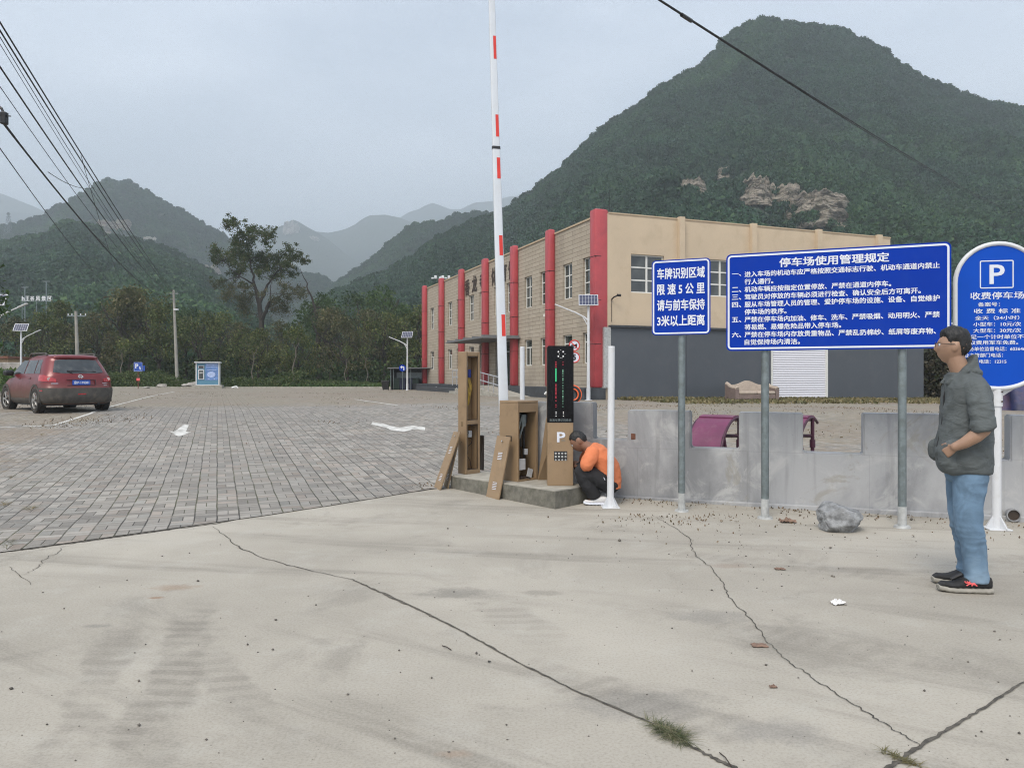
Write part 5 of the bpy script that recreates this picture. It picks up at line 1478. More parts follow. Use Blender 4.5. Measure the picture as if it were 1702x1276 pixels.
for y0, y1 in ((614, 619), (620, 622), (624, 625.5), (628, 631.5), (632, 633), (636, 637), (640, 641.5), (644, 645), (648, 650), (651, 652.5), (654, 655), (657, 661), (663, 664), (666, 667.5), (670, 671), (675, 676)): mb.box(tx(935.1), tx(936.1), -.0065, -.0045, tz(y1), tz(y0))
mb.build('dashed_light_row', M['ledw'], scr)
mb = MB()
for x in (923.4, 935.6):
    for y in (684, 686.5, 690.5): mb.box(tx(x), tx(x + 1.6), -.0065, -.0045, tz(y + 1.4), tz(y))
for x, y in ((928, 584.5), (936, 584.5), (928, 592), (936, 592)): mb.disc((tx(x), -.006, tz(y)), .009, 'Y', .004, 12)  # speaker cluster, no lamps, but given the glow of the light dots
for x, y in ((932, 581.5), (931, 594.5), (934, 595), (929.5, 588.5), (939, 588)): mb.disc((tx(x), -.006, tz(y)), .004, 'Y', .004, 8)
mb.build('glowing_dots', M['ledo'], scr)
text_part('高清车牌识别系统', scr, M['galv'], tx(931.4), tz(698), .245, .030, -.0062, .004)
text_part('P', ter, M['signwhite'], tx(932.6), tz(726.2), .094, .114, -.004, .02)
text_part('PARK', ter, M['galv'], tx(936.5), tz(731.8), .045, .012, -.004, .01)
mb = MB(); mb.box(tx(920.8), tx(942.8), -.003, .001, tz(765), tz(749.6)); kp = mb.build('speaker_grille', M['dark'], ter)
mb = MB()
for r_ in range(3):
    for k in range(4): mb.disc((tx(923.6 + 5.45 * k), -.004, tz(753.2 + 5.4 * r_)), .0115 if r_ < 2 else .010, 'Y', .004, 14)
mb.build('grille_dot', M['galvlow'], kp)

# --- loose service doors
def loose_panel(name, b0, b1, t1, t0, label, slots=True, flip=1, th=.014, m='tan'):
    b0, b1, t1, t0 = map(Vector, (b0, b1, t1, t0))
    n = (b1 - b0).cross(t0 - b0).normalized()
    if n.y > 0: n = -n
    o = (b0 + b1) / 2
    r = empty(name, o, 0, label, 'loose panel', 'loose service panels')
    mb = MB(); fs = [p - o for p in (b0, b1, t1, t0)]; bk = [p - n * th for p in fs]
    mb.add(fs + bk, [(0, 1, 2, 3), (7, 6, 5, 4), (0, 4, 5, 1), (1, 5, 6, 2), (2, 6, 7, 3), (3, 7, 4, 0)])
    mb.build('panel_sheet', M[m], r)
    P = lambda u, v: (fs[0] * (1 - u) + fs[1] * u) * (1 - v) + (fs[3] * (1 - u) + fs[2] * u) * v + n * .0025
    if slots:
        mb = MB()
        for v0 in (.14, .62):
            for k in range(5):
                v = v0 + .026 * k; mb.add([P(.34, v), P(.66, v + .004), P(.66, v + .013), P(.34, v + .009)], [(0, 1, 2, 3)])
        mb.build('vent_slots', M['signwhite'], r)
        mb = MB(); k = P(.5, .92); mb.tube([k - n * .002, k + n * .012], .010, 10); mb.build('lock', M['chrome'], r)
    return r
loose_panel('loose_panel', gp(720.8, 810), gp(731, 814.5), at(765, 717.8, 9.36), at(754, 716.8, 9.56), 'tan slotted panel leaning outermost against the open column on the left')
loose_panel('loose_panel', gp(737, 807.5), gp(743.5, 812.5), at(764, 721, 9.44), at(757.5, 720, 9.62), 'dull tan panel half hidden, tucked behind the outermost leaning one', True, m='taned')
loose_panel('loose_panel', gp(807.9, 824.7), gp(828.7, 830.6), at(848, 726, 8.80), at(826.2, 723.6, 8.95), 'tan slotted panel leaning against the barrier cabinet from the road side')
loose_panel('loose_panel', ip(894, 797.5), ip(922, 797), at(929, 697, 8.70), at(908, 695, 8.80), 'plain tan panel leaning behind the display terminal', False)
loose_panel('loose_panel', ip(796.5, 780.5), ip(803, 781.5), at(803.5, 724, 9.80), at(798, 723.5, 9.82), 'narrow dark brown strip of a panel standing behind the open column', False, m='calli')

# ------------------------------------------------------------------ white posts
def white_post(px, pyb, h, label, y=None, lean=0.0):
    p = gp(px, pyb) if y is None else Vector(((px - 851) / FPX * y, y, zg((px - 851) / FPX * y, y)))
    r = empty('white_post', p, 0, label, 'post', 'plain white posts')
    mb = MB(); mb.tube([(0, 0, 0.005), (lean, 0, h)], .038, 20); mb.tube([(lean * .995, 0, h - .001), (lean, 0, h + .012)], [.039, .034], 20); mb.build('pole', M['white'], r, 40)
    mb = MB(); mb.cbox(-.095, .095, -.095, .095, 0, .012, .003)
    for k in range(4):
        a = k * math.pi / 2 + .5; d = Vector((math.cos(a), math.sin(a), 0)); n = Vector((-d.y, d.x, 0)) * .004
        pr = [d * .036 + Vector((0, 0, .012)), d * .105 + Vector((0, 0, .012)), d * .036 + Vector((0, 0, .125))]
        mb.add([q + n for q in pr] + [q - n for q in pr], [(0, 1, 2), (5, 4, 3), (0, 3, 4, 1), (1, 4, 5, 2), (2, 5, 3, 0)])
    mb.build('base_plate', M['white'], r)
white_post(1014.5, 843, 1.745, 'plain white post in front of the crouching man', lean=.012)
white_post(868, 0, 1.755, 'plain white post standing behind the barrier cabinet', y=12.1)

# ------------------------------------------------------------------ blue notice boards
def rounded_rect(w, h, r, n=6):
    pts = []
    for (cx, cy, a0) in ((w / 2 - r, h / 2 - r, 0), (-w / 2 + r, h / 2 - r, 90), (-w / 2 + r, -h / 2 + r, 180), (w / 2 - r, -h / 2 + r, 270)):
        for k in range(n + 1):
            a = math.radians(a0 + 90 * k / n); pts.append((cx + r * math.cos(a), cy + r * math.sin(a)))
    return pts
UP = lambda y0: Matrix(((1, 0, 0, 0), (0, 0, -1, y0), (0, 1, 0, 0), (0, 0, 0, 1)))   # outline (x,z), extruded towards -Y
def frame_band(mb, w, h, r, bw, cz, y):
    a = rounded_rect(w, h, r); b = rounded_rect(w - 2 * bw, h - 2 * bw, max(.005, r - bw)); n = len(a)
    mb.add([(p[0], y, p[1] + cz) for p in a] + [(p[0], y, p[1] + cz) for p in b], [(i, n + i, n + (i + 1) % n, (i + 1) % n) for i in range(n)])
    return mb
SU = Vector((.928, -.372, 0)); S_ROT = math.atan2(SU.y, SU.x)
def grey_pole(root, x, ztop, y=.045, r=.038, zb=0.0):
    mb = MB(); mb.tube([(x, y, zb + .20), (x, y, ztop)], r, 20); p = mb.build('pole', M['galv'], root, 40)
    mb = MB(); mb.tube([(x, y, zb), (x, y, zb + .20)], r + .0015, 20).tube([(x, y, zb - .02), (x, y, zb + .02)], [.085, .07], 16); mb.build('cement_foot', M['galvlow'], p, 40)
# small sign
r = empty('notice_board', (1.78, 8.0, 0), S_ROT, 'smaller blue board of four large white text lines on one steel pole', 'notice board')
z0, z1 = 1.875, 2.672; w = .612; cz = (z0 + z1) / 2; h = z1 - z0
mb = MB(); mb.prism([(p[0], p[1] + cz) for p in rounded_rect(w, h, .045)], 0, .012, UP(.012)); bd = mb.build('board', M['blue'], r)
mb = MB(); frame_band(mb, w - .022, h - .022, .038, .016, cz, -.0025); mb.build('white_border', M['signwhite'], bd)
mb = MB(); mb.prism([(p[0], p[1] + cz) for p in rounded_rect(w - .01, h - .01, .04)], 0, .004, UP(.0165)); mb.build('back_sheet', M['signback'], r)
grey_pole(r, 0, z1 - .03, y=.06)
for s, zc in (('车牌识别区域', .145), ('限 速 5 公 里', .312), ('请与前车保持', .480), ('3米以上距离', .645)):
    text_part(s, bd, M['signwhite'], 0, z1 - zc, .498, .118, -.003, .022)
# large sign
LO = Vector((2.19, 7.75, 0)); LW, LH = 2.012, .985; LZ1 = 2.680; LZ0 = LZ1 - LH
r = empty('notice_board', LO, S_ROT, 'large blue board of parking lot rules in white text on two steel poles', 'notice board')
cz = (LZ0 + LZ1) / 2
mb = MB(); mb.prism([(p[0] + LW / 2, p[1] + cz) for p in rounded_rect(LW, LH, .05)], 0, .012, UP(.012)); bd = mb.build('board', M['blue'], r)
mb = MB(); frame_band(mb, LW - .03, LH - .03, .04, .018, cz, -.0025); mb.v = [(p[0] + LW / 2, p[1], p[2]) for p in mb.v]; mb.build('white_border', M['signwhite'], bd)
mb = MB(); mb.prism([(p[0] + LW / 2, p[1] + cz) for p in rounded_rect(LW - .012, LH - .012, .045)], 0, .004, UP(.0165)); mb.build('back_sheet', M['signback'], r)
grey_pole(r, .374, LZ1 - .05, y=.06); grey_pole(r, 1.612, LZ1 - .05, y=.06)
mb = MB(); mb.box(.05, LW - .05, .0175, .024, LZ1 - .24, LZ1 - .20).box(.05, LW - .05, .0175, .024, LZ0 + .20, LZ0 + .24); mb.build('back_rail', M['galv'], r)
text_part('停车场使用管理规定', bd, M['signwhite'], 1.005, LZ1 - .112, .985, .092, -.003, .022)
lines = ['进入车场的机动车应严格按照交通标志行驶、机动车通道内禁止', '行人通行。', '机动车辆应按指定位置停放、严禁在通道内停车。', '驾驶员对停放的车辆必须进行检查、确认安全后方可离开。',
         '服从车场管理人员的管理、爱护停车场的设施、设备、自觉维护', '停车场的秩序。', '严禁在停车场内加油、修车、洗车、严禁吸烟、动用明火、严禁', '将易燃、易爆危险品带入停车场。',
         '严禁在停车场内存放贵重物品、严禁乱扔棉纱、纸屑等废弃物、', '自觉保持场内清洁。']
nums = {0: '一、', 2: '二、', 3: '三、', 4: '四、', 6: '五、', 8: '六、'}
CH = 1.742 / 28
for i, s in enumerate(lines):
    z = LZ1 - (.212 + .0762 * i)
    text_part(s, bd, M['signwhite'], .180, z, CH * len(s) - (.035 if s[-1] in '。、' else .004), .058, -.003, .02, align='L')
    if i in nums: text_part(nums[i], bd, M['signwhite'], .056, z, .092, .054 if i else .026, -.003, .02, align='L')
# round topped price board on a white post
PX = Vector((4.555, 7.1, 0)); Pz1, Pz0 = 2.665, 1.335
r = empty('price_board', PX, S_ROT * .45, 'round ended blue parking price board in a white tube frame on one white post', 'notice board')
w = .72; n = 20; pts = []
hh = (Pz1 - Pz0) / 2; cz = (Pz1 + Pz0) / 2; rb = .36
for k in range(n + 1):
    a = math.pi * k / n; pts.append((math.cos(a) * w / 2, hh - rb + math.sin(a) * rb))
for k in range(n + 1):
    a = math.pi + math.pi * k / n; pts.append((math.cos(a) * w / 2, -hh + rb * .72 + math.sin(a) * rb * .72))
mb = MB(); mb.prism([(p[0], p[1] + cz) for p in pts], 0, .012, UP(.012)); bd = mb.build('board', M['blue2'], r)
mb = MB(); mb.tube([(p[0] * 1.03, .004, p[1] * 1.02 + cz) for p in pts] + [(pts[0][0] * 1.03, .004, pts[0][1] * 1.02 + cz)], .021, 10); mb.build('tube_frame', M['white'], r, 40)
mb = MB(); mb.tube([(.0, .035, 0.01), (.0, .035, 1.16)], .040, 20); mb.tube([(0, .035, 1.155), (0, .035, 1.33)], .050, 20); mb.tube([(0, .035, 1.30), (0, .035, 2.1)], .03, 12)
mb.build('pole', M['white'], r, 40)
mb = MB(); mb.add([(-.20, .03, 1.352), (.20, .03, 1.352), (.05, .03, 1.25), (-.05, .03, 1.25), (-.20, .042, 1.352), (.20, .042, 1.352), (.05, .042, 1.25), (-.05, .042, 1.25)], [(0, 1, 2, 3), (7, 6, 5, 4), (0, 4, 5, 1), (1, 5, 6, 2), (2, 6, 7, 3), (3, 7, 4, 0)]); mb.build('gusset', M['white'], r)
mb = MB()
for z in (1.20, 1.29): mb.disc((.028, -.013, z), .008, 'Y', .01, 8)
mb.build('bolt', M['rust'], r)
mb = MB(); mb.cbox(-.10, .10, -.065, .135, 0, .012, .003)
for k in range(4):
    a = k * math.pi / 2 + .4; d = Vector((math.cos(a), math.sin(a), 0)); nn = Vector((-d.y, d.x, 0)) * .004; o_ = Vector((0, .035, 0))
    pr = [o_ + d * .038 + Vector((0, 0, .012)), o_ + d * .12 + Vector((0, 0, .012)), o_ + d * .038 + Vector((0, 0, .13))]
    mb.add([q + nn for q in pr] + [q - nn for q in pr], [(0, 1, 2), (5, 4, 3), (0, 3, 4, 1), (1, 4, 5, 2), (2, 5, 3, 0)])
mb.build('base_plate', M['white'], r)
mb = MB(); frame_band(mb, .290, .262, .015, .010, 0, -.0025); mb.v = [(p[0] - .015, p[1], p[2] + Pz1 - .275) for p in mb.v]; mb.build('white_box_outline', M['signwhite'], bd)
PS = 7.1 / FPX
def pz(py): return Pz1 - .02 - (py - 409) * PS
text_part('P', bd, M['signwhite'], -.012, Pz1 - .275, .130, .180, -.003, .014)
X0 = -.012
for s, py, w_, h_ in (('收费停车场', 489.5, .46, .068), ('备案号：', 504, .19, .040), ('收 费 标 准', 515, .40, .045), ('全天（24小时）', 526.5, .38, .040), ('小型车：10元/次', 537, .41, .041), ('大型车：30元/次', 547.5, .41, .041),
                     ('不足一个计时单位不收', 558.0, .57, .042), ('取费用军车免费。', 567.5, .42, .040), ('服务单位监督电话：60364626', 578.0, .57, .039), ('行业主管部门电话：', 588.5, .38, .039), ('价格举报电话：12315', 599, .41, .039)):
    dx = -.07 if s.startswith('备') else -.03 if s.startswith('取') else -.14 if s.startswith('行') else -.125 if s.startswith('价') else 0
    text_part(s, bd, M['signwhite'], X0 + dx, pz(py), w_, h_, -.003, .012)

# ------------------------------------------------------------------ solar street lamps
def street_lamp(x, y, rz, label, first=[None]):
    if first[0] is None:
        r = empty('street_lamp', (0, 0, 0), 0)
        mb = MB(); mb.tube([(0, 0, 0), (0, 0, 3.95)], [.075, .045], 14); mb.build('pole', M['white'], r, 40)
        mb = MB(); mb.cbox(-.15, .15, -.15, .15, 0, .02, .004).tube([(0, 0, .02), (0, 0, .5)], .085, 14); mb.build('base_plate', M['white'], r, 40)
        mb = MB(); mb.tube([(-.02, 0, 3.28), (-.16, 0, 3.42), (-.55, 0, 3.62), (-1.0, 0, 3.80)], [.035, .032, .03, .026], 8).tube([(-.02, 0, 3.05), (-.12, 0, 3.25), (-.25, 0, 3.46)], .022, 8); a_ = mb.build('arm', M['white'], r, 40)
        mb = MB(); mb.cbox(-.28, .14, -.06, .06, -.025, .025, .015, Matrix.Translation((-1.12, 0, 3.85)) @ Matrix.Rotation(RAD(22), 4, 'Y')); mb.build('lamp_head', M['white'], a_)
        mx = Matrix.Translation((0, -.02, 4.12)) @ Matrix.Rotation(RAD(52), 4, 'X')
        mb = MB(); mb.cbox(-.40, .40, -.30, .30, -.02, .012, .006, mx); p_ = mb.build('solar_panel', M['panelfr'], r)
        mb = MB()
        for i in range(6):
            for j in range(3): mb.box(-.37 + .125 * i, -.37 + .125 * i + .115, -.27 + .182 * j, -.27 + .182 * j + .172, .0125, .015, mx)
        mb.build('solar_cells', M['panel'], p_)
        mb = MB(); mb.cbox(-.28, .28, .05, .22, 3.90, 4.08, .01); mb.build('battery_box', M['white'], r)
        first[0] = r; o = r
    else: o = copy_tree(first[0])
    o.location = (x, y, zg(x, y)); o.rotation_euler = (0, 0, rz); tag(o, label, 'street lamp', 'solar street lamps'); return o
street_lamp((978 - 851) / FPX * 31.2, 31.2, RAD(-4), 'white solar street lamp in front of the nearest red pillar of the hall')
street_lamp((677 - 851) / FPX * 56.0, 56.0, RAD(-6), 'white solar street lamp by the bin shelter, arm to the left')
street_lamp((35 - 851) / FPX * 48.0, 48.0, RAD(172), 'white solar street lamp rising behind the red car, arm to the right')
street_lamp((-8 - 851) / FPX * 31.0, 31.0, RAD(176), 'white solar street lamp mostly out of frame, its arm reaching in at the left edge')
for o in [q for q in bpy.data.objects if q.name.startswith('street_lamp') and abs(q.rotation_euler.z) > 1]:
    for ch in o.children:                       # the panel still faces the sun on the lamps turned round
        if ch.name.startswith(('solar_panel', 'battery_box')): ch.rotation_euler = (0, 0, -o.rotation_euler.z + RAD(12))

# ------------------------------------------------------------------ road signs
def round_sign(px, py, y, rad, label, style, root=None, zpost=True):
    p = at(px, py, y); g = zg(p.x, p.y)
    return p, g
# no horn + speed limit on one post
p = at(954.6, 574, 30.0); p2 = at(954.2, 593.8, 30.0); g = zg(p.x, 30.0)
r = empty('road_sign', (p.x, 30.0, g), RAD(4), 'two round red bordered signs, no horn above a 5 limit, on one thin post', 'road sign')
mb = MB(); mb.tube([(-.085, .04, 0), (-.085, .04, p.z - g + .18)], .03, 10); mb.build('post', M['galv'], r, 40)
for pz_, kind in ((p.z - g, 'horn'), (p2.z - g, '5')):
    mb = MB(); mb.disc((0, 0, pz_), .222, 'Y', .012, 32); d = mb.build('sign_disc', M['signwhite'], r, 40)
    mb = MB(); mb.ring((0, -.008, pz_), .202, .022, 'Y', 36, 6); mb.build('red_rim', M['redfilm'], d, 60)
    if kind == '5': text_part('5', d, M['dark'], 0, pz_, .13, .23, -.012, .045)
    else:
        mb = MB(); mx = Matrix.Translation((0, -.012, pz_)) @ Matrix.Rotation(RAD(45), 4, 'Y'); mb.box(-.19, .19, -.002, .002, -.018, .018, mx); mb.build('red_bar', M['redfilm'], d)
        mb = MB(); z = pz_; mb.add([(-.12, -.009, z - .04), (-.12, -.009, z + .04), (-.04, -.009, z + .025), (.11, -.009, z + .07), (.11, -.009, z - .07), (-.04, -.009, z - .025)], [(0, 5, 4, 3, 2, 1)]); mb.ring((.02, -.009, z - .06), .05, .012, 'Y', 16, 4); mb.build('horn_symbol', M['dark'], d, recalc=False)
# blue turn left
p = at(669, 611.5, 57.0); g = zg(p.x, 57.0)
r = empty('road_sign', (p.x, 57.0, g), 0, 'round blue sign with a white left turn arrow, beside the bin shelter', 'road sign')
mb = MB(); mb.tube([(0, .04, 0), (0, .04, p.z - g)], .03, 8); mb.build('post', M['galv'], r, 40)
mb = MB(); mb.disc((0, 0, p.z - g), .26, 'Y', .012, 28); d = mb.build('sign_disc', M['blue'], r, 40)
z = p.z - g; mb = MB(); mb.add([(x, -.010, z + b) for x, b in ((.06, -.17), (.14, -.17), (.14, .07), (.09, .12), (-.04, .12), (-.04, .19), (-.18, .06), (-.04, -.06), (-.04, .03), (.06, .03))], [tuple(range(10))]); mb.build('arrow', M['signwhite'], d, recalc=False)
# small parking board
p = at(229.5, 609.5, 63.5); g = zg(p.x, 63.5)
r = empty('parking_sign', (p.x, 63.5, g), RAD(20), 'small square blue P sign on a rusty pink post below the trees', 'road sign')
mb = MB(); mb.tube([(0, .05, 0), (0, .05, p.z - g)], .035, 8); mb.build('post', M['brickred'], r, 40)
mb = MB(); z = p.z - g; mb.prism([(q[0], q[1] + z) for q in rounded_rect(.66, .78, .04)], 0, .015, UP(.015)); d = mb.build('board', M['platebl'], r)
text_part('P', d, M['signwhite'], -.10, z + .06, .24, .38, -.004, .04)
mb = MB(); frame_band(mb, .62, .74, .03, .018, z, -.003); mb.add([(.10, -.003, z - .2), (.22, -.003, z - .26), (.16, -.003, z + .05), (.08, -.003, z + .02)], [(0, 1, 2, 3)]); mb.build('white_border', M['signwhite'], d)
mb = MB(); mb.box(.34, .52, .05, .065, z - .34, z + .1); mb.build('side_plate', M['platebl'], r)
mb = MB(); mb.cbox(-.12, .14, -.03, .02, .68, .90, .01); mb.build('notice_box', M['pink'], r)

# ------------------------------------------------------------------ blue water kiosk
p = gp(345, 645.3)
r = empty('vending_kiosk', p, RAD(17), 'blue and white self service kiosk standing on a concrete slab before the trees', 'kiosk')
sc_ = p.y / FPX; W = 37 * sc_; H = 44 * sc_
mb = MB(); mb.cbox(-W * .62, W * .62, -.35, 1.7, -.1, 5.2 * sc_, .02); mb.build('slab', M['kerbtop'], r)
zb = 5.2 * sc_
mb = MB(); mb.box(-W / 2 + .06, W / 2 - .06, .06, 1.35, zb, H - .1); mb.build('cabin', M['kioskblue'], r)
mb = MB(); mb.cbox(-W / 2, -W / 2 + .10, 0, 1.4, zb, H - .1, .01).cbox(W / 2 - .10, W / 2, 0, 1.4, zb, H - .1, .01).box(-W / 2 + .1, W / 2 - .1, .0, .06, zb, zb + .06); mb.build('white_frame', M['white'], r)
mb = MB(); mb.cbox(-W / 2 - .1, W / 2 + .1, -.15, 1.5, H - .098, H, .01); mb.build('roof', M['white'], r)
mb = MB(); mb.box(-.18, W / 2 - .12, .045, .0595, zb + .45, H - .14); ps = mb.build('poster', M['kioskposter'], r)
mb = MB(); mb.prism([(math.cos(a) * .34 + .30, math.sin(a) * .26 + zb + .95) for a in [i * math.pi / 12 for i in range(24)]], 0, .004, UP(.0445)); mb.box(-.12, .82, .040, .0445, H - .32, H - .22).box(-.12, .82, .040, .0445, H - .46, H - .42).box(-.02, .72, .040, .0445, H - .72, H - .68).box(0, .16, .04, .0445, zb + .5, zb + .58).box(.5, .6, .04, .0445, zb + .5, zb + .6); mb.build('pale_print', M['kioskpale'], ps)
mb = MB(); mb.cbox(-.78, -.28, .02, .0595, zb + .50, zb + 1.38, .03); f_ = mb.build('dispenser_frame', M['white'], r)
mb = MB(); mb.box(-.70, -.37, .012, .0195, zb + .57, zb + 1.30); mb.build('dispenser_window', M['glass'], f_)
mb = MB(); mb.box(-.66, -.41, .006, .0115, zb + 1.03, zb + 1.16); mb.build('coin_panel', M['galvlow'], f_)
mb = MB(); mb.cbox(-.78, -.28, .02, .0595, zb + 1.46, zb + 1.74, .02); f_ = mb.build('display_frame', M['panelfr'], r); mb = MB(); mb.box(-.72, -.34, .012, .0195, zb + 1.51, zb + 1.69); mb.build('display', M['dark'], f_)

# rough stone footing and lone stones by the trees
def stone(name, p, sx, sy, sz, seed, m, label, cat='stone', group=None, planes=18, sub=4, noise_=.05, rz=0):
    rnd = random.Random(seed); bm = bmesh.new(); bmesh.ops.create_icosphere(bm, subdivisions=sub, radius=1)
    N = []
    for _ in range(planes):
        d = Vector((rnd.gauss(0, 1), rnd.gauss(0, 1), rnd.gauss(0, .8))).normalized(); N.append((d, rnd.uniform(.66, .95)))
    for v in bm.verts:
        d = v.co.normalized(); rr = 1.05
        for n_, k in N:
            q_ = n_.dot(d)
            if q_ > .05: rr = min(rr, k / q_)
        rr += noise_ * mnoise.fractal(d * 3.1 + Vector((seed, 0, 0)), .8, 2.1, 5)
        v.co = Vector((d.x * rr * sx, d.y * rr * sy, max(-.75, d.z * rr) * sz + .75 * sz))
    me = bpy.data.meshes.new(name); bm.to_mesh(me); bm.free()
    o = from_mesh(name, me, m); o.location = p; o.rotation_euler = (0, 0, rz)
    return tag(o, label, cat, group)
stone('stone_heap', gp(312, 645) + Vector((0, 1.6, -.1)), 1.25, .7, .42, 4, M['stonewall'], 'low heap of pale stones left of the blue kiosk', 'stones', noise_=.16)
stone('stone', gp(241, 645.6) + Vector((0, .3, -.02)), .33, .25, .13, 5, M['stonewall'], 'flat pale stone on the kerb right of the small blue P sign')
stone('stone', gp(388, 645.6) + Vector((0, .3, -.02)), .36, .25, .14, 6, M['paper'], 'whitish stone on the kerb right of the blue kiosk')
stone('stone', gp(262, 645.6) + Vector((0, .9, .1)), .5, .4, .2, 9, M['stonewall'], 'pale rough stone among the undergrowth under the utility pole')

# ------------------------------------------------------------------ poles, cables, letters, mast
pb = Vector(((295 - 851) / FPX * 72, 72, zg((295 - 851) / FPX * 72, 72))); ptop = at(288.5, 482, 72)
r = empty('utility_pole', pb, 0, 'tall grey concrete utility pole with all the cables running to its top', 'utility pole')
d = ptop - pb
mb = MB(); mb.tube([(0, 0, -.1), tuple(d)], [.17, .10], 14); mb.build('pole_shaft', M['poleconc'], r, 40)
mb = MB(); mb.tube([(d.x - .45, 0, d.z - .35), (d.x + .45, 0, d.z - .35)], .05, 6); mb.tube([(d.x - .3, 0, d.z - .9), (d.x + .3, 0, d.z - .9)], .04, 6); mb.build('cross_arm', M['galv'], r)
mb = MB(); mb.cbox(d.x + .15, d.x + .55, -.35, -.1, d.z - 1.95, d.z - 1.8, .03).tube([(d.x, 0, d.z - 1.85), (d.x + .3, -.15, d.z - 1.85)], .03, 6); mb.build('security_camera', M['white'], r)
p2 = at(126, 517, 70); g2 = zg(p2.x, 70)
r = empty('utility_pole', (p2.x, 70, g2), 0, 'shorter concrete utility pole with a cross arm and white insulators, above the red car', 'utility pole')
mb = MB(); mb.tube([(.25, 0, 0), (0, 0, p2.z - g2)], [.2, .12], 12); mb.build('pole_shaft', M['poleconc'], r, 40)
mb = MB(); mb.box(-.75, .95, -.06, .06, p2.z - g2 - .50, p2.z - g2 - .40); mb.build('cross_arm', M['galv'], r)
mb = MB()
for x in (-.7, -.35, .45, .9): mb.cyl((x, 0), .05, p2.z - g2 - .40, p2.z - g2 - .22, 8)
mb.build('insulator', M['white'], r)

def cable(pa, ya, pb_, yb, sag, rad, label, ext=0.5, end=None):
    a, b = at(*pa, ya), (at(*pb_, yb) if end is None else end)
    a2 = a + (a - b) * (ext * .12)
    P = []; n = 30
    for i in range(n + 1):
        t = (i / n) ** 1.0; q = a2.lerp(b, t); q.z -= sag * 4 * t * (1 - t); P.append(q)
    cable.P = P
    o = a2.copy(); mb = MB(); mb.tube([p - o for p in P], rad, 6); w = mb.build('overhead_cable', M['wire'], None, 60); w.location = o
    tag(w, label, 'cable', 'overhead cables'); return w
PTY = 72
cable((-2, 28), 15, (289, 486), PTY, .35, .019, 'outermost right cable of the left bundle running to the tall pole')
cable((-2, 40), 15, (287, 487), PTY, .45, .019, 'second cable from the right in the left bundle, crossing the first')
cable((-2, 46), 16, (286, 489), PTY, .75, .010, 'thin slack cable just under the two rightmost ones')
cable((-2, 57), 16, (285, 491), PTY, .8, .008, 'thinnest hair like cable in the middle of the left bundle')
cable((-2, 95), 15, (284, 489), PTY, .75, .019, 'thick cable left of the tight right hand pair')
cable((-2, 124), 15.4, (283.5, 491), PTY, 1.0, .009, 'thin cable just below the thick one, left of the tight right hand pair')
cable((-2, 176), 15, (284, 494), PTY, 1.1, .022, 'thickest cable starting at the black splice box')
cable((-2, 188), 15.2, (181, 413), 40, .22, .010, 'thin cable hugging the underside of the thickest one')
cable((-2, 235), 15, (192, 484), 68, .5, .011, 'lowest lone cable at far left, ending in the trees')
cable((143, 285), 30, (203, 474), 66, .4, .010, 'thin nearly upright drop cable crossing the left hill')
cable((80, 286), 19.5, (156, 312), 33, .18, .009, 'short slack link cable between two bundles before the left hill', 0)
s_ = at(7, 196, 14.8)
r = empty('splice_box', s_, 0, 'black splice box hanging on the cable at the left edge', 'splice box')
mb = MB(); mb.cbox(-.055, .055, -.06, .06, -.13, .11, .02); mb.build('box_body', M['dark'], r); mb = MB(); mb.tube([(-.02, 0, .11), (-.05, 0, .18), (-.10, 0, .22)], .025, 8).tube([(.05, 0, .04), (.13, 0, .03)], .012, 6); mb.build('bracket', M['dark'], r)
cable((1082, -16), 9.0, (1664, 343), 62, .25, .013, 'upper strand of the pair crossing the big mountain on the right')
cable((1081, -17), 9.0, (1663, 344.5), 62, .29, .009, 'lower strand of the pair crossing the big mountain on the right')
j0 = cable.P[1].lerp(cable.P[2], .0); j1 = cable.P[2]; k_ = [851 + FPX * q.x / q.y for q in cable.P]; i_ = max(i for i in range(20) if k_[i] < 1131); t_ = (1131 - k_[i_]) / (k_[i_ + 1] - k_[i_]); a = cable.P[i_].lerp(cable.P[i_ + 1], t_); b = a + (cable.P[i_ + 1] - cable.P[i_]).normalized() * .32; mb = MB(); mb.tube([Vector((0, 0, 0)), b - a], .026, 8); o = mb.build('cable_joint', M['dark']); o.location = a; tag(o, 'short black joint sleeve on the pair of cables at the top of the frame', 'cable joint')
cable((1390, 368), 90, (1760, 374), 95, .6, .018, 'faint level cable low on the mountain above the price board', 0)

# white hillside letters on a frame
LY = 92.0
def lp(px, py): return at(px, py, LY)
o = lp(60, 500); g = zg(o.x, LY)
r = empty('hillside_letters', (o.x, LY, g), 0, 'row of white letters standing on a frame above the trees at far left', 'sign')
for ch, px, w_ in (('h', 38.5, .36), ('王', 45.5, .50), ('谷', 53.5, .52), ('风', 63, .55), ('景', 72.5, .55), ('区', 82.5, .55)):
    text_part(ch, r, M['white'], lp(px, 496).x - o.x, lp(px, 496).z - g, w_, .58, 0, .035, .05, 'letter')
mb = MB()
for px in (36, 60, 86): mb.tube([(lp(px, 500).x - o.x, .1, 0), (lp(px, 500).x - o.x, .1, lp(px, 493).z - g)], .05, 6)
mb.tube([(lp(35, 500).x - o.x, .1, lp(35, 500.5).z - g), (lp(87, 500).x - o.x, .1, lp(87, 500.5).z - g)], .04, 6); mb.build('support_frame', M['galv'], r)
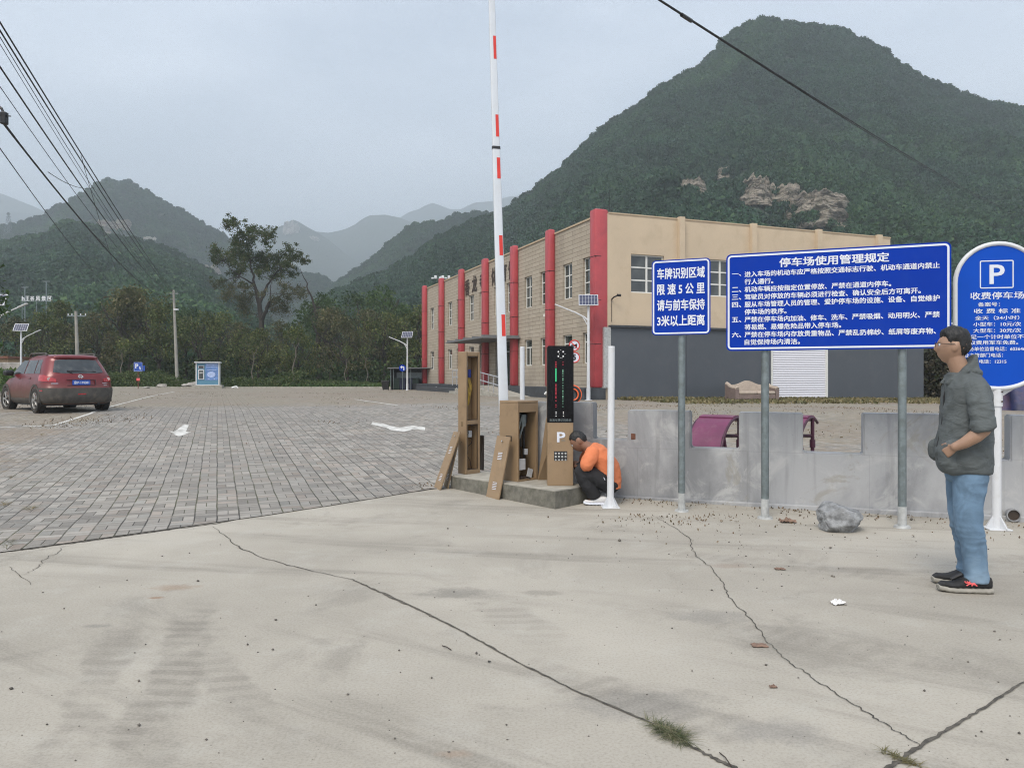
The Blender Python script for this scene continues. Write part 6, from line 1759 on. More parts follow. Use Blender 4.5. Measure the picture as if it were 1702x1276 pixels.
for px, top, lab in ((41.5, 478, 'thin mast at the left end of the white hillside letters'), (77, 468, 'taller grey mast with a short cross piece, at the right end of the white letters')):
    q_ = at(px, top, 95); g = zg(q_.x, 95); mb = MB(); mb.tube([(0, 0, 0), (0, 0, q_.z - g)], .07, 8); mb.box(-.45, .45, -.05, .05, q_.z - g - .02, q_.z - g + .08)
    m_ = mb.build('mast', M['galv']); m_.location = (q_.x, 95, g); tag(m_, lab, 'mast')
# lattice tower on the left mountain
q_, t_ = H_left.see(14, 394)
r = empty('transmission_tower', q_ - Vector((0, 0, 3)), 0, 'grey lattice transmission tower on the slope at far left', 'pylon')
mb = MB(); TH = 41 * q_.y / FPX + 3; bw = 3.2
lev = [i / 7 for i in range(8)]
def tw(t): return bw * (1 - t) ** 1.1 + .55
for i in range(7):
    for sx, sy in ((1, 1), (1, -1), (-1, -1), (-1, 1)):
        a = Vector((sx * tw(lev[i]), sy * tw(lev[i]), TH * lev[i])); b = Vector((sx * tw(lev[i + 1]), sy * tw(lev[i + 1]), TH * lev[i + 1])); mb.tube([a, b], .17, 4)
        nx = Vector((sx * tw(lev[i + 1]), -sy * tw(lev[i + 1]), TH * lev[i + 1])); mb.tube([a, nx], .10, 4)
        nx = Vector((-sx * tw(lev[i + 1]), sy * tw(lev[i + 1]), TH * lev[i + 1])); mb.tube([a, nx], .10, 4)
mb.build('lattice_body', M['galv'], r)
mb = MB()
for h_, w_ in ((.70, 3.6), (.82, 3.0), (.94, 2.4)): mb.tube([(-w_, 0, TH * h_), (w_, 0, TH * h_)], .16, 4).tube([(-w_, 0, TH * h_), (0, 0, TH * (h_ + .05))], .10, 4).tube([(w_, 0, TH * h_), (0, 0, TH * (h_ + .05))], .10, 4)
mb.build('cross_arm', M['galv'], r)
# floodlight mast behind the hall
q_ = at(733, 458, 78); g = zg(q_.x, 78)
r = empty('floodlight_mast', (q_.x, 78, g), 0, 'mast with a row of small white floodlights showing over the hall roof', 'floodlight mast')
mb = MB(); mb.tube([(0, 0, 0), (0, 0, q_.z - g)], .08, 8).tube([(-.85, 0, q_.z - g - .3), (.85, 0, q_.z - g - .3)], .04, 6); mb.build('mast_pole', M['galv'], r)
for x in (-.85, -.55, -.05, .2, .5, .82):
    mb = MB(); mb.cbox(x - .13, x + .13, -.2, .02, q_.z - g - .36, q_.z - g - .10 + .1 * math.sin(x * 9), .05); mb.build('floodlight', M['white'], r)

# ------------------------------------------------------------------ bin shelter and bins
sx0, sx1, sy = (648 - 851) / FPX * 58, -6.0, 58.0; g = zg(-8, 58)
r = empty('bin_shelter', (sx0, sy, g), 0, 'dark open fronted bin shelter with a flat roof beside the far end of the hall', 'shelter')
wd = sx1 - sx0; SH = 1.68
mb = MB(); mb.cbox(-.15, wd, -.25, 1.6, SH - .05, SH + .03, .01); mb.build('roof', M['roofgrey'], r)
mb = MB(); mb.box(0, wd, 1.45, 1.5, 0, SH - .051); mb.build('back_wall', M['plinth'], r)
mb = MB(); mb.box(0.0, .05, .3, 1.448, 0, SH - .051); mb.build('side_panel', M['galv'], r)
mb = MB()
for x in (.28, 1.6): mb.tube([(x, 0, 0), (x, 0, SH - .05)], .03, 8)
mb.build('post', M['galv'], r)
mb = MB(); mb.box(.3, wd, 1.43, 1.4495, .85, 1.35); mb.build('notice_strip', M['galv'], r)
def wheelie(x, y, m, label, sc=1.0, group='wheeled bins in the shelter', W=.50, H=.86):
    r = empty('wheeled_bin', (x, y, zg(x, y)), 0, label, 'bin', group)
    mb = MB(); b, t = .17, W / 2
    mb.add([(-b * 1.2, -b, .05), (b * 1.2, -b, .05), (b * 1.2, b, .05), (-b * 1.2, b, .05), (-t, -t * .9, H), (t, -t * .9, H), (t, t * .9, H), (-t, t * .9, H)], [(3, 2, 1, 0), (4, 5, 6, 7), (0, 1, 5, 4), (1, 2, 6, 5), (2, 3, 7, 6), (3, 0, 4, 7)]); mb.build('bin_body', m, r)
    mb = MB(); mb.cbox(-t - .025, t + .025, -t, t, H + .001, H + .06, .015); mb.build('lid', m, r)
    mb = MB(); mb.disc((-.19, .14, .07), .07, 'X', .05, 14).disc((.19, .14, .07), .07, 'X', .05, 14); mb.build('wheel', M['tyre'], r)
    mb = MB(); mb.add([(-.07, -t * .75, .48), (.07, -t * .75, .48), (0, -t * .8, .62)], [(0, 1, 2)]); mb.build('white_mark', M['signwhite'], r)
    r.scale = (sc, sc, sc); return r
for px, m_, lab in ((659.5, M['green'], 'dark green bin at the left end inside the shelter'), (669.5, M['navy'], 'dark blue bin behind the round turn left sign'), (681, M['navy'], 'dark blue bin right behind the street lamp pole'), (691, M['green'], 'dark bin in the shelter next to the hall')):
    wheelie((px - 851) / FPX * 58.7, 58.7, m_, lab)
wheelie((641 - 851) / FPX * 57.5, 57.5, M['dark'], 'open topped black bin standing outside the shelter on its left', 1.0, None, .58, .66)
# low stone wall and ochre hut at far left
mb = MB(); a = at(-60, 612, 58); b = at(33, 613, 60)
mb.cbox(a.x, b.x, 60, 60.5, .3, at(20, 602, 60).z, .06); tag(mb.build('stone_wall', M['stonewall']), 'low pale stone wall at the left edge behind the red car', 'wall')
r = empty('hut', (at(-20, 600, 66).x, 66, .4), 0, 'ochre plastered hut corner under the trees at the left edge', 'hut')
mb = MB(); mb.box(-3, 1.75, 0, 4, 0, at(0, 596, 66).z - .4); mb.build('wall', M['ochre'], r); mb = MB(); mb.cbox(-3.3, 2.0, -.4, 4.4, at(0, 596, 66).z - .398, at(0, 592, 66).z - .4, .03); mb.build('roof', M['brickred'], r)

# ------------------------------------------------------------------ old sofa
p = at(1250, 667, 32.2); p.z = zg(p.x, p.y)
r = empty('sofa', p, RAD(14), 'worn pinkish beige camelback sofa standing outside the grey wall', 'sofa')
def hump(x): return .72 + .16 * math.exp(-(x / .33) ** 2) - .03 * abs(x)
mb = MB(); n = 20; xs = [-.86 + 1.72 * i / n for i in range(n + 1)]
vs = []; 
for y in (.26, .44):
    for x in xs: vs += [(x, y, .12), (x, y + (.06 if y > .3 else .05) , hump(x))]
m_ = (n + 1) * 2; fs = []
for i in range(n): a = 2 * i; fs += [(a, a + 2, a + 3, a + 1), (m_ + a, m_ + a + 1, m_ + a + 3, m_ + a + 2), (a + 1, a + 3, m_ + a + 3, m_ + a + 1)]
fs += [(0, 1, m_ + 1, m_), (m_ - 2, 2 * m_ - 2, 2 * m_ - 1, m_ - 1)]
mb.add(vs, fs); mb.build('backrest', M['sofa'], r, 50)
for s in (-1, 1):
    mb = MB(); prof = [(-.42, .52), (-.36, .55), (-.15, .56), (.10, .60), (.30, .70), (.44, .74)]
    vs = []; x0, x1 = sorted((s * .86, s * 1.03))
    for x in (x0, x1):
        for y, z in prof: vs += [(x, y, .10), (x, y, z)]
    k = len(prof) * 2; fs = []
    for i in range(len(prof) - 1): a = 2 * i; fs += [(a, a + 2, a + 3, a + 1), (k + a, k + a + 1, k + a + 3, k + a + 2), (a + 1, a + 3, k + a + 3, k + a + 1)]
    fs += [(0, 1, k + 1, k), (k - 2, 2 * k - 2, 2 * k - 1, k - 1)]
    mb.add(vs, fs); a_ = mb.build('arm_rest', M['sofaside'], r, 50)
    mb = MB(); mb.tube([((x0 + x1) / 2, y, z + .01) for y, z in prof], .085, 10); mb.build('arm_roll', M['sofa'], a_, 60)
mb = MB(); mb.cbox(-.855, .855, -.42, .255, .10, .30, .03); mb.build('base', M['sofaside'], r)
for s in (-.43, .43): mb = MB(); mb.cbox(s - .42, s + .42, -.44, .25, .302, .44, .05); mb.build('seat_cushion', M['sofa'], r, 60)
for x in (-.9, .9):
    for y in (-.38, .38): mb = MB(); mb.tube([(x, y, 0), (x, y, .10)], [.02, .035], 8); mb.build('leg', M['calli'], r)

# ------------------------------------------------------------------ purple arched exercise bench behind the wall
hd = Vector((.6, .8, 0)); sdv = Vector((-.8, .6, 0)); P0 = Vector((3.03, 11.05, 0)); P0.z = zg(P0.x, P0.y)
r = empty('arched_bench', P0, 0, 'pair of purple arched exercise boards on dark pipes behind the notched wall', 'exercise bench')
def arch(off):
    def fn(u, v):
        ph = RAD(2 + 118 * v); rr = .70
        return Vector((off, 0, .02)) + hd * (rr * (1 - math.cos(ph))) + sdv * (.54 * u) + Vector((0, 0, rr * math.sin(ph)))
    return fn
for off in (0, 1.13):
    f = arch(off); mb = MB(); NS = 26
    for k in range(NS):
        v0, v1 = k / NS, (k + 1) / NS
        a, b, c_, d_ = f(0, v0), f(1, v0), f(1, v1), f(0, v1); nrm = (b - a).cross(d_ - a).normalized()
        if nrm.z < 0 and v0 < .6: nrm = -nrm
        lo = [q - nrm * .018 for q in (a, b, c_, d_)]
        mb.add([a, b, c_, d_] + lo, [(0, 1, 2, 3), (7, 6, 5, 4), (0, 4, 5, 1), (1, 5, 6, 2), (2, 6, 7, 3), (3, 7, 4, 0)])
    bd = mb.build('arched_board', M['purple'], r)
    mb = MB()
    for u in (0.0, 1.0): mb.tube([f(u, k / 16) - Vector((0, 0, .02)) for k in range(17)], .022, 8)
    mb.build('edge_pipe', M['purpledk'], bd, 60)
mb = MB()
for off in (0, 1.13):
    for u in (0, 1):
        q_ = arch(off)(u, .80); mb.tube([q_ - Vector((0, 0, .03)), Vector((q_.x, q_.y, -.05))], .03, 8); mb.tube([Vector((q_.x, q_.y, .24)), Vector((q_.x, q_.y, .36))], .045, 8)
    q_ = arch(off)(0, .30); mb.tube([q_, Vector((q_.x + .1, q_.y + .1, -.05))], .026, 8)
a = arch(0)(0, .8); b = arch(1.13)(0, .8); mb.tube([Vector((a.x - .3, a.y, .42)), Vector((b.x, b.y, .42))], .026, 8)
mb.build('pipe_frame', M['purpledk'], r, 60)

# painted tyre standing behind the wall
p = Vector(((951 - 851) / FPX * 27, 27, 0)); p.z = zg(p.x, 27)
r = empty('painted_tyre', p, RAD(10), 'black tyre with orange bands half showing beside the display terminal', 'tyre')
mb = MB(); mb.ring((0, 0, .33), .24, .10, 'Y', 36, 12); t_ = mb.build('tyre_body', M['dark'], r, 60)
mb = MB(); mb.ring((0, -.035, .33), .315, .035, 'Y', 36, 8); mb.ring((0, -.085, .33), .20, .026, 'Y', 36, 8); mb.build('orange_band', M['orangecr'], t_, 60)

# ------------------------------------------------------------------ small things on the ground
p = gp(1406, 883.5)
rk = stone('boulder', p + Vector((0, .10, -.012)),   .252, .18, .148, 5, M['rock'], 'jagged grey boulder lying on the road in front of the notched wall', 'rock', planes=11, sub=5, noise_=.045, rz=.25)
for v in rk.data.vertices:
    if v.co.z > .14: v.co.z += .05 * math.exp(-((v.co.x + .09) / .07) ** 2) - .045 * max(0, v.co.x / .2)
s_ = wall_s(1056); q_ = WO + WU * s_ + WN * .10
r = MB(); r.cbox(-.058, .058, -.10, .10, 0, .080, .008); o = r.build('brick', M['brickred']); o.location = (q_.x, q_.y, .701); o.rotation_euler = (0, 0, math.atan2(WU.y, WU.x) + .05); tag(o, 'single red brick lying in the first wall notch right of the crouching man', 'brick')
s_ = wall_s(1682); q_ = WO + WU * s_
r = empty('drain_pipe', (q_.x, q_.y, 0), math.atan2(WU.y, WU.x), 'short round drain pipe poking out of the wall base by the white post foot', 'pipe')
mb = MB(); n = 24
for (ra, ya, rb_, yb_) in ((.062, -.07, .062, .0), (.052, -.07, .052, -.001)):
    mb.tube([(0, ya, .068), (0, yb_, .068)], ra, n, caps=False)
vs = [(math.cos(2 * math.pi * k / n) * q, -.07, .068 + math.sin(2 * math.pi * k / n) * q) for q in (.062, .052) for k in range(n)]; mb.add(vs, [(k, (k + 1) % n, n + (k + 1) % n, n + k) for k in range(n)])
mb.build('pipe_wall', M['wall'], r, 40); mb = MB(); mb.disc((0, -.047, .068), .0515, 'Y', .004, 20); mb.build('pipe_inside', M['calli'], r)
def crumple(name, p, w, h, seed, m, label, cat):
    mb = MB()
    def fn(u, v):
        x, y = (u - .5) * w, (v - .5) * w * .7; n_ = mnoise.fractal(Vector((u * 3 + seed, v * 3, 0)), .8, 2, 3)
        rr = 1 - .35 * abs(mnoise.noise(Vector((math.atan2(v - .5, u - .5) * 2, seed, 0))))
        return Vector((x * rr, y * rr, max(.003, h * (.5 + .9 * n_) * (1 - 1.2 * ((u - .5) ** 2 + (v - .5) ** 2)))))
    mb.grid(fn, 12, 10); mb.grid(lambda u, v: fn(u, v) - Vector((0, 0, .002)), 12, 10)
    o = mb.build(name, m, None, 30); o.location = p + Vector((0, 0, .002)); return tag(o, label, cat)
crumple('paper_scrap', gp(1394, 1004), .088, .036, 1, M['paper'], 'crumpled white scrap of paper on the road', 'paper scrap')
crumple('dry_leaf', gp(1262, 1073), .085, .012, 4, M['card'], 'large flat brown leaf beside the long crack', 'leaf')
crumple('dry_leaf', gp(1296, 946), .080, .016, 7, M['card'], 'small brown leaf on the road below the big board', 'leaf')
crumple('dry_leaf', gp(1285, 1142), .035, .012, 9, M['card'], 'tiny brown leaf nearest the bottom of the long crack', 'leaf')
crumple('leaf_pile', gp(1309, 868), .15, .05, 11, M['card'], 'small heap of brown leaves between two sign poles', 'leaf pile')
mb = MB(); a, b = gp(735, 1074), gp(750, 1081); mb.tube([(0, 0, .005), tuple((b - a) * .5 + Vector((0, 0, .009))), tuple(b - a + Vector((0, 0, .005)))], .0028, 5); o = mb.build('twig', M['calli']); o.location = a; tag(o, 'short dark twig lying on the road near the joint', 'twig')
mb = MB(); a, b = gp(1196, 1252), gp(1216, 1275); mb.tube([(0, 0, .005), tuple((b - a) * .5 + Vector((0, 0, .012))), tuple(b - a + Vector((0, 0, .005)))], .0022, 5); o = mb.build('twig', M['calli']); o.location = a; tag(o, 'thin dark twig beside the road joint at the bottom edge', 'twig')

def tuft(name, px, py, n, spread, ln, seed, label, m='tuft'):
    p = gp(px, py); rng = np.random.default_rng(seed); V = []; F = []
    dirc = (gp(1150, 1242) - gp(1080, 1200)); ang0 = math.atan2(dirc.y, dirc.x)
    for i in range(n):
        al = rng.normal(0, spread); bx, by = al * math.cos(ang0) + rng.normal(0, .008), al * math.sin(ang0) + rng.normal(0, .008)
        a = rng.uniform(0, 6.283); L = ln * rng.uniform(.4, 1.15); up = rng.uniform(.08, .5); w = rng.uniform(.0012, .0026)
        dx, dy = math.cos(a), math.sin(a); s = len(V); 
        for k in range(5):
            t = k / 4; x = bx + dx * L * t * (1 - .15 * up); y = by + dy * L * t * (1 - .15 * up); z = L * up * (t - .62 * t * t) * 1.2 + .002
            ww = w * (1 - t * .85); V += [(x - dy * ww, y + dx * ww, z), (x + dy * ww, y - dx * ww, z)]
        F += [(s + 2 * k, s + 2 * k + 1, s + 2 * k + 3, s + 2 * k + 2) for k in range(4)]
    o = from_mesh(name, np_mesh(name, np.array(V), np.array(F, np.int32)), M[m]); o.location = p; return tag(o, label, 'grass tuft')
tuft('grass_tuft', 1114, 1219, 480, .050, .092, 1, 'green grass tuft growing out of the road joint')
tuft('grass_tuft', 1500, 1262, 120, .04, .05, 2, 'small low tuft where the two road joints meet at the bottom', 'drygrass')
for px, py, n_, sp_, ln_, sd_, lab in ((52, 846, 120, .06, .16, 3, 'pale dry weed a little inside the left edge of the paving'), (8, 838, 110, .09, .12, 4, 'low dry weed cut by the left edge of the photograph'),
                                     (20, 792, 90, .10, .10, 5, 'flat dry weed patch higher up the left edge of the paving'), (14, 905, 120, .12, .09, 6, 'thin weeds at the lower left corner of the paving'), (70, 722, 110, .16, .12, 7, 'brownish weed patch by the corner of the parking line')):
    tuft('weed_tuft', px, py, n_, sp_, ln_, sd_, lab, 'drygrass')

def litter_pt(rnd):
    while True:
        k = rnd.random()
        if k < .62:
            s = rnd.uniform(-.3, 5.2); q = WO + WU * s - WN * (.05 + abs(rnd.gauss(0, .16)))
            if mnoise.noise(Vector((s * 1.4, 3, 0))) < -.1 and rnd.random() < .75: continue
            if s > 2.5 and rnd.random() < .45: continue
        elif k < .80: q = gp(rnd.gauss(1150, 70), 856 + abs(rnd.gauss(0, 9)))
        elif k < .88: q = gp(rnd.gauss(708, 14), 808 + rnd.gauss(0, 3))
        else: q = gp(rnd.uniform(985, 1700), rnd.uniform(850, 905))
        return (q.x, q.y, zg(q.x, q.y) + rnd.uniform(.004, .02))
scatter_leaves('leaf_litter', M['litter'], litter_pt, 620, .024, 11, 1.2)
def lot_litter(rnd):
    while True:
        px, py = rnd.uniform(-60, 860), 652 + 150 * rnd.random() ** 2.4
        q = gp(px, py); n_ = mnoise.noise(Vector((q.x * .35, q.y * .35, 0)))
        ok = n_ > .10 + (0 if py < 680 else .30) - (.28 if px < 120 and py < 760 else 0) + .25 * rnd.random()
        if ok: return (q.x, q.y, zg(q.x, q.y) + rnd.uniform(.012, .035))
scatter_leaves('fallen_leaves', M['litter'], lot_litter, 3200, .036, 12, 1.5)
def behind_wall(rnd):
    while True:
        x, y = rnd.uniform(1.0, 12), rnd.uniform(9.6, 27)
        if y < 9.28 - .352 * x + .5: continue
        if mnoise.noise(Vector((x * .5, y * .35, 2))) > -.05 + .3 * rnd.random(): return (x, y, zg(x, y) + rnd.uniform(.012, .04))
scatter_leaves('lot_leaves', M['litter'], behind_wall, 2200, .036, 13, 1.5)
# gravel crumbs
rng = np.random.default_rng(5); rnd = random.Random(8); V = []; F = []
base_v = np.array([(1, 0, 0), (-1, 0, 0), (0, 1, 0), (0, -1, 0), (0, 0, 1), (0, 0, -1)], float); base_f = [(0, 2, 4), (2, 1, 4), (1, 3, 4), (3, 0, 4), (2, 0, 5), (1, 2, 5), (3, 1, 5), (0, 3, 5)]
for i in range(620):
    px, py = rnd.uniform(-40, 1740), 850 + 420 * rnd.random() ** .9
    if rnd.random() < .5: px = rnd.gauss(1250, 260); py = 850 + abs(rnd.gauss(0, 90))
    q = gp(px, py)
    if q.y > edge_y(q.x) - .05 or q.y > 8.77 - .352 * (q.x - 1.45) - .05: continue
    s = .0022 * math.exp(rnd.gauss(0, .55)) * (1 + .15 * q.y); v = base_v * (rng.uniform(.5, 1.2, (6, 3))) * s; v[:, 2] = v[:, 2] * .7 + s * .5
    b = len(V); V += [tuple(w + np.array([q.x, q.y, q.z])) for w in v]; F += [tuple(k + b for k in f) for f in base_f]
o = from_mesh('gravel', np_mesh('gravel', np.array(V), np.array(F, np.int32)), simple('gravel_crumbs', (.12, .108, .092), .95, var=.6, sc=2.3)); o['kind'] = 'stuff'
# ------------------------------------------------------------------ red car seen from its rear left corner
def make_car():
    ang = math.atan2(.671, -.741)
    ct = gp(66, 686.5); R2 = Matrix.Rotation(ang, 3, 'Z')
    o = ct - R2 @ Vector((.85, .77, 0)); o.z = ct.z
    r = empty('red_car', o, ang, 'dusty dark red crossover car with a blue plate, parked at the left of the lot', 'car')
    zs = [.25, .33, .42, .55, .66, .70, .74, .82, .92, .985, 1.02, 1.06, 1.15, 1.28, 1.40, 1.48, 1.535, 1.575, 1.595]
    def itp(z, tab): return float(np.interp(z, [a for a, b in tab], [b for a, b in tab]))
    XR = [(.25, .10), (.33, .03), (.42, 0), (.62, 0), (.69, .01), (.72, .055), (.80, .065), (1.0, .12), (1.06, .15), (1.48, .46), (1.535, .44), (1.575, .50), (1.60, .75)]
    XF = [(.25, 4.15), (.42, 4.3), (.66, 4.32), (.82, 4.22), (.92, 3.98), (.985, 3.45), (1.06, 3.22), (1.28, 2.82), (1.48, 2.42), (1.575, 2.05), (1.60, 1.7)]
    HW = [(.25, .80), (.33, .865), (.55, .895), (.82, .89), (.95, .872), (1.02, .85), (1.06, .835), (1.28, .765), (1.48, .685), (1.535, .655), (1.575, .58), (1.60, .45)]
    def P(th, z, side, off=0.0):
        """outline of slice z; th 0 = rear centre, 90 = rear corner side, 90..180 front"""
        xr, xf, hw = itp(z, XR), itp(z, XF), itp(z, HW)
        lr, lf = .55, 1.1 if z < 1 else .5
        def raw(t):
            if t <= 90:
                a = RAD(t); return Vector((xr + lr * (1 - max(0, math.cos(a)) ** .62), hw * math.sin(a) ** .62, z))
            if t <= 180:
                u = (t - 90) / 90; return Vector((xr + lr + (xf - lf - xr - lr) * u, hw, z))
            a = RAD(t - 180); return Vector((xf - lf + lf * math.sin(a) ** .7, hw * max(0, math.cos(a)) ** .7, z))
        p = raw(th)
        if off:
            q = raw(th + 1.5) - raw(max(0, th - 1.5)); n = Vector((-q.y, q.x, 0)).normalized()
            if n.dot(Vector((p.x - (xr + xf) / 2, p.y, 0))) < 0: n = -n
            p = p + n * off
        return Vector((p.x, p.y * side, p.z))
    TH = [0, 6, 14, 24, 36, 48, 60, 70, 78, 84, 90] + [90 + 9 * k for k in range(1, 11)] + [180 + q for q in (10, 22, 36, 52, 66, 78, 86, 90)]
    def ring(z): return [P(t, z, 1) for t in TH] + [P(t, z, -1) for t in reversed(TH[1:-1])]
    mb = MB(); n = len(ring(.5)); vs = []; fs = []
    for z in zs: vs += ring(z)
    for i in range(len(zs) - 1):
        for k in range(n): fs.append((i * n + k, i * n + (k + 1) % n, (i + 1) * n + (k + 1) % n, (i + 1) * n + k))
    fs.append(tuple(range(n))); fs.append(tuple(range((len(zs) - 1) * n, len(zs) * n)))
    mb.add(vs, fs); body = mb.build('body', M['car'], r, 42)
    def patch(t0, t1, z0, z1, side, off, nu=14, nv=6, shape=None):
        mb = MB()
        def fn(u, v):
            t = t0 + (t1 - t0) * u; z = z0 + (z1 - z0) * v
            if shape: t, z = shape(u, v, t, z)
            return P(abs(t), z, side if t >= 0 else -side, off)
        return mb.grid(fn, nu, nv)
    # rear window across both sides
    def rw(u, v, t, z):
        k = (u - .5) * 2; tt = k * (40 - 3 * v) ; return tt, 1.075 + (.39 - .03 * abs(k) ** 2) * v + .035 * abs(k) ** 2 * (1 - v)
    patch(0, 1, 0, 1, 1, .008, 24, 8, rw).build('rear_window', M['carglass'], r, 60)
    mb = MB(); a = P(3, 1.10, 1, .02); b = P(20, 1.125, -1, .02); mb.tube([a + Vector((0, .05, -.03)), P(12, 1.14, 1, .03), b], [.02, .016, .008], 6); mb.build('rear_wiper', M['dark'], r)
    # roof lip
    mb = MB(); mb.grid(lambda u, v: P(abs((u - .5) * 84), 1.50 + .05 * v, 1 if u >= .5 else -1, .035 - .02 * v), 20, 3); mb.build('roof_spoiler', M['car'], r, 60)
    for s in (1, -1):
        xs = lambda x, z: 90 + 90 * clamp((x - (itp(z, XR) + .55)) / max(.1, itp(z, XF) - (1.1 if z < 1 else .5) - itp(z, XR) - .55))
        def sw(x0b, x1b, x0t, x1t):
            mb = MB()
            def fn(u, v):
                z = 1.075 + .37 * v; x = (x0b + (x0t - x0b) * v) * (1 - u) + (x1b + (x1t - x1b) * v) * u
                hw = itp(z, HW)
                xr = itp(z, XR) + .55
                y = hw if x >= xr else hw * (1 - ((xr - x) / .55) ** 2.6) ** (1 / 2.6)
                return Vector((x, s * (y + .008), z))
            return mb.grid(fn, 8, 6)
        sw(1.98, 3.02, 1.98, 2.42).build('side_window', M['carglass'], r, 60)
        sw(1.10, 1.90, 1.16, 1.90).build('side_window', M['carglass'], r, 60)
        sw(.62, 1.04, .82, 1.10).build('side_window', M['carglass'], r, 60)
        lt = patch(0, 1, 0, 1, s, .012, 14, 6, lambda u, v, t, z: (31 + (88 - 31) * u, .845 + .19 * v * (.45 + .55 * min(1, u * 1.6)) + .03 * u * (1 - v))).build('tail_light', M['taillight'], r, 60)
        c_ = P(48, .925, s, .016); mb = MB(); mb.disc(c_, .045, 'X', .012, 16); mb.build('clear_lens', M['lenswhite'], lt)
        patch(27, 43, .80, .812, s, .006, 6, 1).build('rear_badge', M['chrome'], r)
        if s < 0: patch(30, 40, .745, .757, s, .006, 6, 1).build('rear_badge', M['chrome'], r)
        # cladding: rear bumper half, sill
        patch(0, 88, .27, .685, s, .014, 16, 8).build('bumper', M['carplastic'], r, 60)
        patch(104, 176, .255, .40, s, .010, 12, 3).build('sill_cladding', M['carplastic'], r, 60)
        patch(70, 84, .60, .63, s, .020, 4, 1).build('reflector', M['taillight'], r)
        for x0 in (1.94, 2.98):
            mb = MB(); mb.grid(lambda u, v: Vector((x0 - .006 + .012 * u + (.10 * (1 - v) if x0 > 2.5 else 0), s * (itp(.40 + .62 * v, HW) + .004), .40 + .62 * v)), 1, 12); mb.build('door_seam', M['dark'], r)
        mb = MB(); mb.grid(lambda u, v: Vector((1.28 - .006 + .012 * u - .22 * (1 - v) ** 3 * 0 + .0, s * (itp(.74 + .28 * v, HW) + .004), .74 + .28 * v)), 1, 6); mb.build('door_seam', M['dark'], r)
        for x0 in (2.02, 1.12):
            mb = MB(); mb.cbox(x0 + .12, x0 + .32, -.014, .022, .93, .955, .008, Matrix.Translation((0, s * (itp(.94, HW) + .005), 0))); mb.build('door_handle', M['car'], r)
        mb = MB(); mb.tube([(.80, s * .60, 1.565), (.92, s * .60, 1.625), (2.15, s * .60, 1.635), (2.30, s * .60, 1.575)], .026, 8); mb.build('roof_rail', M['carplastic'], r, 60)
        mb = MB(); mb.cbox(2.78, 2.98, .86, 1.10, 1.02, 1.18, .05, Matrix.Scale(s, 4, (0, 1, 0))); mb.build('wing_mirror', M['dark'], r, 60)
        for xw in (.85, 3.48):
            mb = MB(); k = 30
            for q in range(k):
                a0, a1 = RAD(-8 + 196 * q / k), RAD(-8 + 196 * (q + 1) / k); yy = s * .905
                p = [Vector((xw + math.cos(a) * rr, yy, .35 + math.sin(a) * rr)) for a in (a0, a1) for rr in (.365, .435)]
                p2 = [Vector((v.x, s * .80, v.z)) for v in p]
                mb.add(p + p2, [(0, 1, 3, 2), (4, 6, 7, 5), (1, 5, 7, 3), (0, 2, 6, 4)])
            mb.build('wheel_arch', M['carplastic'], r, 60)
            mb = MB(); mb.disc((xw, s * .80, .35), .366, 'Y', .10, 36); mb.build('arch_shade_disc', M['dark'], r)  # black disc stands in for the shaded gap round the wheel
            w = empty('wheel', (xw, s * .80, .345)); w.parent = r
            if xw > 2: w.rotation_euler = (0, 0, RAD(6))
            mb = MB(); n2 = 40; prof = [(.225, -.10), (.31, -.115), (.338, -.10), (.345, -.05), (.345, .05), (.338, .10), (.31, .115), (.225, .10)]
            for i in range(n2):
                a = 2 * math.pi * i / n2
                for rr, y in prof: mb.v.append((rr * math.cos(a), y, rr * math.sin(a)))
            L8 = len(prof)
            for i in range(n2):
                for j in range(L8): mb.f.append((i * L8 + j, ((i + 1) % n2) * L8 + j, ((i + 1) % n2) * L8 + (j + 1) % L8, i * L8 + (j + 1) % L8))
            mb.build('tyre', M['tyre'], w, 40)
            mb = MB(); mb.ring((0, s * .085, 0), .215, .018, 'Y', 32, 8); mb.disc((0, s * .085, 0), .05, 'Y', .05, 16)
            for q in range(5):
                a = 2 * math.pi * q / 5
                for da in (-.13, .13): mb.tube([(math.cos(a) * .04, s * .09, math.sin(a) * .04), (math.cos(a + da) * .215, s * .08, math.sin(a + da) * .215)], .019, 6)
            mb.build('rim', M['rim'], w, 40)
            mb = MB(); mb.disc((0, s * .03, 0), .215, 'Y', .02, 28); mb.build('brake_drum', M['dark'], w)
    mb = MB(); mb.box(.5, 3.9, -.75, .75, .20, .26); mb.tube([(.1, -.45, .26), (.5, -.45, .26)], .035, 8); mb.build('underbody', M['dark'], r)
    # plate, recess, chrome
    XP = .072
    mb = MB(); mb.box(XP - .03, XP - .012, -.22, .22, .765, .895); pl = mb.build('licence_plate', M['platebl'], r)
    TMX = Matrix(((0, 1, 0, 0), (-1, 0, 0, 0), (0, 0, 1, 0), (0, 0, 0, 1)))
    text_part('京P·1ME01', pl, M['signwhite'], 0, .83, .38, .085, -.0, .02, mtx=Matrix.Translation((XP - .033, 0, 0)) @ TMX)
    mb = MB(); mb.box(XP - .020, XP - .004, -.36, .36, .895, .912).box(XP - .018, XP - .005, -.36, -.345, .76, .895).box(XP - .018, XP - .005, -.345, .34, .748, .760); mb.build('plate_trim', M['seam'], r)
    mb = MB(); mb.ring((.112, 0, .985), .048, .009, 'X', 24, 8); mb.cbox(.098, .112, -.068, .068, .972, .998, .004); mb.build('emblem', M['chrome'], r, 50)
    mb = MB(); mb.cbox(-.018, .0, -.10, .10, .50, .535, .004); mb.build('fog_reflector', M['taillight'], r)
    mb = MB()
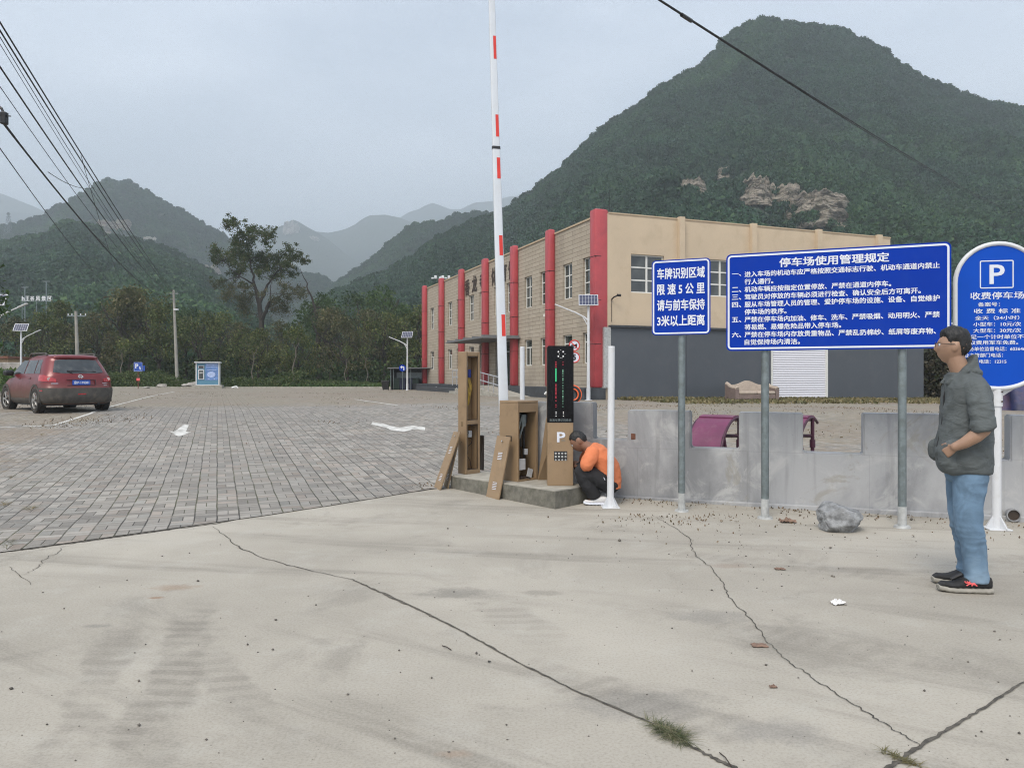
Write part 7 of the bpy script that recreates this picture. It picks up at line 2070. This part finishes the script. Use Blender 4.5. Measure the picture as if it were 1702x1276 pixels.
    def ws(u, v):
        z = 1.0 + .50 * v; return Vector((itp(z, XF) + .012 - .25 * abs(u - .5) ** 2, (u - .5) * 1.7 * itp(z, HW) * .95, z))
    mb.grid(ws, 14, 8); mb.build('windscreen', M['carglass'], r, 60)
    for s in (1, -1): mb = MB(); mb.cbox(4.02, 4.26, s * .60 - .12, s * .60 + .05, .70, .82, .04); mb.build('headlight', M['lenswhite'], r, 60)
make_car()
# ------------------------------------------------------------------ people
def rings_mb(rs, n=28, ex=2.4):
    """closed loft; each ring = (centre, u-axis vector, v-axis vector)"""
    mb = MB(); vs = []; fs = []
    for c, u, v in rs:
        for k in range(n):
            a = 2 * math.pi * k / n; ca, sa = math.cos(a), math.sin(a)
            vs.append(c + u * (abs(ca) ** (2 / ex) * (1 if ca >= 0 else -1)) + v * (abs(sa) ** (2 / ex) * (1 if sa >= 0 else -1)))
    m = len(rs)
    for i in range(m - 1):
        for k in range(n): fs.append((i * n + k, i * n + (k + 1) % n, (i + 1) * n + (k + 1) % n, (i + 1) * n + k))
    fs += [tuple(reversed(range(n))), tuple(range((m - 1) * n, m * n))]
    return mb.add(vs, fs)

def capsule(pts, rs, n=16):
    """tube with rounded ends"""
    pts = [Vector(p) for p in pts]
    d0 = (pts[0] - pts[1]).normalized(); d1 = (pts[-1] - pts[-2]).normalized()
    P = [pts[0] + d0 * rs[0] * .98, pts[0] + d0 * rs[0] * .75, pts[0] + d0 * rs[0] * .4] + pts + [pts[-1] + d1 * rs[-1] * .4, pts[-1] + d1 * rs[-1] * .75, pts[-1] + d1 * rs[-1] * .98]
    R = [rs[0] * .15, rs[0] * .66, rs[0] * .92] + list(rs) + [rs[-1] * .92, rs[-1] * .66, rs[-1] * .15]
    return MB().tube(P, R, n)

def fuse(name, mbs, m, parent, voxel=.006, it=6, fn=None):
    """one continuous surface from overlapping closed shapes"""
    bm = bmesh.new()
    for mb in mbs:
        me = mb.mesh('t'); b2 = bmesh.new(); b2.from_mesh(me); bmesh.ops.recalc_face_normals(b2, faces=b2.faces[:]); b2.to_mesh(me); b2.free()
        bm.from_mesh(me); bpy.data.meshes.remove(me)
    me = bpy.data.meshes.new('t'); bm.to_mesh(me); bm.free()
    o = bpy.data.objects.new('t', me); COL.objects.link(o)
    md = o.modifiers.new('r', 'REMESH'); md.mode = 'VOXEL'; md.voxel_size = voxel; md.use_smooth_shade = True
    if it: ms = o.modifiers.new('s', 'SMOOTH'); ms.factor = .5; ms.iterations = it
    dg = bpy.context.evaluated_depsgraph_get()
    out = bpy.data.meshes.new_from_object(o.evaluated_get(dg))
    bpy.data.objects.remove(o); bpy.data.meshes.remove(me)
    if fn is not None:
        nrm = [v.normal.copy() for v in out.vertices]
        for v, nn in zip(out.vertices, nrm): v.co = v.co + nn * fn(v.co)
    for p in out.polygons: p.use_smooth = True
    out.name = name
    return from_mesh(name, out, m, parent)

def skull(sub=5):
    """head surface, facing -X, centre of the head at the origin, about 0.235 m tall"""
    bm = bmesh.new(); bmesh.ops.create_icosphere(bm, subdivisions=sub, radius=1)
    def g(d, s): return math.exp(-(d / s) ** 2)
    for v in bm.verts:
        x, y, z = v.co
        px, py, pz = x * .100, y * .077, z * .120
        if pz < 0:
            t = -pz / .12
            py *= 1 - .30 * t ** 1.4
            if x > 0: px *= 1 - .55 * t ** 1.2
            else: px *= 1 + .02 * t
        if pz > .02 and x < 0: px *= 1 - .10 * (pz / .12)
        f = clamp(-x * 1.6)
        if x < 0:
            o = 0
            o += .019 * g(py, .012) * g(pz + .022, .016) + .012 * g(py, .009) * g(pz - .002, .018)
            o += .005 * g(abs(py) - .028, .018) * g(pz - .030, .010)
            o -= .010 * g(abs(py) - .031, .015) * g(pz - .010, .013)
            o += .007 * g(py, .022) * g(pz + .060, .007) + .006 * g(py, .020) * g(pz + .073, .007) - .003 * g(py, .024) * g(pz + .0665, .003)
            o += .009 * g(py, .022) * g(pz + .104, .014)
            o += .004 * g(abs(py) - .048, .016) * g(pz + .018, .02)
            px -= o * f
        v.co = Vector((px, py, pz))
    return bm
def head_mb(mx):
    bm = skull(); mb = MB(); bm.verts.index_update()
    mb.add([mx @ v.co for v in bm.verts], [[q.index for q in f.verts] for f in bm.faces]); bm.free()
    ears = []
    for s in (1, -1):
        e = bmesh.new(); bmesh.ops.create_icosphere(e, subdivisions=3, radius=1)
        for v in e.verts:
            c = v.co; hole = .35 * math.exp(-((c.x + .15) ** 2 + c.z ** 2) / .2)
            v.co = Vector((c.x * .019 + .012 + .006 * c.z, s * (.073 + (c.y * .010 if c.y * s < 0 else c.y * s * (.012 - .014 * hole) * s)) if False else s * (.074 + c.y * s * .011), c.z * .032 - .004))
        e.verts.index_update(); q = MB(); q.add([mx @ v.co for v in e.verts], [[k.index for k in f.verts] for f in e.faces]); e.free(); ears.append(q)
    return [mb] + ears
def hair_part(parent, mx, length=.020, seed=1, side=.007):
    bm = skull(5); kill = []
    for v in bm.verts:
        x, y, z = v.co
        if x < -.045: line = .055 + .008 * (abs(y) / .07)
        elif x < -.012: line = .055 - (x + .045) / .033 * .058
        elif x < .032: line = .026
        else: line = .026 - min(1, (x - .032) / .020) * .100
        line += length * .35 * mnoise.noise(v.co * 55); mk = clamp((z - line) / .022)
        v.co = v.co + v.normal * (-.004 + (side + (length - side) * clamp((z - .02) / .07)) * mk + length * .22 * mk * mnoise.noise(v.co * 60 + Vector((seed, 0, 0))) + length * .14 * mk * mnoise.noise(v.co * 150))
        if z < line - .012: kill.append(v)
    bmesh.ops.delete(bm, geom=kill, context='VERTS')
    for v in bm.verts: v.co = mx @ v.co
    for f in bm.faces: f.smooth = True
    me = bpy.data.meshes.new('hair'); bm.to_mesh(me); bm.free()
    return from_mesh('hair', me, M['hair'], parent)
def hand_mbs(w, d, up, side, curl=.5, sc=1.0):
    """palm, five bent fingers; w wrist, d pointing direction, up = back of the hand, side = towards the thumb"""
    d, up = Vector(d).normalized(), Vector(up); up = (up - d * up.dot(d)).normalized(); s = d.cross(up); s = s if s.dot(Vector(side)) > 0 else -s
    w = Vector(w); out = [rings_mb([(w - d * .01, s * .024 * sc, up * .018 * sc), (w + d * .03 * sc, s * .036 * sc, up * .016 * sc), (w + d * .07 * sc, s * .041 * sc, up * .014 * sc), (w + d * .095 * sc, s * .040 * sc, up * .012 * sc)], 16)]
    for k, (o, L) in enumerate(((.030, .072), (.010, .080), (-.011, .074), (-.030, .058))):
        p = w + d * .088 * sc + s * o * sc; P = [p]; a = 0
        for seg in (.45, .31, .24):
            a += curl * (.55 + .1 * k); P.append(P[-1] + (d * math.cos(a) - up * math.sin(a)) * L * seg * sc)
        out.append(capsule(P, [.0092 * sc, .0086 * sc, .008 * sc, .0068 * sc], 10))
    p = w + d * .025 * sc + s * .030 * sc; a = (d * .6 + s * .75 - up * .2).normalized()
    out.append(capsule([p, p + a * .035 * sc, p + a * .05 * sc + d * .025 * sc - up * .008], [.013 * sc, .011 * sc, .009 * sc], 10))
    return out
def shoe(parent, x_toe, x_heel, y, z0, wid, hgt, upm, solem, sole_h=.032, label=None):
    L = x_heel - x_toe; rs = []; so = []
    for i in range(13):
        t = i / 12; x = x_toe + L * (.012 + .976 * t)
        w_ = wid * (.42 + .58 * math.sin(min(1, t * 2.3 + .12) * math.pi / 2)) * (1 - .16 * smooth(.45, .75, t)) * (1 - .45 * smooth(.9, 1.03, t))
        h_ = sole_h + (hgt - sole_h) * (.30 + .16 * t * 2 if t < .3 else .396 + .604 * smooth(.28, .68, t)) * (1 - .22 * smooth(.88, 1.02, t))
        if t == 0: h_ *= .62
        lift = .012 * (1 - smooth(0, .22, t))
        zc = (sole_h * .7 + h_) / 2 + lift; rs.append((Vector((x, y, z0 + zc)), Vector((0, w_, 0)), Vector((0, 0, (h_ - sole_h * .7) / 2))))
        so.append((Vector((x - (.004 if t < .1 else -.006 if t > .9 else 0), y, z0 + sole_h * .5 + lift * .8)), Vector((0, w_ + .006, 0)), Vector((0, 0, sole_h * .5))))
    a = fuse('shoe', [rings_mb(rs, 22, 2.3)], upm, parent, .005, 4, lambda c: .0015 * mnoise.noise(c * 60))
    b = fuse('sole', [rings_mb(so, 22, 3)], solem, a, .0045, 2, lambda c: .0012 * math.sin(c.x * 160 + c.z * 60))
    return a
def eyes(parent, mx):
    for s in (1, -1):
        e = empty('eye', (0, 0, 0)); e.parent = parent
        for nm, rr, off, m_ in (('eyeball', .0125, 0, M['signwhite']), ('iris', .0070, -.0068, M['dark'])):
            bm = bmesh.new(); bmesh.ops.create_icosphere(bm, subdivisions=3, radius=rr)
            for v in bm.verts: v.co = mx @ (v.co + Vector((-.0775 + off, s * .031, .010)))
            for f in bm.faces: f.smooth = True
            me = bpy.data.meshes.new(nm); bm.to_mesh(me); bm.free(); from_mesh(nm, me, m_, e)

def fold(c, sc, amp, seed=0):
    n = mnoise.noise(Vector((c.x * sc[0] + seed, c.y * sc[1], c.z * sc[2])) + Vector((mnoise.noise(c * 5), mnoise.noise(c * 4 + Vector((3, 0, 0))), 0)) * .8)
    return amp * (1 - 2.2 * abs(n))

def standing_man():
    O = Vector((3.025, 5.14, 0))
    r = empty('person', O, RAD(-9), 'standing man in a grey jacket and blue jeans, hand in pocket, looking left', 'person')
    V = Vector
    hm = Matrix.Translation((-.030, 0, 1.632)) @ Matrix.Rotation(RAD(-20), 4, 'Z') @ Matrix.Rotation(RAD(3), 4, 'Y')
    sk = head_mb(hm)
    sk.append(capsule([(.035, 0, 1.38), (.012, 0, 1.47), (-.02, 0, 1.56)], [.070, .060, .058], 18))
    sk.append(rings_mb([(V((.045, 0, .84)), V((.085, 0, 0)), V((0, .13, 0))), (V((.05, 0, 1.05)), V((.09, 0, 0)), V((0, .14, 0))), (V((.05, 0, 1.25)), V((.09, 0, 0)), V((0, .15, 0))), (V((.045, 0, 1.38)), V((.07, 0, 0)), V((0, .13, 0))), (V((.04, 0, 1.42)), V((.05, 0, 0)), V((0, .07, 0)))], 24))
    for s in (-1, 1):
        sk.append(capsule([(.05, s * .16, 1.35), (.050, s * .215, 1.20), (.055, s * .235, 1.085)], [.052, .046, .042]))
        wr = (-.100, -.205, .970) if s < 0 else (-.035, .125, .975)
        sk.append(capsule([(.055, s * .245, 1.085), (.01, s * .240, 1.045), ((wr[0] + .01) * .6, (wr[1] + s * .24) / 2, .995), wr], [.043, .045, .036, .029]))
        sk += hand_mbs(wr, (-.50, -s * .62, -.60) if s < 0 else (-.1, -.7, -.7), (-.3, s * .9, .3), (-.5, 0, .8), .85, .85)
        q = .0 if s < 0 else .035
        sk.append(capsule([(.05, s * .09, .86), (.03 + q, s * .095, .62), (.035 + q, s * .098, .44), (.06 + q, s * .10, .28), (.07 + q, s * .10, .10)], [.070, .060, .050, .045, .040]))
        sk.append(capsule([(.09 + q, s * .10, .055), (0 + q, s * .105, .042)], [.03, .022], 12))
    fuse('body', sk, M['skin'], r, .0055, 3)
    eyes(r, hm); hair_part(r, hm, .027, 3, .008)
    # glasses
    mb = MB()
    for s in (1, -1):
        P = []
        for k in range(19):
            a = 2 * math.pi * k / 18; P.append(hm @ V((-.108, s * .034 + .025 * math.cos(a) * (1 if abs(math.cos(a)) < .9 else 1), .010 + .017 * math.sin(a))))
        mb.tube(P, .0016, 6)
        mb.tube([hm @ V(p) for p in ((-.107, s * .058, .018), (-.060, s * .080, .016), (.005, s * .082, .014), (.022, s * .080, .002))], .0022, 6)
    mb.tube([hm @ V(p) for p in ((-.109, .010, .014), (-.112, 0, .016), (-.109, -.010, .014))], .002, 6)
    mb.build('glasses', M['dark'], r, 60)
    # jeans
    jn = [rings_mb([(V((.050, 0, .90)), V((.105, 0, 0)), V((0, .150, 0))), (V((.052, 0, .82)), V((.116, 0, 0)), V((0, .158, 0))), (V((.052, 0, .755)), V((.112, 0, 0)), V((0, .155, 0))), (V((.045, 0, .72)), V((.085, 0, 0)), V((0, .12, 0)))], 28)]
    for s in (-1, 1):
        q = 0 if s < 0 else .035
        jn.append(rings_mb([(V((.048 + q * .4, s * .078, .80)), V((.102, 0, 0)), V((0, .082, 0))), (V((.038 + q * .6, s * .085, .68)), V((.094, 0, 0)), V((0, .083, 0))), (V((.026 + q, s * .092, .56)), V((.084, 0, 0)), V((0, .077, 0))),
                            (V((.026 + q, s * .096, .46)), V((.078, 0, 0)), V((0, .071, 0))), (V((.034 + q, s * .098, .40)), V((.077, 0, 0)), V((0, .069, 0))), (V((.052 + q, s * .101, .33)), V((.070, 0, 0)), V((0, .065, 0))),
                            (V((.062 + q, s * .104, .22)), V((.066, 0, 0)), V((0, .061, 0))), (V((.068 + q, s * .105, .12)), V((.064, 0, 0)), V((0, .058, 0))), (V((.070 + q, s * .105, .072)), V((.068, 0, 0)), V((0, .061, 0)))], 26, 2.2))
    def jf(c):
        k = math.exp(-((c.z - .37) / .10) ** 2) + .9 * math.exp(-((c.z - .11) / .06) ** 2) + .6 * math.exp(-((c.z - .72) / .07) ** 2)
        return fold(c, (6, 6, 16), .009 * k, 2) + fold(c, (9, 9, 4), .006, 7)
    fuse('jeans', jn, M['denim'], r, .0058, 4, jf)
    # jacket
    R_ = []
    for z, xf, xb, hy in ((.785, -.095, .182, .172), (.80, -.110, .188, .180), (.86, -.122, .190, .178), (.925, -.136, .192, .178), (1.01, -.122, .192, .176), (1.10, -.102, .194, .178), (1.20, -.094, .193, .180), (1.29, -.088, .187, .190), (1.36, -.078, .165, .188), (1.41, -.064, .135, .150), (1.45, -.052, .105, .095)):
        R_.append((V(((xf + xb) / 2, 0, z)), V(((xb - xf) / 2, 0, 0)), V((0, hy, 0))))
    jk = [rings_mb(R_, 34, 2.35)]
    for s in (-1, 1):
        jk.append(capsule([(.045, s * .150, 1.345), (.048, s * .208, 1.255), (.050, s * .240, 1.165), (.052, s * .250, 1.125)], [.072, .066, .061, .056], 20))
        jk.append(rings_mb([(V((.050, s * .245, 1.150)), V((.062, 0, .018)), V((0, .060, 0))), (V((.052, s * .250, 1.118)), V((.065, 0, .018)), V((0, .062, 0))), (V((.054, s * .253, 1.092)), V((.062, 0, .018)), V((0, .058, 0)))], 22))
        # pocket pouch round the hand
        jk.append(capsule([(-.095, -.150, .968), (-.112, -.118, .925), (-.108, -.108, .87), (-.07, -.11, .82)], [.042, .052, .050, .040], 16) if s < 0 else capsule([(-.085, .13, .95), (-.09, .13, .89)], [.05, .05], 12))
    # standing collar and the folded hood behind it
    jk.append(rings_mb([(V((.03, 0, 1.42)), V((.090, 0, .045)), V((0, .092, 0))), (V((.028, 0, 1.462)), V((.084, 0, .068)), V((0, .084, 0))), (V((.026, 0, 1.495)), V((.080, 0, .080)), V((0, .079, 0)))], 26))
    jk.append(capsule([(.070, -.085, 1.462), (.108, -.04, 1.452), (.116, 0, 1.448), (.108, .04, 1.452), (.070, .085, 1.462)], [.014, .021, .023, .021, .014], 14))
    for s in (-1, 1): jk.append(capsule([(.02, s * .095, 1.465), (-.05, s * .070, 1.425), (-.085, s * .045, 1.385)], [.011, .011, .007], 12))
    def jkf(c):
        slv = math.exp(-((abs(c.y) - .25) / .06) ** 2) * math.exp(-((c.z - 1.17) / .10) ** 2)
        low = smooth(1.05, .85, c.z)
        return fold(c, (7, 7, 15), .009 * slv, 4) + fold(c, (5.5, 5.5, 7), .0075, 1) + fold(c, (13, 13, 11), .0045, 5) + fold(c, (8, 8, 3), .004 * low, 3)
    j = fuse('jacket', jk, M['jacket'], r, .0065, 3, jkf)
    mb = MB(); mb.tube([(-.060, -.006, 1.42), (-.090, -.006, 1.30), (-.097, -.006, 1.18), (-.108, -.006, 1.08), (-.134, -.006, .96), (-.128, -.006, .87), (-.104, -.006, .79)], .006, 6); mb.build('zip', M['dark'], j)
    sh = shoe(r, -.168, .165, -.105, 0, .052, .118, M['shoeblack'], M['sole'], .036)
    mb = MB()
    for x in (-.012, .030):      # two facing arcs of the side mark
        sg = 1 if x < 0 else -1
        mb.tube([(x + .017 * sg * 0 - .012, -.163, .084 if sg > 0 else .056), (x - .004, -.1625, .074 if sg > 0 else .066), (x + .012, -.1620, .074 if sg > 0 else .066), (x + .022, -.1605, .084 if sg > 0 else .056)], .0042, 6)
    mb.tube([(-.012, -.162, .056), (.002, -.1615, .066), (.030, -.161, .072), (.048, -.159, .082)], .004, 6).tube([(-.010, -.162, .084), (.005, -.162, .074), (.030, -.161, .068), (.048, -.159, .058)], .004, 6)
    mb.build('side_mark', M['pink'], sh)
    mb = MB(); mb.tube([(-.085, -.105, .082), (-.055, -.105, .100), (-.02, -.105, .118)], [.012, .014, .016], 8); mb.build('laces', M['dark'], sh)
    s2 = shoe(r, -.125, .205, .105, 0, .052, .118, M['shoeblack'], M['sole'], .036)
    mb = MB(); mb.cbox(.186, .206, .078, .130, .058, .118, .006); mb.build('heel_tab', M['pink'], s2)
    mb = MB(); mb.cbox(.150, .160, -.125, -.085, .06, .085, .004); mb.build('heel_tab', M['pink'], sh)

def crouching_man():
    O = Vector((.935, 8.53, 0)); O.z = zg(O.x, O.y)
    r = empty('person', O, RAD(-4), 'crouching man in an orange shirt and black trousers working beside the display terminal', 'person')
    V = Vector
    hm = Matrix.Translation((-.182, .01, .690)) @ Matrix.Rotation(RAD(-6), 4, 'Z') @ Matrix.Rotation(RAD(-40), 4, 'Y')
    sk = head_mb(hm)
    sk.append(capsule([(-.03, 0, .60), (-.10, 0, .635), (-.155, 0, .665)], [.070, .060, .056], 18))
    ax = lambda a, b: (V(b) - V(a)).normalized()
    def spine(rs, ex=2.3):
        out = []
        for i, (x, z, d, hy) in enumerate(rs):
            a = rs[max(0, i - 1)]; b = rs[min(len(rs) - 1, i + 1)]; t = V((b[0] - a[0], 0, b[1] - a[1])).normalized(); n = V((t.z, 0, -t.x))
            out.append((V((x, 0, z)), n * d, V((0, hy, 0))))
        return rings_mb(out, 28, ex)
    sk.append(spine([(-.02, .575, .085, .16), (.06, .50, .10, .15), (.14, .38, .095, .14), (.17, .25, .09, .14), (.165, .17, .06, .10)]))
    for s in (-1, 1):
        sk.append(capsule([(-.045, s * .165, .575), (-.095, s * .20, .47), (-.115, s * .205, .415)], [.05, .045, .042]))
        wr = (-.185, .05, .395) if s < 0 else (-.225, .135, .43)
        sk.append(capsule([(-.115, s * .205, .415), (-.135, s * .13 + .01, .41), wr], [.043, .040, .028]))
        sk += hand_mbs(wr, (-.35, .9, .1) if s < 0 else (-.8, .5, .1), (0, .1, .95), (-.9, -.2, .1), .55)
        sk.append(capsule([(.14, s * .10, .23), (-.03, s * .13, .32), (-.165, s * .135, .385)], [.08, .07, .055]))
        sk.append(capsule([(-.165, s * .135, .385), (-.11, s * .135, .25), (-.03, s * .13, .11)], [.055, .05, .04]))
        sk.append(capsule([(-.03, s * .13, .055), (-.075, s * .132, .038)], [.028, .02], 12))
    fuse('body', sk, M['skin2'], r, .0055, 3)
    eyes(r, hm); hair_part(r, hm, .014, 9, .006)
    # trousers
    tr = [spine([(.13, .33, .10, .165), (.165, .25, .118, .175), (.165, .18, .105, .165), (.15, .13, .06, .12)])]
    for s in (-1, 1):
        tr.append(capsule([(.15, s * .095, .225), (.06, s * .12, .275), (-.06, s * .135, .335), (-.158, s * .138, .375)], [.105, .100, .092, .074], 20))
        tr.append(capsule([(-.158, s * .138, .372), (-.125, s * .138, .29), (-.075, s * .135, .20), (-.02, s * .132, .115)], [.074, .082, .078, .070], 20))
    fuse('trousers', tr, M['blackcloth'], r, .006, 4, lambda c: fold(c, (11, 8, 11), .007, 2))
    # shirt
    st = [spine([(-.075, .625, .060, .105), (-.045, .598, .095, .165), (.01, .555, .120, .192), (.08, .480, .135, .192), (.14, .385, .135, .185), (.168, .29, .125, .178), (.178, .215, .112, .170), (.18, .175, .104, .165)])]
    for s in (-1, 1):
        st.append(capsule([(-.035, s * .150, .570), (-.070, s * .195, .51), (-.098, s * .21, .455)], [.082, .080, .076], 20))
    fuse('orange_shirt', st, M['orange'], r, .006, 4, lambda c: fold(c, (8, 6, 8), .0055, 5) + fold(c, (16, 6, 16), .003 * smooth(.6, .4, c.z), 1))
    mb = MB(); mb.tube([(.085, -.222, .315), (.10, -.222, .285)], .004, 6); mb.build('white_drawstring', M['signwhite'], r)
    for s in (-1, 1):
        shoe(r, -.135, .135, s * .132, 0, .046, .095, M['shoewhite'], M['signwhite'], .028)
standing_man()
crouching_man()
# ------------------------------------------------------------------ air
def add_haze():
    mb = MB(); mb.box(-4200, 4200, -120, 6200, -1.5, 1150)
    t = bpy.data.materials.new('pale_air'); t.use_nodes = True; nt = t.node_tree; nt.nodes.clear()
    o = nt.nodes.new('ShaderNodeOutputMaterial'); v = nt.nodes.new('ShaderNodeVolumePrincipled')
    v.inputs['Color'].default_value = (0.86, 0.94, 1.0, 1); v.inputs['Density'].default_value = HAZE_DENSITY; v.inputs['Anisotropy'].default_value = 0.15
    nt.links.new(v.outputs[0], o.inputs['Volume'])
    h = mb.build('haze', t); h['kind'] = 'stuff'
HAZE_DENSITY = 0.00047
add_haze()
